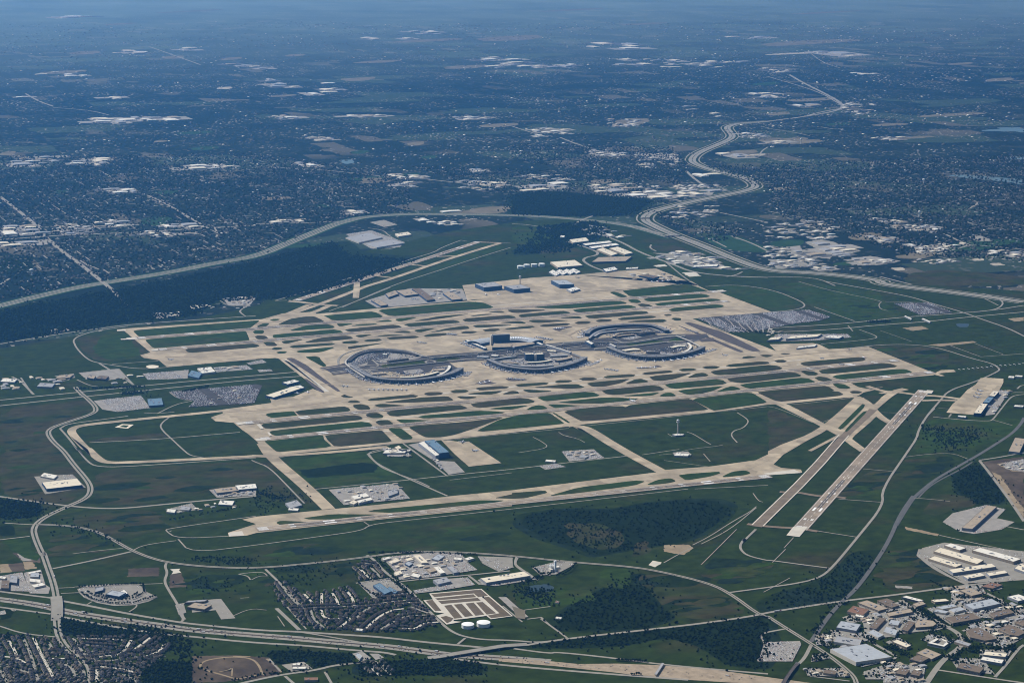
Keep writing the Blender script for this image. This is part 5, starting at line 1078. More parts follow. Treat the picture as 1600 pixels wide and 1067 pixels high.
def terraces(s, width, side, where, a=.06, b=.94, n=4, gap=15.):
    ln = even(smooth(gp(s), 3, False), 14.); L = len(ln); ln = ln[int(L*a):int(L*b)]
    for k in range(n):
        o = offset_line(ln, side*(width+10+k*gap)); strip('terminal_road', o, 9, ('road', 'asphalt', 'lot', 'road')[k % 4], 0)
    o = offset_line(ln, side*(width+11)); cx, cy = o[len(o)//2]; lo = [(x-cx, y-cy) for x, y in o]
    t = thing('elevated_road', 'raised approach road curving along '+where, 'road', (cx, cy, 0))
    sweep(offset_line(lo, 6), offset_line(lo, -6), 6.2, 7.4).build('deck', 'road', t)
    for sd in (-5.8, 5.8): sweep(offset_line(lo, sd+.2), offset_line(lo, sd-.2), 7.4, 8.5).build('side_wall', 'wall_pale', t)
    _p = MB(); _p.box(0, 0, 0, 1.6, 6, 6.2); pm = shared('pier', _p, 'wall_pale')
    for q in lo[::2]: link('pier', pm, t, (q[0], q[1], 0))
terraces('v285,290 340,325 450,392 560,418 700,431 850,433 1000,424 1180,394 1300,360 1385,312', 36, 1, 'the left loop terminal')
terraces('w370,352 450,390 540,422 700,446 860,456 1000,441 1150,412 1262,376 1350,328', 36, 1, 'the middle loop terminal')
terraces('x415,325 480,352 580,390 700,414 860,425 1000,418 1150,396 1285,362 1375,318', 36, 1, 'the right loop\'s near terminal')
terraces('x205,190 215,170 270,135 400,112 560,100 700,97 860,102 960,130 1030,165', 36, -1, 'the right loop\'s far terminal', .1, .95, 4, 18.)
terraces('v250,235 245,195 330,140 450,102 600,94 760,106 880,120 960,152', 0, -1, 'the left loop\'s car park rim', .05, .95, 6, 17.)
for s in ('v20,298 240,262 420,262 640,246 1000,205 1250,175 1520,146', 'v120,328 330,298 560,290 900,258 1150,233 1400,210', 'w0,300 400,250 800,210 1330,158', 'w0,335 350,315 700,258 1000,238 1300,200', 'x0,260 220,245 470,262 640,262 1000,205 1180,190', 'x300,318 520,302 640,298 1000,250 1250,232', 'w420,235 620,232 800,222 1100,190'):
    strip('parkway', s, 8, 'dark_asphalt', 2); strip('parkway', s, 5, 'pale_concrete', 2, 11.)
# blue-roofed straight terminal
line = [unp(q, 0) for q in px('w230,190 330,170 450,150 600,140 760,150 880,170')]
ctr = smooth(gp('w250,150 340,128 450,118 600,108 740,112 860,140', 22), 3, False)
cx = sum(p[0] for p in ctr)/len(ctr); cy = sum(p[1] for p in ctr)/len(ctr); g = gz(cx, cy)
t = thing('terminal', 'straight terminal with a curved blue roof and a row of white skylights', 'terminal', (cx, cy, g))
lc = [(x-cx, y-cy) for x, y in ctr]
sweep(offset_line(lc, 50), offset_line(lc, -50), -g, 14).build('wall', 'wall_blue', t)
prev = None; rm = MB()
prof = [(-53, 13.5), (-40, 19), (-20, 22.5), (0, 23.5), (20, 22.5), (40, 19), (53, 13.5)]
for (d0, z0), (d1, z1) in zip(prof, prof[1:]):
    a, b = offset_line(lc, d0), offset_line(lc, d1)
    for i in range(len(a)-1): rm.poly([(*a[i], z0), (*b[i], z1), (*b[i+1], z1), (*a[i+1], z0)])
rf = rm.build('roof', 'roof_blue', t)
seg = even(lc, 17.)
for q in range(9):
    i = int(len(seg)*.60)+q
    if i+1 < len(seg):
        a = offset_line(seg, -20)[i]; ang = math.atan2(seg[i][1]-seg[i-1][1], seg[i][0]-seg[i-1][0])
        s_ = MB(); s_.box(0, 0, -.2, 8, 44, 1.2, 0.); s_.build('skylight', 'plane_white', rf, loc=(a[0], a[1], 22.6)); rf.children[-1].rotation_euler = (0, 0, ang)
TD = []
for sgn, rngs in ((1, (.05, .95)),):
    o = offset_line(seg, 50)
    for i in range(1, len(seg)-1, 3):
        ang = math.atan2(seg[i+1][1]-seg[i-1][1], seg[i+1][0]-seg[i-1][0]); TD.append((o[i][0]+cx, o[i][1]+cy, ang+math.pi/2))
for s, lab in (('w160,152 345,232', 'white narrow pier reaching left from the blue-roofed terminal'), ('w925,200 860,170', 'white narrow pier at the right end of the blue-roofed terminal')):
    slab('pier', lab, 'pier', s, 22, 12, 'roof_white', 'wall_blue', docks=False, units=2)
slab('skybridge', 'long white covered bridge crossing the parkway towards the middle loop', 'bridge', 'w1190,275 945,200', 14, 14, 'roof_white', 'wall_grey', docks=False, units=0)
slab('skybridge', 'short white covered bridge inside the right loop', 'bridge', 'x515,310 455,280', 12, 12, 'roof_white', 'wall_grey', docks=False, units=0)
# curved garages inside the rings
def arc_garage(label, s, w, h, roof='roof_cream'):
    l = even(smooth(gp(s, h), 3, False), 14.); cx = sum(p[0] for p in l)/len(l); cy = sum(p[1] for p in l)/len(l); l = [(x-cx, y-cy) for x, y in l]; g = gz(cx, cy)
    t = thing('garage', label, 'garage', (cx, cy, g))
    sweep(offset_line(l, w/2), offset_line(l, -w/2), h-1.2, h).build('roof_deck', roof, t)
    for k in range(int(h/3.4)):
        sweep(offset_line(l, w/2-.6), offset_line(l, -w/2+.6), -g if k == 0 else k*3.4, k*3.4+1.2).build('parapet', 'wall_tan', t)
    sweep(offset_line(l, w/2-3), offset_line(l, -w/2+3), 0, h-1.2).build('deck_interior', 'glass', t)
arc_garage('pale curved garage roof inside the left loop', 'v770,372 900,368 1050,345 1150,312', 22, 11)
arc_garage('dark curved deck round the rear of the left loop', 'v275,215 340,158 450,122 600,112 760,122 870,138 940,160', 24, 9, 'asphalt')
arc_garage('thin curved roof along the right end inside the left loop', 'v1120,360 1200,325 1250,280 1240,255', 14, 9, 'roof_white')
arc_garage('long curved garage inside the middle loop\'s front', 'w500,340 580,368 720,388 860,390 1020,375', 20, 11, 'roof_grey')
arc_garage('curved garage under the twin hotel blocks', 'w760,350 900,345 1000,325', 22, 10)
arc_garage('long curved garage inside the right loop\'s front', 'x640,362 760,368 900,372 1060,362', 18, 10, 'roof_grey')
arc_garage('thin curved roof at the right end inside the right loop', 'x1110,362 1200,330 1235,290 1200,255', 14, 9, 'roof_white')
arc_garage('curved garage inside the right loop\'s far half', 'x300,190 350,155 480,140 640,130 760,125', 20, 11, 'roof_grey')
arc_garage('inner curved garage of the right loop\'s far half', 'x480,195 520,165 640,152 760,150', 16, 10, 'roof_tan')
for lab, s, w_, h_, rf_ in (("raised pale deck by the left loop's inner curve", 'v600,365 680,372 760,372', 26, 13, 'roof_tan'), ("square-ended deck in the left loop's right half", 'v1090,300 1150,298 1215,290', 40, 9, 'roof_tan'), ("short dark deck above the left loop's car park", 'v650,215 760,200 860,190', 22, 8, 'asphalt'), ("low deck left inside the left loop's front", 'v480,345 560,338 640,332', 18, 7, 'roof_tan'),
        ("left deck inside the middle loop", 'w520,345 600,352 690,358', 28, 14, 'roof_tan'), ("right deck inside the middle loop", 'w1040,330 1120,318 1180,300', 30, 12, 'roof_tan'), ("narrow upper deck right of the twin hotel blocks", 'w980,290 1080,285 1150,280', 18, 9, 'roof_grey'), ("narrow left deck below the dark old tower", 'w430,320 560,300 660,292', 16, 9, 'roof_grey'), ("right-tip deck of the middle loop", 'w1200,265 1260,290 1310,318', 16, 15, 'ring_roof'),
        ("left deck inside the right loop's near half", 'x580,330 660,318 740,318', 34, 8, 'roof_cream'), ("middle deck inside the right loop's near half", 'x800,345 870,342 930,348', 24, 12, 'asphalt'), ("right deck inside the right loop's near half", 'x1040,300 1110,282 1180,285', 30, 8, 'roof_cream'), ("deck at the far half's centre in the right loop", 'x520,190 600,178 700,172', 22, 12, 'roof_tan'), ("dark deck at the far half's right in the right loop", 'x720,170 800,150 900,150', 30, 14, 'asphalt'), ("outer deck by the right loop's far half", 'x250,210 300,160 400,128 520,116', 14, 13, 'roof_grey')):
    arc_garage(lab, s, w_, h_, rf_)
# elevated people-mover track on piers
def guideway(label, s, z=15.):
    l = even(smooth(gp(s, z), 3, False), 20.); cx, cy = l[0]; l = [(x-cx, y-cy) for x, y in l]
    t = thing('elevated_track', label, 'track', (cx, cy, 0))
    sweep(offset_line(l, 5), offset_line(l, -5), z-2.2, z).build('deck', 'wall_pale', t)
    for sd in (-4.8, 4.8): sweep(offset_line(l, sd+.2), offset_line(l, sd-.2), z, z+1.1).build('side_wall', 'wall_grey', t)
    _p = MB(); _p.box(0, 0, 0, 2.2, 2.2, z-2.2); pm = shared('pier', _p, 'wall_pale')
    for q in l[::2]: link('pier', pm, t, (q[0], q[1], 0))
guideway('elevated rail track looping round the left loop\'s car park', 'v1520,142 1250,160 1060,172 960,150 880,117 760,103 600,91 450,98 330,135 245,200 240,232 330,298 430,362')
guideway('elevated rail track over the parkway at the right loop\'s end', 'x1345,300 1210,226 1075,176')
guideway('elevated rail track from the blue-roofed terminal to the right loop', 'w1330,148 1150,165 950,185 800,190')
guideway('raised upper parkway lanes left of the middle loop', 'v640,236 1000,192 1250,163 1520,133', 9.)
guideway('raised lower parkway lanes left of the middle loop', 'v660,272 900,246 1150,220 1400,196', 9.)
guideway('raised parkway lanes before the blue-roofed terminal', 'w0,286 250,262 400,240 620,215 800,200 1000,180', 9.)
guideway('raised parkway lanes above the middle loop', 'w350,325 520,300 700,262 900,250', 9.)
guideway('raised parkway lanes entering the right loop', 'x0,252 220,235 440,246 600,256 800,228 1000,192 1180,184', 9.)
guideway('raised lower parkway lanes in the right loop', 'x300,310 500,298 640,286 1000,240', 9.)
# ------------------------------------------------------------------ towers, tanks, silos
def lathe(prof, n=16, mi=0):
    m = MB()
    for z, r in prof:
        for k in range(n): m.v.append((r*math.cos(2*math.pi*k/n), r*math.sin(2*math.pi*k/n), z))
    for i in range(len(prof)-1):
        for k in range(n): m.f.append((i*n+k, i*n+(k+1) % n, (i+1)*n+(k+1) % n, (i+1)*n+k)); m.m.append(mi)
    m.f.append(tuple((len(prof)-1)*n+k for k in range(n))); m.m.append(mi)
    return m
def control_tower(label, s, H, wall='wall_pale', k=1.):
    p = gp(s)[0]; t = thing('control_tower', label, 'control tower', (*p, gz(*p)))
    lathe([(-2, 4.3*k), (H*.72, 3.4*k), (H*.76, 3.4*k)], 12).build('shaft', wall, t)
    lathe([(H*.74, 3.6*k), (H*.79, 8.2*k), (H*.845, 8.2*k)], 12).build('gallery', 'plane_white', t)
    lathe([(H*.845, 6.2*k), (H*.905, 7.6*k)], 12).build('cab_glass', 'glass', t)
    rf = lathe([(H*.905, 8.0*k), (H*.925, 8.0*k), (H*.95, 4.5*k)], 12).build('cab_roof', 'plane_white', t)
    lathe([(H*.95, 3.2*k), (H*.985, 3.6*k), (H, .8)], 10).build('radar_dome', 'plane_white', rf)
    return p
control_tower('tall white control tower with a bulging cab, alone in the dark green field', 'z343,572', 80)
prism('tower_base', 'low white-roofed block round the foot of the tall white control tower', 'office', gp('z240,575 330,560 470,572 440,590 300,598', 7), 7, 'roof_white', 'wall_grey', band=[2.2], units=3)
control_tower('slim pale control tower among the far hangars', 'k50,1057', 62)
control_tower('dark old control tower on the parkway between the terminals', 'w632,262', 42, 'wall_blue', .8)
def water_tank(label, s, r, h):
    p = gp(s)[0]; t = thing('water_tank', label, 'tank', (*p, gz(*p)))
    lathe([(-1, r), (h, r)], 40).build('shell', 'tank_white', t)
    lathe([(h, r+.3), (h+.5, r+.3), (h+2.2, r*.5), (h+2.8, .5)], 40).build('roof', 'tank_white', t)
    st = MB()
    for i in range(14): a = .6+i*.05; st.box(math.cos(a)*(r+.6), math.sin(a)*(r+.6), i*h/14, 1.2, 1.2, .4)
    st.build('stair', 'metal', t)
water_tank('smaller white water tank beside the settling basins', 'r881,668', 24, 13)
water_tank('larger white water tank beside the settling basins', 'r1007,655', 26, 14)
for i, s in enumerate(('k52,958', 'k92,950', 'k138,947', 'k186,944')):
    water_tank('white fuel tank, %s from the left of four on the far side' % nth(i+1), s, 24, 20)
def water_tower(label, s, H, r):
    p = gp(s)[0]; t = thing('water_tower', label, 'water tower', (*p, 0))
    lathe([(0, r*.45), (H*.1, r*.28), (H*.62, r*.28)], 12).build('pedestal', 'tank_white', t)
    lathe([(H*.60, r*.28), (H*.7, r*.8), (H*.82, r), (H*.93, r*.75), (H, r*.1)], 16).build('bowl', 'tank_white', t)
water_tower('white water tower near the pale clearing at the right, farther one', 'l972,430', 52, 15)
water_tower('white water tower beside the thin pale clearing at the right, nearer one', 'l945,630', 46, 14)
water_tower('white water tower standing in the left suburb', 'i198,1000', 48, 16)
water_tower('small white water tower in the far left suburb', 'i684,182', 44, 15)
water_tower('white water tower near the far highway town', 'l206,178', 62, 12)
p = gp('g188,560')[0]; t = thing('concrete_plant', 'white concrete plant with one tall tower among silos', 'factory', (*p, gz(*p)))
for i, (dx, dy) in enumerate(((-14, -8), (-14, 2), (-14, 12), (-4, -8), (-4, 2))):
    s_ = lathe([(0, 4.2), (22, 4.2), (25, 1)], 12).build('silo', 'tank_white', t, loc=(dx, dy, 0))
m = MB(); m.box(8, 4, 0, 8, 8, 42); m.box(8, 4, 42, 10, 10, 4); m.build('tower', 'plane_white', t)
m = MB(); m.box(4, -14, 0, 24, 12, 12); m.build('mixing_hall', 'wall_pale', t)
m = MB(); m.box(-24, 24, 0, 16, 28, 8); m.build('store', 'roof_white', t)
# ------------------------------------------------------------------ bridges
def bridge(name, label, s, w, z, m='road', n_piers=3, ends=.18):
    l = even(smooth(gp(s, z*.6), 2, False), 10.); n = len(l); x0, y0 = l[0]; t = thing(name, label, 'bridge', (x0, y0, 0)); l = [(x-x0, y-y0) for x, y in l]
    zs = [z*min(1., min(i, n-1-i)/max(1., n*ends))+1.2 for i in range(n)]
    a, b = offset_line(l, w/2), offset_line(l, -w/2); d = MB(); rl = [MB(), MB()]; sk = MB()
    for i in range(n-1):
        d.poly([(*a[i], zs[i]), (*b[i], zs[i]), (*b[i+1], zs[i+1]), (*a[i+1], zs[i+1])])
        for q in (a, b): d.poly([(*q[i], zs[i]), (*q[i+1], zs[i+1]), (*q[i+1], zs[i+1]-1.6), (*q[i], zs[i]-1.6)])
        d.poly([(*a[i], zs[i]-1.6), (*b[i], zs[i]-1.6), (*b[i+1], zs[i+1]-1.6), (*a[i+1], zs[i+1]-1.6)])
        for k, q in enumerate((offset_line(l, w/2-.3), offset_line(l, -w/2+.3))): rl[k].poly([(*q[i], zs[i]), (*q[i+1], zs[i+1]), (*q[i+1], zs[i+1]+1.1), (*q[i], zs[i]+1.1)])
        if zs[i] < z: 
            for q in (a, b): sk.poly([(*q[i], -1), (*q[i+1], -1), (*q[i+1], zs[i+1]-1.6), (*q[i], zs[i]-1.6)])
    d.build('deck', m, t); rl[0].build('parapet', 'wall_pale', t); rl[1].build('parapet', 'wall_pale', t)
    if sk.v: sk.build('embankment', 'grass_green', t)
    for k in range(n_piers):
        i = int(n*(.3+.4*k/max(1, n_piers-1)))
        ang = math.atan2(l[min(n-1, i+1)][1]-l[i-1][1], l[min(n-1, i+1)][0]-l[i-1][0]); p_ = MB(); p_.box(0, 0, 0, 1.5, w*.8, zs[i]-1.6); o = p_.build('pier', 'wall_pale', t, loc=(l[i][0], l[i][1], 0)); o.rotation_euler = (0, 0, ang)
bridge('road_bridge', 'broad road bridge carrying the left arterial over the freeway', 'p450,360 455,400 459,440 460,480 459,520 456,560', 46, 7.)
bridge('road_bridge', 'long slanting road bridge over the freeway near the bottom middle', 'r560,908 700,898 780,888 900,868 1050,843 1250,812 1380,795', 34, 7.5, ends=.25)
bridge('railway_bridge', 'dark railway bridge crossing the freeway at the bottom right', 's345,900 320,935 270,1000 215,1090', 14, 7., 'dark_asphalt', ends=.2)
bridge('road_bridge', 'dark overpass crossing the great highway beyond the airfield', 'k950,760 1000,757 1070,752', 18, 8., 'asphalt', ends=.25)
bridge('road_bridge', 'dark overpass across the great highway\'s double bend', 'k795,645 840,645 885,642', 18, 8., 'asphalt', ends=.25)
p = gp('g652,1036')[0]; q = gp('g686,984')[0]; L = math.hypot(q[0]-p[0], q[1]-p[1]); t = thing('toll_gantry', 'white toll canopy spanning the wide freeway at the bottom', 'toll plaza', (*p, 0), math.atan2(q[1]-p[1], q[0]-p[0]))
m = MB(); m.box(L/2, 0, 7, L, 9, 1.2, bottom=True); m.build('canopy', 'roof_grey', t)
_b = MB(); _b.box(0, 0, 0, 2.2, 6, 2.8); bm_ = shared('booth', _b, 'wall_pale'); _c = MB(); _c.box(0, 0, 0, .8, .8, 7); cm_ = shared('post', _c, 'metal')
for i in range(9):
    x = L*(i+.5)/9; link('booth', bm_, t, (x, 0, 0)); link('post', cm_, t, (x, 4.2, 0)); link('post', cm_, t, (x, -4.2, 0))
# ------------------------------------------------------------------ airliners
def make_plane(fin, body='plane_white', L=38.0, span=34.0):
    R0 = 2.0
    t = thing('airliner', 'x', 'airliner', (0, 0, 0))
    f = MB(); n = 10; prof = [(0, .15, 3.5), (1.2, 1.0, 3.4), (3.5, 1.75, 3.3), (6, R0, 3.3), (L*.66, R0, 3.3), (L*.84, 1.3, 3.9), (L*.96, .5, 4.5), (L, .2, 4.7)]
    for y, r, z in prof:
        for k in range(n): f.v.append((r*math.cos(2*math.pi*k/n), L*.45-y, z+r*math.sin(2*math.pi*k/n)))
    for i in range(len(prof)-1):
        for k in range(n): f.f.append((i*n+k, (i+1)*n+k, (i+1)*n+(k+1) % n, i*n+(k+1) % n)); f.m.append(0)
    f.build('fuselage', body, t)
    def slabw(name, pts, th, m, par=None):
        w = MB(); n_ = len(pts)
        w.poly([(x, y, z+th/2) for x, y, z in pts]); w.poly([(x, y, z-th/2) for x, y, z in pts][::-1])
        for i in range(n_): a, b = pts[i], pts[(i+1) % n_]; w.poly([(a[0], a[1], a[2]-th/2), (b[0], b[1], b[2]-th/2), (b[0], b[1], b[2]+th/2), (a[0], a[1], a[2]+th/2)])
        return w.build(name, m, par or t)
    for s in (-1, 1):
        w = slabw('wing', [(s*1.5, 5.0, 2.4), (s*span/2, -4.2, 3.7), (s*span/2, -5.6, 3.7), (s*6, -2.6, 2.8), (s*1.5, -2.6, 2.4)], .5, 'plane_silver')
        e = MB(); b = 0
        for y, r in ((5.2, 1.0), (2.0, 1.15), (.6, .7)):
            for k in range(8): e.v.append((s*5.6+r*math.cos(k*math.pi/4), y, 1.5+r*math.sin(k*math.pi/4)))
        for i in range(2):
            for k in range(8): e.f.append((i*8+k, (i+1)*8+k, (i+1)*8+(k+1) % 8, i*8+(k+1) % 8)); e.m.append(0)
        e.build('engine', 'plane_silver', w)
        slabw('tailplane', [(s*.6, -L*.55+6.5, 4.6), (s*6.6, -L*.55+2.2, 5.0), (s*6.6, -L*.55+.8, 5.0), (s*.6, -L*.55+2.0, 4.6)], .35, 'plane_silver')
    m = MB(); y0 = -L*.55
    for x in (-.22, .22): m.poly([(x, y0+8.5, 5.0), (x, y0+2.0, 11.2), (x, y0, 11.2), (x, y0+1.8, 4.8)])
    m.poly([(-.22, y0+8.5, 5.0), (.22, y0+8.5, 5.0), (.22, y0+2, 11.2), (-.22, y0+2, 11.2)]); m.poly([(-.22, y0+2, 11.2), (.22, y0+2, 11.2), (.22, y0, 11.2), (-.22, y0, 11.2)]); m.poly([(-.22, y0, 11.2), (.22, y0, 11.2), (.22, y0+1.8, 4.8), (-.22, y0+1.8, 4.8)])
    m.build('tail_fin', fin, t)
    g_ = MB(); g_.cyl(0, L*.45-5, 0, .5, .5, 2.0, 6); g_.cyl(2.6, -1.5, 0, .6, .6, 2.2, 6); g_.cyl(-2.6, -1.5, 0, .6, .6, 2.2, 6); g_.build('landing_gear', 'metal', t)
    return t
PLANES = [make_plane('fin_blue'), make_plane('plane_silver', 'plane_silver'), make_plane('fin_red')]
COL = ['blue-finned airliner', 'silver airliner', 'red-finned airliner']
used = [False]*3
def place_plane(x, y, ang, k, label, group, sc_=1.):
    rz = ang-math.pi/2; z = gz(x, y)+.02
    if not used[k]:
        r = PLANES[k]; used[k] = True; r.location = (x, y, z); r.rotation_euler = (0, 0, rz); r['label'] = label; r['group'] = group; r.scale = (sc_,)*3; return r
    return copy_tree(PLANES[k], (x, y, z), rz, label, group, (sc_,)*3)
def at_gates(stands, where, d=9., p=.92, sc_=1.12):
    i = 0
    for x, y, na in stands:
        if random.random() > p: continue
        i += 1; k = random.choices((0, 1, 2), (.45, .4, .15))[0]
        place_plane(x+math.cos(na)*(d+17)+random.uniform(-2, 2), y+math.sin(na)*(d+17), na+math.pi, k, '%s at %s, %s from left' % (COL[k], where, nth(i)), 'airliners at %s' % where, sc_)
at_gates(TE, 'left half-ring terminal'); at_gates(TC, 'middle half-ring terminal'); at_gates(TA, "right loop's near terminal"); at_gates(TB, "right loop's far terminal"); at_gates(TD, 'blue-roofed terminal', sc_=1.25)
def row(s, n, where, ang_off=math.pi/2, sc_=1., jit=.1):
    a, b = gp(s); L = math.atan2(b[1]-a[1], b[0]-a[0])
    for i in range(n):
        f = (i+.5)/n; k = random.choices((0, 1, 2), (.5, .35, .15))[0]
        place_plane(a[0]+(b[0]-a[0])*f, a[1]+(b[1]-a[1])*f, L+ang_off+random.uniform(-jit, jit), k, '%s %s, %s from left' % (COL[k], where, nth(i+1)), 'airliners parked '+where, sc_)
row('v450,488 850,492', 9, 'in the open apron row below the left loop')
row('E1140,75 1200,78', 2, 'beside the left bridge taxiways')
row('w1430,350 1480,320', 2, 'at the right tip of the middle loop', 0.3)
row('w1350,385 1450,345', 4, 'along the right flank of the middle loop', -.9)
row('x1380,345 1470,315', 4, 'along the right flank of the right loop', -.9)
row('v1400,365 1450,315', 3, 'along the right flank of the left loop', -.9)
row('w120,165 260,215', 6, 'along the pier left of the blue-roofed terminal', -1.3)
row('w860,110 1000,135', 6, 'behind the right end of the blue-roofed terminal', 1.4, 1.25)
row('x130,205 200,195', 3, "at the left tip of the right loop's far half", 1.2)
row('w1010,28 1120,22', 5, 'on the small dark stand behind the blue-roofed terminal', 1.3)
row('C10,440 70,448', 3, 'on the far apron left of the blue-roofed terminal', 1.5)
row('B1190,455 1260,465', 2, 'on the apron behind the left loop', .6)
row('Z700,575 790,420', 3, 'before the three cargo hangars on the right-hand apron', -1.45, 1.1)
row('X1040,222 1130,195', 1, 'on the far edge of the great hangar\'s apron', 0.4, 1.3)
row('C280,115 350,112', 1, 'in front of the left dark-fronted hangar', 1.3, 1.3)
row('C390,118 450,112', 1, 'between the left and middle dark-fronted hangars', 1.5, 1.2)
row('C0,125 60,150', 1, 'at the left edge of the far hangar apron', 1.2)
row('k395,1015 430,1022', 1, 'behind the far hangars', 1.2)
row('k860,1046 990,1036', 4, 'on the right end of the far apron', 1.5, 1.1)
row('x690,495 900,490', 5, 'on the dark stand below the right loop', 1.4)
row('x400,505 530,525', 4, 'on the stand between the middle and right loops', 1.2)
row('w580,505 740,520', 4, 'on the dark stand below the middle loop', 1.3)
row('F780,160 900,140', 3, 'on the wedge stand between the left and middle loops', 1.2)
row('G560,365 600,360', 1, 'lined up on the taxiway above the control tower field', -1.2, 1.3)
row('H640,165 690,160', 1, 'taxiing on the long apron at the right', .1)
row('H990,160 1030,155', 1, 'taxiing at the end of the long right-hand apron', 1.4)
row('H810,220 850,216', 1, 'taking off along the inner near runway', 0.)
row('H880,90 910,85', 1, 'taxiing on the upper apron edge at the right', 0.)
row('B1430,390 1500,395', 2, 'on the grass-edged stand behind the left loop', 1.)
row('A555,493 590,492', 1, 'alone on the broad left apron', 0.)
row('x1540,370 1580,380', 1, 'on the apron right of the right loop', 1.)
row('f985,14 1012,14', 1, 'on the near edge of the square apron', 0.2)
row('E640,145 900,120', 3, 'beside the broad cream cargo hall', 1.3)
row('B1140,95 1200,100', 2, 'between cargo halls on the grey apron', 1.2)
row('X1180,305 1250,292', 1, 'at the right edge of the square apron', .2)
row('x1185,135 1290,160', 4, 'along the taxi strip right of the right loop', 1.6)
# ------------------------------------------------------------------ approach lights
def bar(loc, rz):
    t = thing('approach_light', 'x', 'approach light', loc, rz, 'approach lights beyond the right runway end')
    m = MB(); m.box(0, 0, 3.2, 2.4, 26, .9, bottom=True); m.build('light_bar', 'plane_white', t)
    m = MB(); m.box(0, -8, 0, .5, .5, 3.2); m.box(0, 8, 0, .5, .5, 3.2); m.build('mast', 'metal', t)
    return t
first = None
for i in range(15):
    f = i/14; x, y = unp((1200+1195/4+f*(1599-1195)/4, 440+553/4-f*(553-515)/4)); lab = 'white approach light bar in the grass, %s from the near right runway end' % nth(i+1)
    if first is None: first = bar((x, y, gz(x, y)), R(88)); first['label'] = lab
    else: copy_tree(first, (x, y, gz(x, y)), R(88), lab)
# ------------------------------------------------------------------ houses of the near estates
def make_house(w, d, h, rise, roof, wall):
    t = thing('house', 'x', 'house', (0, 0, 0))
    b = MB(); b.box(0, 0, -.5, w, d, h+.5); b.box(w*.32, -d*.5-1.5, -.5, w*.36, 5, h*.8+.5); b.build('wall', wall, t)
    r = MB(); r.gable(0, 0, 0, w, d, h, rise, 0, hip=.35, over=.6); r.gable(w*.32, -d*.5-1.2, 0, w*.36, 6, h*.8, rise*.6, 0, hip=.3, over=.4); r.build('roof', roof, t)
    g = MB(); g.box(w*.32, -d*.5-4.05, 0, 4.6, .15, 2.3); g.build('garage_door', 'roof_white', t)
    y_ = MB(); y_.poly([(w*.32-2.6, -d*.5-13, .12), (w*.32+2.6, -d*.5-13, .12), (w*.32+2.6, -d*.5-4, .12), (w*.32-2.6, -d*.5-4, .12)]); y_.build('driveway', 'road', t)
    c = MB(); c.box(-w*.28, d*.1, h, 1.1, 1.1, rise+.9); c.build('chimney', 'wall_tan', t)
    return t
for i, cl in enumerate(((.065, .062, .062), (.085, .072, .058), (.052, .053, .056), (.125, .108, .088))): mat('shingle_%s' % ['grey', 'brown', 'slate', 'light'][i], cl, var=.2, scale=.3)
HP = [make_house(15, 12, 5.8, 3.6, 'shingle_grey', 'wall_tan'), make_house(17, 11, 3.6, 3.4, 'shingle_brown', 'wall_tan'), make_house(14, 13, 6.2, 3.8, 'shingle_slate', 'wall_pale'), make_house(18, 12, 3.6, 3.2, 'shingle_light', 'wall_tan')]
HN = ['dark grey-roofed', 'brown-roofed', 'slate-roofed', 'light grey-roofed']
hused = [False]*4; HOUSES = []
STREETS = [('q710,262 800,385 885,462', 'the sloping main lane of the middle estate'), ('q800,472 1000,456 1300,450 1520,430', 'the cross street through the middle estate'), ('q1045,345 1045,445', 'the short close left of the middle estate'), ('q1130,345 1170,410 1180,440', 'the bent close of the middle estate'), ('q1240,320 1290,380 1310,450', 'the curved close of the middle estate'),
           ('q955,480 975,550 1060,622', 'the lower left lane of the middle estate'), ('q1040,478 1060,550 1200,548 1290,540 1190,622', 'the lower loop of the middle estate'), ('q1460,440 1380,500 1300,510', 'the right-hand lane of the middle estate'), ('q900,350 970,420', 'the upper left close of the middle estate'),
           ('r60,680 170,580 280,530 365,522', 'the first curved terrace street'), ('r180,690 300,620 390,580 540,575', 'the second curved terrace street'), ('r345,682 465,688 520,640 645,632', 'the lowest terrace street'), ('r-20,600 90,505 220,470 380,455', 'the upper terrace street'), ('r200,690 330,565', 'the short steep terrace street'), ('r300,480 520,470', 'the straight terrace street'), ('r160,420 420,400', 'the row facing the church parking'), ('r420,510 560,560', 'the terrace row beside the straight avenue'),
           ('r0,190 60,245 110,292', 'the left lane of the small upper estate'), ('r100,190 180,270', 'the right lane of the small upper estate'), ('r20,150 150,170', 'the top lane of the small upper estate'),
           ('p270,700 330,830 430,1020', 'the long straight lane left of the big bend'), ('p590,705 650,800 720,872', 'the first lane right of the big bend'), ('p720,872 860,845 980,840 1060,715', 'the angled lane right of the big bend'), ('p620,755 760,765 960,780', 'the inner lane right of the big bend'), ('p620,705 760,712 940,715 1020,725', 'the top row right of the big bend'), ('p670,890 820,890 960,880', 'the lower lane right of the big bend'),
           ('p180,690 250,830 310,1060', 'the second lane left of the big bend'), ('p390,740 420,780 380,800', 'the short close left of the big bend'), ('p420,870 520,870', 'the small cross lane left of the big bend'), ('p520,915 590,960 600,1010', 'the pale curved close left of the big bend'), ('p60,710 120,800 150,900', 'the third lane from the left edge'), ('p0,850 130,860 250,930', 'the cross lane at the left edge'), ('p0,960 60,1060', 'the lane at the bottom left corner'), ('p150,960 300,1000', 'the lower cross lane at the left'),
           ('p1080,800 1160,740 1240,680', 'the wooded lane under the freeway'), ('p1080,860 1200,850 1300,800 1330,740', 'the curved wooded lane at the right'), ('p800,935 960,950 1100,985', 'the lower wooded lane'), ('p780,960 780,1060', 'the lane beside the big bend\'s foot'), ('p1000,1000 1100,1060', 'the lowest wooded lane'),
           ('r100,1000 180,1060', 'the lane at the bottom beside the filling station'), ('r150,950 260,1050', 'the second lane at the bottom beside the filling station')]
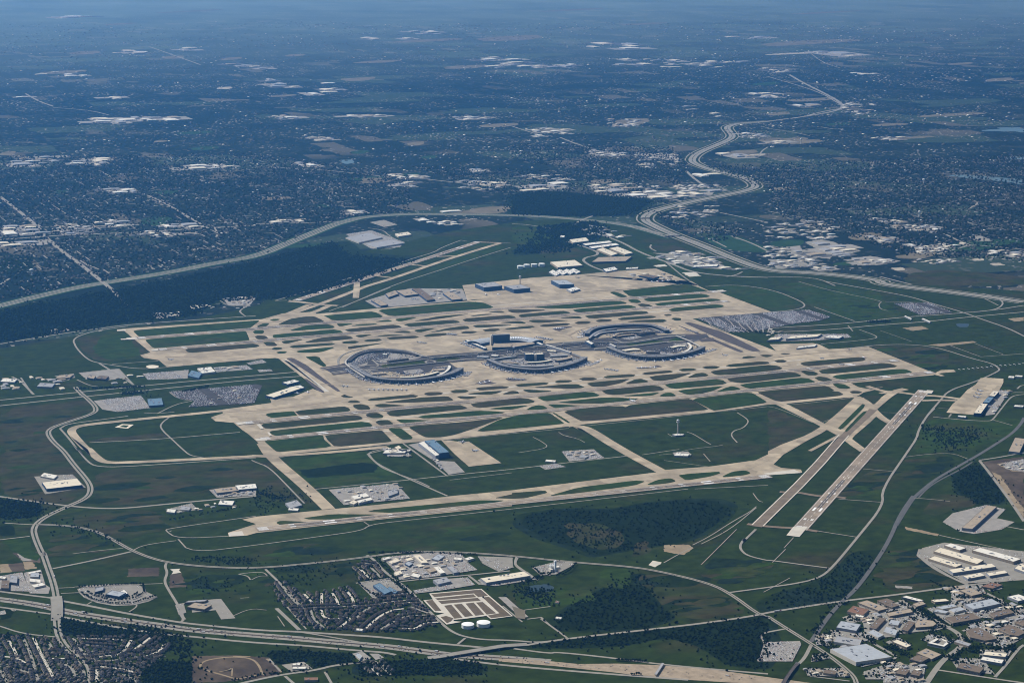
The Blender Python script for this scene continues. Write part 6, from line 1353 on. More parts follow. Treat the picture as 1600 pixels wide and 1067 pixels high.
for s, where in STREETS:
    ln = smooth(gp(s), 2, False); strip('street', ln, 10.5, 'pale_concrete' if len(where) % 2 else 'road', 0)
    e = even(ln, 17.5); k = 0
    for i in range(len(e)-1):
        a, b = e[i], e[i+1]; ang = math.atan2(b[1]-a[1], b[0]-a[0])
        for sd in (-1, 1):
            x, y = a[0]-math.sin(ang)*sd*19+random.uniform(-1, 1), a[1]+math.cos(ang)*sd*19+random.uniform(-1, 1)
            if any((x-h[0])**2+(y-h[1])**2 < 16.5**2 for h in HOUSES): continue
            if random.random() < .07: continue
            k += 1; HOUSES.append((x, y, ang+(math.pi if sd < 0 else 0)+random.uniform(-.06, .06), where, k))
EST = ['q650,280 760,275 900,350 1000,335 1260,295 1330,400 1546,385 r130,430 420,400 520,500 650,640 520,700 0,705 q1180,638 920,630 790,500 700,400', 'p0,690 440,700 520,790 650,900 690,1067 0,1067', 'p500,700 1060,690 1240,690 1340,720 1380,780 1240,900 1130,1000 1130,1067 740,1067 720,930 640,860', 'r0,160 130,155 240,262 0,290']
GRID = set((int(h[0]//18), int(h[1]//18)) for h in HOUSES)
LNS = [(even(smooth(gp(s), 2, False), 20.), w) for s, w in STREETS]; SP = [(x, y, math.atan2(l[min(i+1, len(l)-1)][1]-l[max(i-1, 0)][1], l[min(i+1, len(l)-1)][0]-l[max(i-1, 0)][0]), w) for l, w in LNS for i, (x, y) in enumerate(l)]
SPA = np.array([(q[0], q[1]) for q in SP]); kk = {}
for s in EST:
    P4 = gp(s); xs = [p[0] for p in P4]; ys = [p[1] for p in P4]; HA = [h for h in HOUSES]; HX = np.array([(h[0], h[1]) for h in HA])
    for _ in range(1500):
        x, y = random.uniform(min(xs), max(xs)), random.uniform(min(ys), max(ys))
        if not inside((x, y), P4) or ((HX-(x, y))**2).sum(1).min() < 17.5**2: continue
        d2 = ((SPA-(x, y))**2).sum(1); q = int(d2.argmin())
        if d2[q] < 16.5**2 or any(inside((x, y), f) for f in FOOT): continue
        w = SP[q][3]; kk[w] = kk.get(w, 0)+1; HOUSES.append((x, y, SP[q][2]+random.uniform(-.1, .1), w, 60+kk[w])); HX = np.vstack([HX, (x, y)])
HOUSES.sort(key=lambda h: (h[0]-CAMX)**2+(h[1]-CAMY)**2)
rest = MB()
for n, (x, y, a, where, k) in enumerate(HOUSES):
    v = random.choices((0, 1, 2, 3), (.35, .25, .25, .15))[0]
    if n < 300:
        lab = '%s house, %s along %s' % (HN[v], nth(k), where) if k < 60 else '%s house, %s set behind %s' % (HN[v], nth(k-60), where); grp = 'houses on '+where
        if not hused[v]: hused[v] = True; r = HP[v]; r.location = (x, y, gz(x, y)); r.rotation_euler = (0, 0, a); r['label'] = lab; r['group'] = grp
        else: copy_tree(HP[v], (x, y, gz(x, y)), a, lab, grp)
    else:
        z = gz(x, y); rest.box(x, y, z-.5, 15, 12, 5.5, a, 0); rest.gable(x, y, z, 15, 12, 5.0, 3.4, a, 1+v % 2, .35, .6)
if rest.v: rest.build('estate_houses', ['wall_tan', 'shingle_grey', 'shingle_brown'], None, 'stuff')
# ------------------------------------------------------------------ distant sheds
CL = [('k760,450 1290,430 1300,470 800,470', 34, 26, 60, 'c', 'near the two pale bends of the great highway'), ('k760,480 1290,470 1270,515 800,530', 12, 90, 170, 'w', 'inside the great highway\'s big curve'), ('k450,215 700,240 690,270 500,245', 12, 50, 110, 'c', 'above the long dark wood'), ('k700,240 1050,235 1050,330 780,330', 44, 22, 55, 'c', 'in the small town left of the great highway'),
      ('k70,375 330,370 330,415 90,410', 12, 40, 100, 'c', 'above the dark wood'), ('k90,432 350,430 340,450 100,485', 5, 110, 200, 'w', 'just above the dark wood'), ('k480,440 700,430 760,465 560,490', 8, 90, 160, 'g', 'in the grey estate above the dark wood'), ('k870,850 1180,860 1430,960 1380,980 960,920', 26, 40, 95, 'c', 'between the far apron and the great highway'),
      ('k470,690 690,720 690,770 480,750', 16, 30, 70, 'c', 'where two highways meet'), ('k1000,560 1300,570 1260,640 960,640', 22, 25, 60, 'c', 'right of the great highway\'s lower bend'), ('l0,680 400,640 420,780 0,770', 34, 25, 70, 'c', 'in the town right of the great highway'), ('l230,790 580,850 560,890 300,880', 9, 90, 160, 'g', 'in the flat trading estate at the right'),
      ('l520,890 830,910 560,940', 9, 30, 80, 'c', 'at the lower edge of the right-hand town'), ('l640,640 1100,700 1080,740 840,720', 22, 30, 80, 'c', 'in the upper strip of the right-hand town'), ('l640,760 830,770 820,800 700,800', 9, 40, 90, 'g', 'in the middle of the right-hand town'), ('l880,810 1240,800 1150,850 950,870', 20, 30, 75, 'c', 'by the curving road at the right'),
      ('l850,900 1080,890 1190,915 950,940', 14, 25, 50, 'c', 'on the dark field\'s upper rim at the right'), ('l0,820 230,860 380,960 0,950', 34, 30, 80, 'c', 'beside the great highway at the right'), ('l1380,840 1599,860 1599,890 1400,880', 6, 40, 100, 'c', 'under the field at the right edge'), ('i0,700 260,690 280,740 0,760', 9, 80, 150, 'c', 'at the left edge shopping strip'),
      ('i0,800 280,795 270,815 0,825', 3, 150, 260, 'w', 'at the left edge below the shopping strip'), ('i280,690 560,680 580,740 300,750', 22, 25, 70, 'c', 'along the left cross road'), ('i580,660 800,660 780,710 590,700', 7, 60, 120, 'c', 'by the long low school left of centre'), ('i1020,690 1240,675 1240,700 1030,705', 6, 60, 130, 'c', 'on the left cross road near the green'), ('i850,720 1100,730 1300,740 1300,760 850,755', 8, 30, 80, 'c', 'under the left cross road'),
      ('i80,260 340,260 340,320 80,320', 9, 80, 180, 'c', 'in the far left suburb'), ('i400,295 700,265 700,320 420,315', 7, 80, 180, 'c', 'in the far left suburb\'s second cluster'), ('i1170,315 1440,320 1440,340 1180,335', 7, 80, 170, 'c', 'in the far left suburb\'s third cluster'), ('i690,465 840,465 840,485 690,485', 5, 70, 160, 'c', 'beside the green playing field'), ('i830,15 1110,15 1110,40 840,35', 7, 110, 240, 'c', 'in the hazy suburb at upper left'), ('i600,20 800,30 760,50 620,45', 5, 100, 220, 'w', 'next to the hazy white store at upper left'),
      ('n680,265 880,290 870,325 700,320', 9, 220, 420, 'w', 'in the great white depot near the horizon'), ('n900,290 1100,300 1100,320 910,320', 6, 180, 320, 'w', 'right of the great white depot'), ('n1170,205 1440,205 1380,235 1180,235', 5, 350, 650, 'w', 'in the farthest depot near the horizon'), ('n1280,280 1560,280 1600,325 1290,320', 10, 170, 320, 'w', 'in the hazy depot left of the far highway'), ('n340,145 590,155 560,165 340,160', 4, 250, 450, 'w', 'on the horizon left of centre'), ('n80,172 320,178 320,186 80,186', 4, 220, 420, 'w', 'on the hazy plain at top left of centre'),
      ('o0,290 350,290 350,320 0,320', 8, 180, 330, 'w', 'in the hazy depot beside the far highway'), ('o140,170 380,170 380,182 140,182', 3, 250, 450, 'w', 'on the hazy plain above the far highway'), ('o610,240 830,255 820,268 640,250', 3, 300, 600, 'w', 'on the pale clearing right of the far highway'), ('o750,485 900,480 880,545 760,530', 22, 40, 100, 'c', 'in the far highway town'), ('o290,440 450,440 450,460 300,455', 5, 100, 200, 'w', 'left of the far highway'), ('o780,345 920,340 920,350 780,350', 3, 150, 300, 'w', 'on the far right plain'), ('o380,320 500,330 500,345 390,335', 7, 60, 140, 'c', 'at the far highway\'s vanishing end'), ('o540,488 620,488 620,500 540,500', 3, 130, 220, 'c', 'under the far highway'),
      ('m250,78 400,78 400,90 250,90', 4, 300, 500, 'w', 'on the hazy horizon at far left'), ('m180,330 440,340 440,362 180,365', 7, 110, 260, 'c', 'in the hazy suburb at far left'), ('m840,220 950,220 940,235 850,238', 3, 200, 350, 'w', 'on the hazy plain left of centre'), ('m540,240 700,235 690,255 550,255', 5, 120, 240, 'c', 'in the pale hamlet on the hazy plain'), ('m1080,300 1240,310 1240,325 1080,310', 5, 120, 280, 'c', 'on the hazy plain near centre'), ('m1230,370 1420,385 1400,410 1240,410', 7, 100, 220, 'c', 'in the hazy cluster near centre'), ('m1450,380 1590,380 1590,440 1450,445', 6, 90, 220, 'w', 'right of the hazy cluster near centre'), ('m520,455 600,462 600,470 520,470', 2, 150, 260, 'w', 'alone on the dark blue plain at left'), ('m100,455 150,460 150,466 100,468', 1, 150, 250, 'w', 'alone at the far left edge'),
      ('j100,0 300,20 290,30 110,25', 7, 70, 160, 'c', 'in the blue plain above the highway curve'), ('j580,0 790,0 790,12 590,12', 8, 70, 160, 'c', 'in the blue plain at upper centre'), ('j1220,12 1480,10 1490,32 1230,32', 10, 70, 150, 'w', 'in the blue plain right of centre'), ('j260,295 360,310 350,325 270,315', 5, 50, 110, 'c', 'on the ridge road\'s left end'), ('j800,370 1060,380 1060,400 820,390', 10, 45, 110, 'c', 'on the ridge road'), ('j880,420 1000,425 980,450 880,445', 6, 40, 100, 'c', 'under the ridge road'), ('j1290,410 1599,430 1599,465 1290,470', 14, 40, 110, 'c', 'by the pale fan-shaped yard'),
      ('j1340,340 1450,340 1450,352 1340,355', 4, 50, 110, 'w', 'above the pale fan-shaped yard'), ('j120,660 320,655 320,672 120,675', 4, 80, 150, 'g', 'along the highway at the left'), ('j540,603 660,603 660,615 540,615', 3, 80, 140, 'w', 'above the highway curve'), ('j1020,650 1250,670 1240,690 1040,680', 8, 40, 90, 'c', 'between highway and runway end'), ('j1180,595 1280,595 1280,608 1180,608', 1, 160, 220, 'w', 'alone above the highway'), ('j350,135 460,140 460,160 350,160', 6, 60, 120, 'c', 'in the reddish clearing on the blue plain'), ('l640,135 900,140 900,155 660,152', 6, 60, 130, 'c', 'in the clearing at the upper right'), ('l0,165 130,170 130,180 0,178', 4, 60, 140, 'c', 'in the tan clearing right of the far highway'), ('o0,490 200,540 150,560 0,540', 5, 60, 140, 'c', 'under the hazy town on the right'),
      ('k1150,380 1250,365 1290,370 1200,385', 2, 120, 200, 'w', 'at the great highway\'s first turn'), ('k1320,240 1480,250 1500,260 1320,265', 5, 60, 140, 'c', 'in the bare clearing right of the great highway'), ('k1430,110 1599,120 1599,150 1450,145', 10, 40, 90, 'c', 'right of the great highway\'s hairpin'), ('k120,80 350,90 350,130 150,150', 14, 50, 110, 'c', 'in the hill town at upper centre'), ('k590,25 780,30 780,75 620,75', 16, 40, 90, 'c', 'in the blue plain above the long wood'),
      ('r200,130 480,95 700,95 900,150 800,180 560,260 330,280', 30, 14, 30, 's', 'in the workshop estate'), ('k700,1000 1000,990 1040,1040 800,1050', 16, 18, 50, 's', 'on the busy end of the far apron'), ('B1180,60 1480,0 1540,40 1400,100', 14, 18, 45, 's', 'on the grey cargo apron'), ('g220,20 370,10 400,40 270,55', 10, 14, 30, 's', 'in the gravel compound'), ('d0,300 110,320 100,340 0,340', 8, 18, 40, 's', 'by the right bridge taxiways'), ('a0,600 130,620 160,680 0,670', 8, 25, 60, 's', 'at the left edge beside the parkway'), ('a180,600 420,620 420,670 240,680', 9, 20, 50, 's', 'left of the parkway crossing'), ('a1390,105 1580,95 1560,145 1440,145', 12, 18, 45, 's', 'in the small estate at the airfield\'s far left rim'), ('a950,195 1130,195 1130,215 960,220', 6, 20, 45, 's', 'in the fenced yard on the wood\'s edge'),
      ('f340,190 600,168 640,165 695,228 410,255', 16, 14, 30, 's', 'in the compound by the near runway'), ('f575,0 690,8 700,40 600,42', 6, 14, 28, 's', 'inside the curved airport lane'), ('e955,190 1163,168 1163,212 985,222', 8, 14, 30, 's', 'beside the tan-roofed office above the near runway'), ('e755,280 880,262 1090,245 1090,275 800,295', 9, 12, 26, 's', 'among trees on the lane above the near runway'), ('Z1090,440 1260,440 1150,600 1000,800 950,780', 8, 14, 34, 's', 'behind the three cargo hangars'), ('A930,560 1190,540 1240,570 950,590', 7, 16, 36, 's', 'in the long car park left of the terminals'), ('E150,90 500,150 520,190 0,230', 6, 12, 24, 's', 'in the great dark car park left of the terminals'), ('a640,610 900,575 900,620 700,650', 6, 18, 40, 's', 'on the verge above the left parkway'), ('X620,220 700,290 830,400 900,520 760,380', 8, 10, 20, 's', 'along the great hangar\'s car park'), ('s835,442 1060,425 1130,470 1130,690 890,720 865,560', 12, 16, 36, 's', 'on the left side of the business park'), ('t560,290 1134,470 1134,555 720,540 540,430', 14, 16, 38, 's', 'in the upper right of the business park'), ('t660,570 1134,565 1134,700 980,790 780,740', 12, 16, 34, 's', 'in the lower right of the business park'), ('t0,900 330,930 330,1060 0,1060', 16, 16, 30, 's', 'in the bottom right estate'), ('s480,690 850,720 900,830 650,780', 10, 16, 34, 's', 'in the yards behind the huge store'), ('t480,300 620,290 780,340 600,380', 8, 16, 32, 's', 'beside the tan-roofed office'), ('t640,640 1130,540 1130,700 900,720', 10, 18, 36, 's', 'at the right of the business park'), ('s400,960 740,980 740,1020 420,1000', 8, 14, 26, 's', 'by the bottom right bend'), ('h1060,75 1163,55 1163,105 1090,95', 6, 16, 34, 's', 'on the earthworks at the right edge')]
SHEDS = []
for s, n, a, b, kind, where in CL:
    P4 = gp(s); xs = [p[0] for p in P4]; ys = [p[1] for p in P4]; got = []; tries = 0
    while len(got) < n and tries < n*60:
        tries += 1; x, y = random.uniform(min(xs), max(xs)), random.uniform(min(ys), max(ys))
        if not inside((x, y), P4): continue
        l = random.uniform(a, b)*(.72 if b > 240 else 1.); w = l*random.uniform(.35, .8)
        if random.random() < .78: l, w = w, l
        if any(abs(x-q[0]) < (l+q[2])*.55 and abs(y-q[1]) < (w+q[3])*.55 for q in got): continue
        if kind == 's' and any(inside((x+u*l*.6, y+v*w*.6), f) for f in FOOT for u in (-1, 0, 1) for v in (-1, 0, 1)): continue
        got.append((x, y, l, w))
    got.sort(key=lambda q: pxof(q[0], q[1])[0])
    for i, (x, y, l, w) in enumerate(got): SHEDS.append((l*w/((x-CAMX)**2+(y-CAMY)**2), x, y, l, w, kind, where, i+1))
SHEDS.sort(key=lambda q: -q[0])
yd = []
for _, x, y, l, w, kind, where, i in SHEDS:
    if kind == 's' or random.random() < .3: continue
    a, b = l*random.uniform(.7, 1.3), w*random.uniform(.8, 1.6); x += random.uniform(-.4, .4)*l; y += random.uniform(-.5, .5)*w
    yd.append([(x-a, y-b), (x+a, y-b), (x+a, y+b), (x-a, y+b)])
obj('paved_yard', [(x, y, .9+k*.0015) for k, p in enumerate(yd) for x, y in p], [tuple(range(4*i, 4*i+4)) for i in range(len(yd))], None, None, 'structure', ['lot', 'grey_road', 'far_road'], [i % 3 for i in range(len(yd))])
far = MB(); FM = ['wall_pale', 'roof_white', 'roof_cream', 'roof_grey', 'roof_tan']
for n, (_, x, y, l, w, kind, where, i) in enumerate(SHEDS):
    rf = {'w': random.choices(('roof_white', 'roof_cream', 'roof_grey'), (.25, .45, .3))[0], 'g': random.choices(('roof_grey', 'roof_tan', 'roof_cream'), (.5, .3, .2))[0], 's': random.choices(('roof_white', 'roof_cream', 'roof_grey', 'roof_tan'), (.12, .18, .35, .35))[0]}.get(kind) or random.choices(('roof_white', 'roof_cream', 'roof_grey', 'roof_tan'), (.3, .25, .3, .15))[0]
    h = min(14, max(4.5, 4+l*.06)); a = R(2)+random.uniform(-.05, .05); z = gz(x, y)
    if n < 300:
        t = thing('shed', '%s-roofed shed %s, %s from left' % (rf.split('_')[1], where, nth(i)), 'shed', (x, y, z), a, 'sheds '+where)
        m = MB(); m.box(0, 0, -z, l, w, h+z-.3); m.build('wall', 'wall_pale', t)
        m = MB(); m.gable(0, 0, h-.3, l, w, .3, min(3., w*.04), 0, over=.5); m.build('roof', rf, t)
    else: far.box(x, y, z-.3, l, w, h, a, 0); far.gable(x, y, z, l, w, h-.3, min(3., w*.04), a, FM.index(rf), 0, .5)
far.build('distant_sheds', FM, None, 'stuff')
# ------------------------------------------------------------------ suburbs too far away to count: houses, streets, trees
def scatter(polys, n, jitter=None):
    P_ = [gp(s) for s in polys]; A = np.array([abs(area2(p)) for p in P_]); out = []
    for p, k in zip(P_, (A/A.sum()*n).astype(int)):
        q = np.array(p); lo, hi = q.min(0), q.max(0); got = []
        while len(got) < k:
            c = rng.uniform(lo, hi, (int(k*1.5)+50, 2)); ins = np.zeros(len(c), bool)
            for i in range(len(q)):
                a, b = q[i], q[(i+1) % len(q)]
                if a[1] != b[1]: ins ^= ((a[1] > c[:, 1]) != (b[1] > c[:, 1])) & (c[:, 0] < (b[0]-a[0])*(c[:, 1]-a[1])/(b[1]-a[1])+a[0])
            got += list(c[ins])
        out += got[:k]
    return np.array(out)
def bulk(name, tv, tf, pos, scl, rot, m, zs=None, mats=None, mi=None, smooth_=False, jit=0.):
    """many copies of one small shape joined into one mesh"""
    tv = np.array(tv, float); N = len(pos); V = len(tv); c, s = np.cos(rot), np.sin(rot)
    v = tv[None]*scl[:, None, :]
    if jit: v = v*(1+rng.uniform(-jit, jit, (N, V, 3)))
    x = v[..., 0]*c[:, None]-v[..., 1]*s[:, None]+pos[:, 0:1]; y = v[..., 0]*s[:, None]+v[..., 1]*c[:, None]+pos[:, 1:2]; z = v[..., 2]+(0 if zs is None else zs[:, None])
    vv = np.stack([x, y, z], -1).reshape(-1, 3)
    ln = [len(f) for f in tf]; fl = np.concatenate([np.array(f) for f in tf]); F = (fl[None]+np.arange(N)[:, None]*V).reshape(-1)
    me = bpy.data.meshes.new(name); me.vertices.add(len(vv)); me.vertices.foreach_set('co', vv.reshape(-1).astype(np.float32))
    tot = np.tile(np.array(ln), N); st = np.concatenate([[0], np.cumsum(tot)[:-1]])
    me.loops.add(len(F)); me.loops.foreach_set('vertex_index', F.astype(np.int32)); me.polygons.add(len(tot)); me.polygons.foreach_set('loop_start', st.astype(np.int32)); 
    for k in (mats or [m]): me.materials.append(MATS[k])
    if mi is not None: me.polygons.foreach_set('material_index', np.repeat(mi, len(ln)).astype(np.int32) if len(mi) == N else np.tile(mi, N).astype(np.int32))
    me.update(calc_edges=True); o = bpy.data.objects.new(name, me); C.objects.link(o); o['kind'] = 'stuff'; return o
BOXV = [(-.5, -.5, 0), (.5, -.5, 0), (.5, .5, 0), (-.5, .5, 0), (-.5, -.5, 1), (.5, -.5, 1), (.5, .5, 1), (-.5, .5, 1)]; BOXF = [(4, 5, 6, 7), (0, 1, 5, 4), (1, 2, 6, 5), (2, 3, 7, 6), (3, 0, 4, 7)]
HIPV = [(-.5, -.5, 0), (.5, -.5, 0), (.5, .5, 0), (-.5, .5, 0), (-.5, -.5, .6), (.5, -.5, .6), (.5, .5, .6), (-.5, .5, .6), (-.25, 0, 1), (.25, 0, 1)]; HIPF = [(0, 1, 5, 4), (1, 2, 6, 5), (2, 3, 7, 6), (3, 0, 4, 7), (4, 5, 9, 8), (6, 7, 8, 9), (5, 6, 9), (7, 4, 8)]
def ico():
    t = (1+5**.5)/2; v = [(-1, t, 0), (1, t, 0), (-1, -t, 0), (1, -t, 0), (0, -1, t), (0, 1, t), (0, -1, -t), (0, 1, -t), (t, 0, -1), (t, 0, 1), (-t, 0, -1), (-t, 0, 1)]; s = math.sqrt(1+t*t)
    f = [(0, 11, 5), (0, 5, 1), (0, 1, 7), (0, 7, 10), (0, 10, 11), (1, 5, 9), (5, 11, 4), (11, 10, 2), (10, 7, 6), (7, 1, 8), (3, 9, 4), (3, 4, 2), (3, 2, 6), (3, 6, 8), (3, 8, 9), (4, 9, 5), (2, 4, 11), (6, 2, 10), (8, 6, 7), (9, 8, 1)]
    return [(a/s, b/s, c/s+.75) for a, b, c in v], f
ICV, ICF = ico()
SUB = ['@-40,245 @400,240 @640,275 @640,330 @540,340 @400,395 @180,435 @0,470 @-40,475', '@800,225 @1050,230 @1080,260 @1060,290 @800,250', '@1190,290 @1640,290 @1640,410 @1420,400 @1220,340', '@1100,260 @1640,240 @1640,300 @1180,290', '@640,260 @1000,270 @1010,310 @760,300', '@1020,330 @1180,360 @1120,380 @1040,350']
pos = scatter(SUB, 9000); N = len(pos)
pos[:, 1] = np.where(rng.random(N) < .75, np.round(pos[:, 1]/70)*70+np.where(rng.random(N) < .5, 18, -18), pos[:, 1])
sc3 = np.stack([rng.uniform(12, 22, N), rng.uniform(10, 15, N), rng.uniform(6, 9, N)], 1)
bulk('suburb_houses', HIPV, HIPF, pos, sc3, np.full(N, R(2))+rng.uniform(-.1, .1, N), None, None, ['shingle_light', 'roof_dark', 'roof_grey', 'roof_white'], rng.choice(4, N, p=[.46, .47, .05, .02]))
FARS = ['@-60,40 @1660,30 @1660,240 @1100,240 @640,270 @-60,250']
ctr_ = scatter(FARS, 260); pos = ctr_[rng.integers(0, len(ctr_), 6000)]+rng.normal(0, 1, (6000, 2))*np.array([420, 700]); N = len(pos)
sc3 = np.stack([rng.uniform(16, 46, N), rng.uniform(14, 30, N), rng.uniform(6, 10, N)], 1)
bulk('suburb_houses', HIPV, HIPF, pos, sc3, np.full(N, R(2)), None, None, ['shingle_light', 'roof_cream', 'roof_grey', 'roof_white'], rng.choice(4, N, p=[.80, .04, .13, .03]))
st = []; pp = scatter(SUB, 1100)
for x, y in pp:
    L_, W_ = random.uniform(50, 220), random.uniform(7, 13)
    if random.random() < .68: y = round(y/70)*70; st += [(x, y-W_/2), (x+L_, y-W_/2), (x+L_, y+W_/2), (x, y+W_/2)]
    else: st += [(x-W_/2, y), (x+W_/2, y), (x+W_/2, y+L_*.8), (x-W_/2, y+L_*.8)]
obj('suburb_streets', [(x, y, .02+.45) for x, y in st], [tuple(range(4*i, 4*i+4)) for i in range(len(st)//4)], 'road', kind='structure')
pos = scatter(SUB, 15000); N = len(pos); r = rng.uniform(5, 10, N)
bulk('suburb_trees', ICV, ICF, pos, np.stack([r*1.1, r*1.1, r*.8], 1), rng.uniform(0, 6, N), None, np.full(N, .2), ['foliage', 'foliage_light'], (rng.random(N) < .04).astype(int), jit=.2)
# ------------------------------------------------------------------ woods: one canopy of many crowns
WD = [('g60,300 250,275 450,280 600,250 900,232 990,270 950,330 860,390 760,430 600,450 480,470 380,490 250,440 150,410 40,350', 846, 3.78), ('g400,640 560,570 640,600 640,680 740,770 600,820 250,830 190,780 260,720', 651, 3.96), ('g80,905 300,905 500,900 700,860 850,900 980,990 1163,1000 1163,800 1100,770 900,800 600,835 260,865', 846, 4.05),
      ('s60,440 200,340 420,290 580,220 690,120 770,30 960,40 860,210 730,370 560,415 350,440 110,480', 320, 4.05), ('q900,810 1300,830 1280,900 1100,930 980,940 930,890 700,920 600,850 640,800', 315, 3.78), ('p490,540 900,615 1240,675 1080,710 620,680 500,660', 546, 3.78), ('p1150,880 1546,900 1546,1067 1150,1067', 546, 4.14), ('r0,960 420,930 780,930 1000,960 1000,1050 0,1060', 546, 4.14),
      ('u200,20 700,60 720,110 500,200 430,240 330,180 210,60', 378, 4.05), ('u440,420 640,320 780,470 880,640 620,650 480,540', 378, 4.05), ('e0,230 190,255 180,310 0,325', 504, 4.05), ('e200,330 320,345 560,420 560,440 330,380', 84, 3.6), ('a760,690 880,680 900,700 760,710', 126, 3.6),
      ('@-60,500 @0,486 @130,462 @280,435 @400,408 @520,378 @545,400 @640,405 @560,440 @470,462 @400,470 @340,470 @300,495 @190,505 @0,535 @-60,545', 12500, 6.2), ('k0,500 250,480 500,500 760,520 870,540 800,590 700,630 300,630 0,620', 6500, 7.0), ('@840,355 @930,345 @950,365 @880,395 @800,398 @830,375', 1400, 7.5), 
      ('r1240,330 1546,370 1546,500 1300,400', 252, 3.6), ('f0,330 120,240 200,220 60,170 -20,200', 126, 3.6), ('g500,440 580,420 600,470 530,500', 29, 3.6), ('g230,340 400,345 500,390 480,450 390,460 250,400', 71, 3.42), ('p1000,590 1300,640 1546,720 1546,900 1300,760', 378, 3.78), ('t0,880 60,860 120,900 0,930', 25, 3.6), ('t550,570 780,560 800,600 560,610', 46, 3.6), ('t820,770 1060,770 1060,830 830,800', 79, 4.5), ('t690,760 790,760 780,830 680,820', 67, 4.5),
      ('q40,40 500,60 560,130 300,120 0,90', 109, 3.42), ('q0,200 320,260 330,330 0,360', 67, 3.42), ('q640,150 1200,60 1250,200 900,290 760,260', 92, 3.6)]
P_, S_ = [], []
for s, n, r in WD:
    q = scatter([s], n); e_ = rng.random(len(q)) < .38; q[e_] += rng.normal(0, 60, (int(e_.sum()), 2)); P_.append(q); S_.append(rng.uniform(.65, 1.35, len(q))*r)
# garden trees round the estate houses and hedge lines along roads and lots
hx = np.array([(h[0], h[1]) for h in HOUSES]); q = np.repeat(hx, 3, 0)+rng.normal(0, 13, (len(hx)*3, 2)); P_.append(q); S_.append(rng.uniform(2.2, 4.2, len(q)))
def hedge(s, n, w, r):
    e = np.array(smooth(gp(s), 2, False)); d = np.r_[0, np.cumsum(np.hypot(*np.diff(e, axis=0).T))]; t_ = rng.uniform(0, d[-1], n)
    q = np.stack([np.interp(t_, d, e[:, 0]), np.interp(t_, d, e[:, 1])], 1)+rng.normal(0, w, (n, 2)); P_.append(q); S_.append(rng.uniform(.7, 1.3, n)*r)
for a in (('t140,420 300,520 500,630', 90, 8, 3.6), ('t160,390 330,490 520,600', 90, 8, 3.6), ('t640,680 690,740 640,800 540,880', 60, 8, 3.8), ('r80,70 560,70 960,90', 120, 5, 3.2), ('r150,110 300,280 330,330', 60, 6, 3.2), ('r350,330 540,540', 50, 8, 3.2), ('s440,690 560,540 640,430 740,430', 60, 10, 4.), ('s480,770 700,780 900,740', 50, 8, 3.6), ('s640,790 820,910 900,940', 50, 6, 3.4), ('t0,680 300,640 420,620', 60, 7, 3.4), ('t600,380 830,370 1000,450', 60, 8, 3.4),
          ('r1290,330 1546,230', 80, 10, 3.6), ('p-20,690 170,700', 60, 14, 3.8), ('a1150,690 1300,655', 60, 8, 4.), ('a480,670 900,655', 120, 10, 4.5), ('s840,600 900,680 960,760', 60, 10, 3.8), ('s900,500 1000,480 1134,500', 60, 10, 3.6), ('t440,860 560,850 620,920', 60, 10, 4.), ('t20,770 120,800 200,860', 60, 12, 3.6), ('t820,560 900,600 1134,700', 90, 16, 3.4), ('t240,440 420,560', 60, 12, 3.6), ('h800,640 1000,690 1163,760', 110, 16, 3.8), ('h640,760 700,820 860,880', 80, 14, 3.6), ('q330,1040 700,980 960,960', 60, 8, 3.2), ('e760,330 960,290 1080,270', 40, 9, 3.6), ('f0,200 60,215 120,235', 60, 16, 3.8), ('u430,700 560,720 520,860', 40, 10, 3.4), ('d640,255 760,250', 90, 12, 5.), ('c1400,300 1599,330', 60, 10, 4.)): hedge(*a)
for s in [q[0] for q in PARK]+['t0,420 500,560 640,680 440,900 0,900', 't300,280 1134,300 1134,720 640,640', 's440,690 1134,420 1134,900 640,800']:
    q = scatter([s], 60); P_.append(q); S_.append(rng.uniform(2.5, 4.6, len(q)))
pos = np.concatenate(P_); r = np.concatenate(S_); ok_ = np.ones(len(pos), bool)
for f in FOOT:
    f = np.array(f); ok_ &= ~((pos[:, 0] > f[:, 0].min()-1) & (pos[:, 0] < f[:, 0].max()+1) & (pos[:, 1] > f[:, 1].min()-1) & (pos[:, 1] < f[:, 1].max()+1))
pos, r = pos[ok_], r[ok_]; N = len(pos)
tree_z = np.array([gz(x, y) for x, y in pos])
bulk('woodland', ICV, ICF, pos, np.stack([r, r, r*.95], 1), rng.uniform(0, 6, N), None, tree_z, ['foliage', 'foliage_light'], (rng.random(N) < .15).astype(int), jit=.24)
# ------------------------------------------------------------------ single trees one can tell apart
def make_tree(hh, rr, leaf, sd):
    rg = random.Random(sd); t = thing('tree', 'x', 'tree', (0, 0, 0))
    m = MB(); m.cyl(0, 0, -.3, .42, .2, hh*.55, 6)
    for k in range(3): a = k*2.1+rg.random(); m.cyl(math.cos(a)*.9, math.sin(a)*.9, hh*.3, .18, .08, hh*.3, 5)
    m.build('trunk', 'trunk', t)
    c = MB()
    for k in range(9):
        a, e = rg.uniform(0, 6.28), rg.uniform(.1, 1.); q = rr*rg.uniform(.25, .62); s_ = rr*rg.uniform(.38, .6); b = len(c.v)
        for x, y, z in ICV: j = rg.uniform(.75, 1.2); c.v.append((math.cos(a)*q+x*s_*j, math.sin(a)*q+y*s_*j, hh*.35+e*hh*.42+(z-.75)*s_*j))
        for f in ICF: c.f.append(tuple(b+i for i in f)); c.m.append(0)
    c.build('crown', leaf, t)
    return t
TP = [make_tree(9, 4.6, 'foliage', 1), make_tree(11, 5.2, 'foliage', 2), make_tree(8, 4.4, 'foliage_light', 3)]; tused = [False]*3
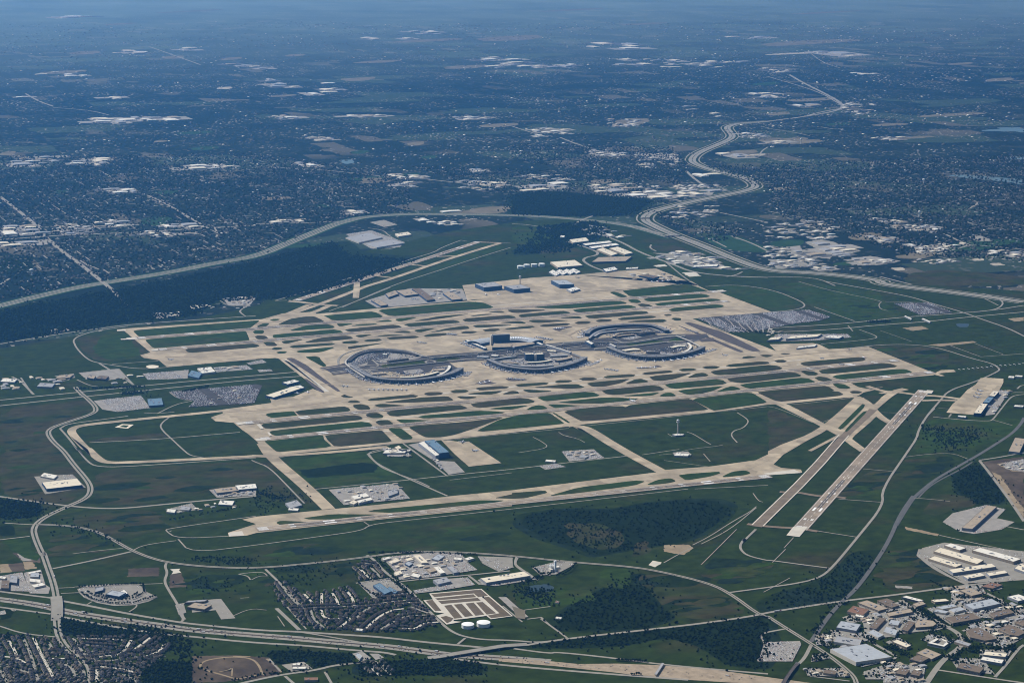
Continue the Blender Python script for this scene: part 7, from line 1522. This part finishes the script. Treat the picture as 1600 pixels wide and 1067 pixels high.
def trees(pts, where):
    for i, (x, y) in enumerate(pts):
        k = random.choice((0, 1, 2)); lab = '%s tree %s, %s from left' % (['small dark', 'large dark', 'lighter green'][k], where, nth(i+1)); g_ = 'trees '+where; a = random.uniform(0, 6)
        if not tused[k]: tused[k] = True; r_ = TP[k]; r_.location = (x, y, gz(x, y)); r_['label'] = lab; r_['group'] = g_
        else: copy_tree(TP[k], (x, y, gz(x, y)), a, lab, g_)
def ring(s, n, j=2.):
    e = smooth(gp(s), 2, False); d = even(e, 1e9); e = np.array(e); dd = np.r_[0, np.cumsum(np.hypot(*np.diff(e, axis=0).T))]; t_ = np.linspace(0, dd[-1], n)
    q = [(float(np.interp(u, dd, e[:, 0]))+random.uniform(-j, j), float(np.interp(u, dd, e[:, 1]))+random.uniform(-j, j)) for u in t_]
    return sorted(q, key=lambda w: pxof(*w)[0])
for s, n, w in (('p655,345 740,395 860,425 980,435 1080,425 1250,375', 34, 'along the outer rim of the round car park'), ('p700,335 800,385 940,410 1080,395 1170,340 1150,290', 28, 'in the inner ring of the round car park'), ('p640,300 800,290 1000,275 1150,275', 22, 'along the upper edge of the round car park'), ('p800,360 900,385 1040,385 1110,350', 16, 'nearest the halls in the round car park'),
                ('r0,318 60,370 160,440', 12, 'down the left of the church parking'), ('r60,300 240,280', 9, 'along the top of the church parking'), ('r270,300 400,405', 10, 'down the right of the church parking'), ('r1395,190 1440,215 1450,240', 7, 'beside the concrete plant drive'), ('g205,585 260,565 290,530', 14, 'curving round the concrete plant yard'), ('g475,965 540,968 610,970', 18, 'in the row above the toll plaza'), ('g540,1030 585,1030', 6, 'in the row below the toll plaza'),
                ('g270,715 300,706 395,695', 9, 'along the farm yard\'s edge'), ('h740,605 780,630 860,640', 9, 'beside the pale depot entrance'), ('g490,470 560,455 590,430', 9, 'dotted on the brown clearing\'s rim'), ('g330,350 420,370 480,410 440,440', 12, 'scattered over the brown clearing'), ('q0,75 160,55 300,95 480,80', 18, 'scattered on the meadow left of the middle estate'), ('q120,300 200,320', 4, 'in a clump on the meadow above the school'), ('e230,385 240,400', 2, 'beside the left arterial road')):
    trees(ring(s, n), w)
# ------------------------------------------------------------------ parked cars
cp, cr_, cz = [], [], []
for s, d in LOTS:
    P4 = gp(s); xs = [p[0] for p in P4]; ys = [p[1] for p in P4]; g = gz(sum(xs)/len(xs), sum(ys)/len(ys))
    X = np.arange(min(xs), max(xs), 5.6); X = X+np.where(np.arange(len(X)) % 3 == 2, 0, 0); rows = X[np.arange(len(X)) % 3 != 2]
    Y = np.arange(min(ys), max(ys), 2.75); gx, gy = np.meshgrid(rows, Y); c = np.stack([gx.ravel(), gy.ravel()], 1); q = np.array(P4); ins = np.zeros(len(c), bool)
    for i in range(len(q)):
        a, b = q[i], q[(i+1) % len(q)]
        if a[1] != b[1]: ins ^= ((a[1] > c[:, 1]) != (b[1] > c[:, 1])) & (c[:, 0] < (b[0]-a[0])*(c[:, 1]-a[1])/(b[1]-a[1])+a[0])
    ins &= (np.floor(c[:, 1]/62) % 5 != 0)
    for f in FOOT:
        f = np.array(f)
        ins &= ~((c[:, 0] > f[:, 0].min()-3) & (c[:, 0] < f[:, 0].max()+3) & (c[:, 1] > f[:, 1].min()-3) & (c[:, 1] < f[:, 1].max()+3))
    c = c[ins]; c = c[rng.random(len(c)) < (d*.75 if d >= .7 else d)*(.5+.5*np.sin(c[:, 0]*.013+c[:, 1]*.017)**2)]; cp.append(c); cz.append(np.full(len(c), g))
pos = np.concatenate(cp); N = len(pos); CZ = np.concatenate(cz)
CARV = [(-.5, -.5, .15), (.5, -.5, .15), (.5, .5, .15), (-.5, .5, .15), (-.5, -.5, .6), (.5, -.5, .6), (.5, .5, .6), (-.5, .5, .6), (-.32, -.42, 1), (.2, -.42, 1), (.2, .42, 1), (-.32, .42, 1)]
CARF = [(0, 1, 5, 4), (1, 2, 6, 5), (2, 3, 7, 6), (3, 0, 4, 7), (4, 5, 9, 8), (5, 6, 10, 9), (6, 7, 11, 10), (7, 4, 8, 11), (8, 9, 10, 11)]
bulk('parked_cars', CARV, CARF, pos, np.stack([np.full(N, 4.5), np.full(N, 1.8), np.full(N, 1.5)], 1), np.zeros(N), None, CZ, ['car_white', 'car_silver', 'car_dark', 'car_red'], rng.choice(4, N, p=[.12, .47, .35, .06]))
# ------------------------------------------------------------------ vehicles on the roads
def make_car(m):
    t = thing('car', 'x', 'car', (0, 0, 0)); b = MB(); b.box(0, 0, .35, 4.6, 1.85, .75); b.build('body', m, t)
    c = MB(); c.box(-.2, 0, 1.1, 2.5, 1.6, .5); c.build('cabin', 'glass', t); w = MB()
    for x in (-1.4, 1.4):
        for y in (-.85, .85): w.box(x, y, 0, .65, .22, .65)
    w.build('wheel', 'car_dark', t); return t
def make_truck(m):
    t = thing('truck', 'x', 'truck', (0, 0, 0)); b = MB(); b.box(-2, 0, 1.1, 13.5, 2.6, 2.9); b.build('trailer', m, t); c = MB(); c.box(6.8, 0, .6, 2.6, 2.5, 2.7); c.build('cab', 'car_red', t); w = MB()
    for x in (-7, -5.6, 3.6, 7): w.box(x, 0, 0, 1, 2.5, 1)
    w.build('wheel', 'car_dark', t); return t
VP = [make_car('car_dark'), make_car('car_white'), make_car('car_silver'), make_truck('plane_white')]; VN = ['dark car', 'white car', 'silver car', 'white-trailered truck']; vu = [False]*4
def traffic(s, n, offs, where):
    ln = smooth(gp(s), 2, False); e = even(ln, 5.)
    cnt = [0]*4; js = sorted((random.randrange(2, len(e)-2) for _ in range(n)), key=lambda q: pxof(*e[q])[0])
    for j in js:
        k = random.choices((0, 1, 2, 3), (.62, .14, .16, .08))[0]; cnt[k] += 1; o = random.choice(offs)
        a, b = e[j-1], e[j+1]; ang = math.atan2(b[1]-a[1], b[0]-a[0])
        x, y = e[j][0]-math.sin(ang)*o, e[j][1]+math.cos(ang)*o; lab = '%s on %s, %s from left' % (VN[k], where, nth(cnt[k])); z = gz(x, y)+.03; a_ = ang+(0 if o > 0 else math.pi); g_ = '%ss on %s' % (VN[k], where)
        if not vu[k]: vu[k] = True; r_ = VP[k]; r_.location = (x, y, z); r_.rotation_euler = (0, 0, a_); r_['label'] = lab; r_['group'] = g_
        else: copy_tree(VP[k], (x, y, z), a_, lab, g_)
traffic(up, 220, (-21, -17, -13, -9.5, 9.5, 13, 17, 21), 'the foreground freeway')
traffic('g-60,965 300,990 660,1010 900,1030 1163,1058', 45, (-24, -16, -8, 8, 16, 24), 'the wide toll pavement at the bottom')
traffic('p345,0 380,120 430,260 455,380 460,480 455,570 470,680 520,770 640,880 700,960 695,1060', 16, (-12, -6, 6, 12), 'the left arterial road')
traffic('f0,548 300,520 510,495 800,470 1163,490 g280,520 700,567 900,616 1000,667 1110,750', 12, (-4, 4), 'the long curving road below the near runway')
traffic('r330,310 530,500 680,650 850,745 1250,775', 10, (-3, 3), 'the straight avenue past the basins')
traffic('s110,505 400,455 700,410', 26, (-4, 4), 'the freight line road at the bottom right')

# ------------------------------------------------------------------ baggage trains, tugs and fuel trucks round the gates
eq = []
for st_ in (TE, TC, TA, TB, TD):
    for x, y, na in st_:
        for k in range(14):
            d_, l_ = abs(random.gauss(0, 16))+5, random.gauss(0, 20); eq.append((x+math.cos(na)*d_-math.sin(na)*l_, y+math.sin(na)*d_+math.cos(na)*l_))
for s, n_ in (('v470,190 700,110 940,150 900,190 560,235', 120), ('v450,335 700,310 1050,330 1240,265 1260,300 1100,360 560,385', 260), ('w470,340 720,315 1190,300 1290,310 1100,370 640,385', 260), ('x560,320 800,330 1200,260 1280,300 1100,360 700,372', 220), ('x330,160 760,125 1010,150 700,180 480,200', 260), ('w250,270 700,230 1150,200 1180,230 700,280 300,300', 160), ('x220,240 500,240 560,280 300,300', 90)):
    q_ = scatter([s], n_); eq += [tuple(v) for v in q_]
pos = np.array(eq); N = len(pos)
bulk('gate_equipment', BOXV, BOXF, pos, np.stack([rng.uniform(3, 9, N), rng.uniform(2, 3, N), rng.uniform(1.6, 3.2, N)], 1), rng.uniform(0, 6, N), None, np.array([gz(x, y) for x, y in pos]), ['car_dark', 'wall_blue', 'car_white', 'car_silver'], rng.choice(4, N, p=[.4, .3, .15, .15]))
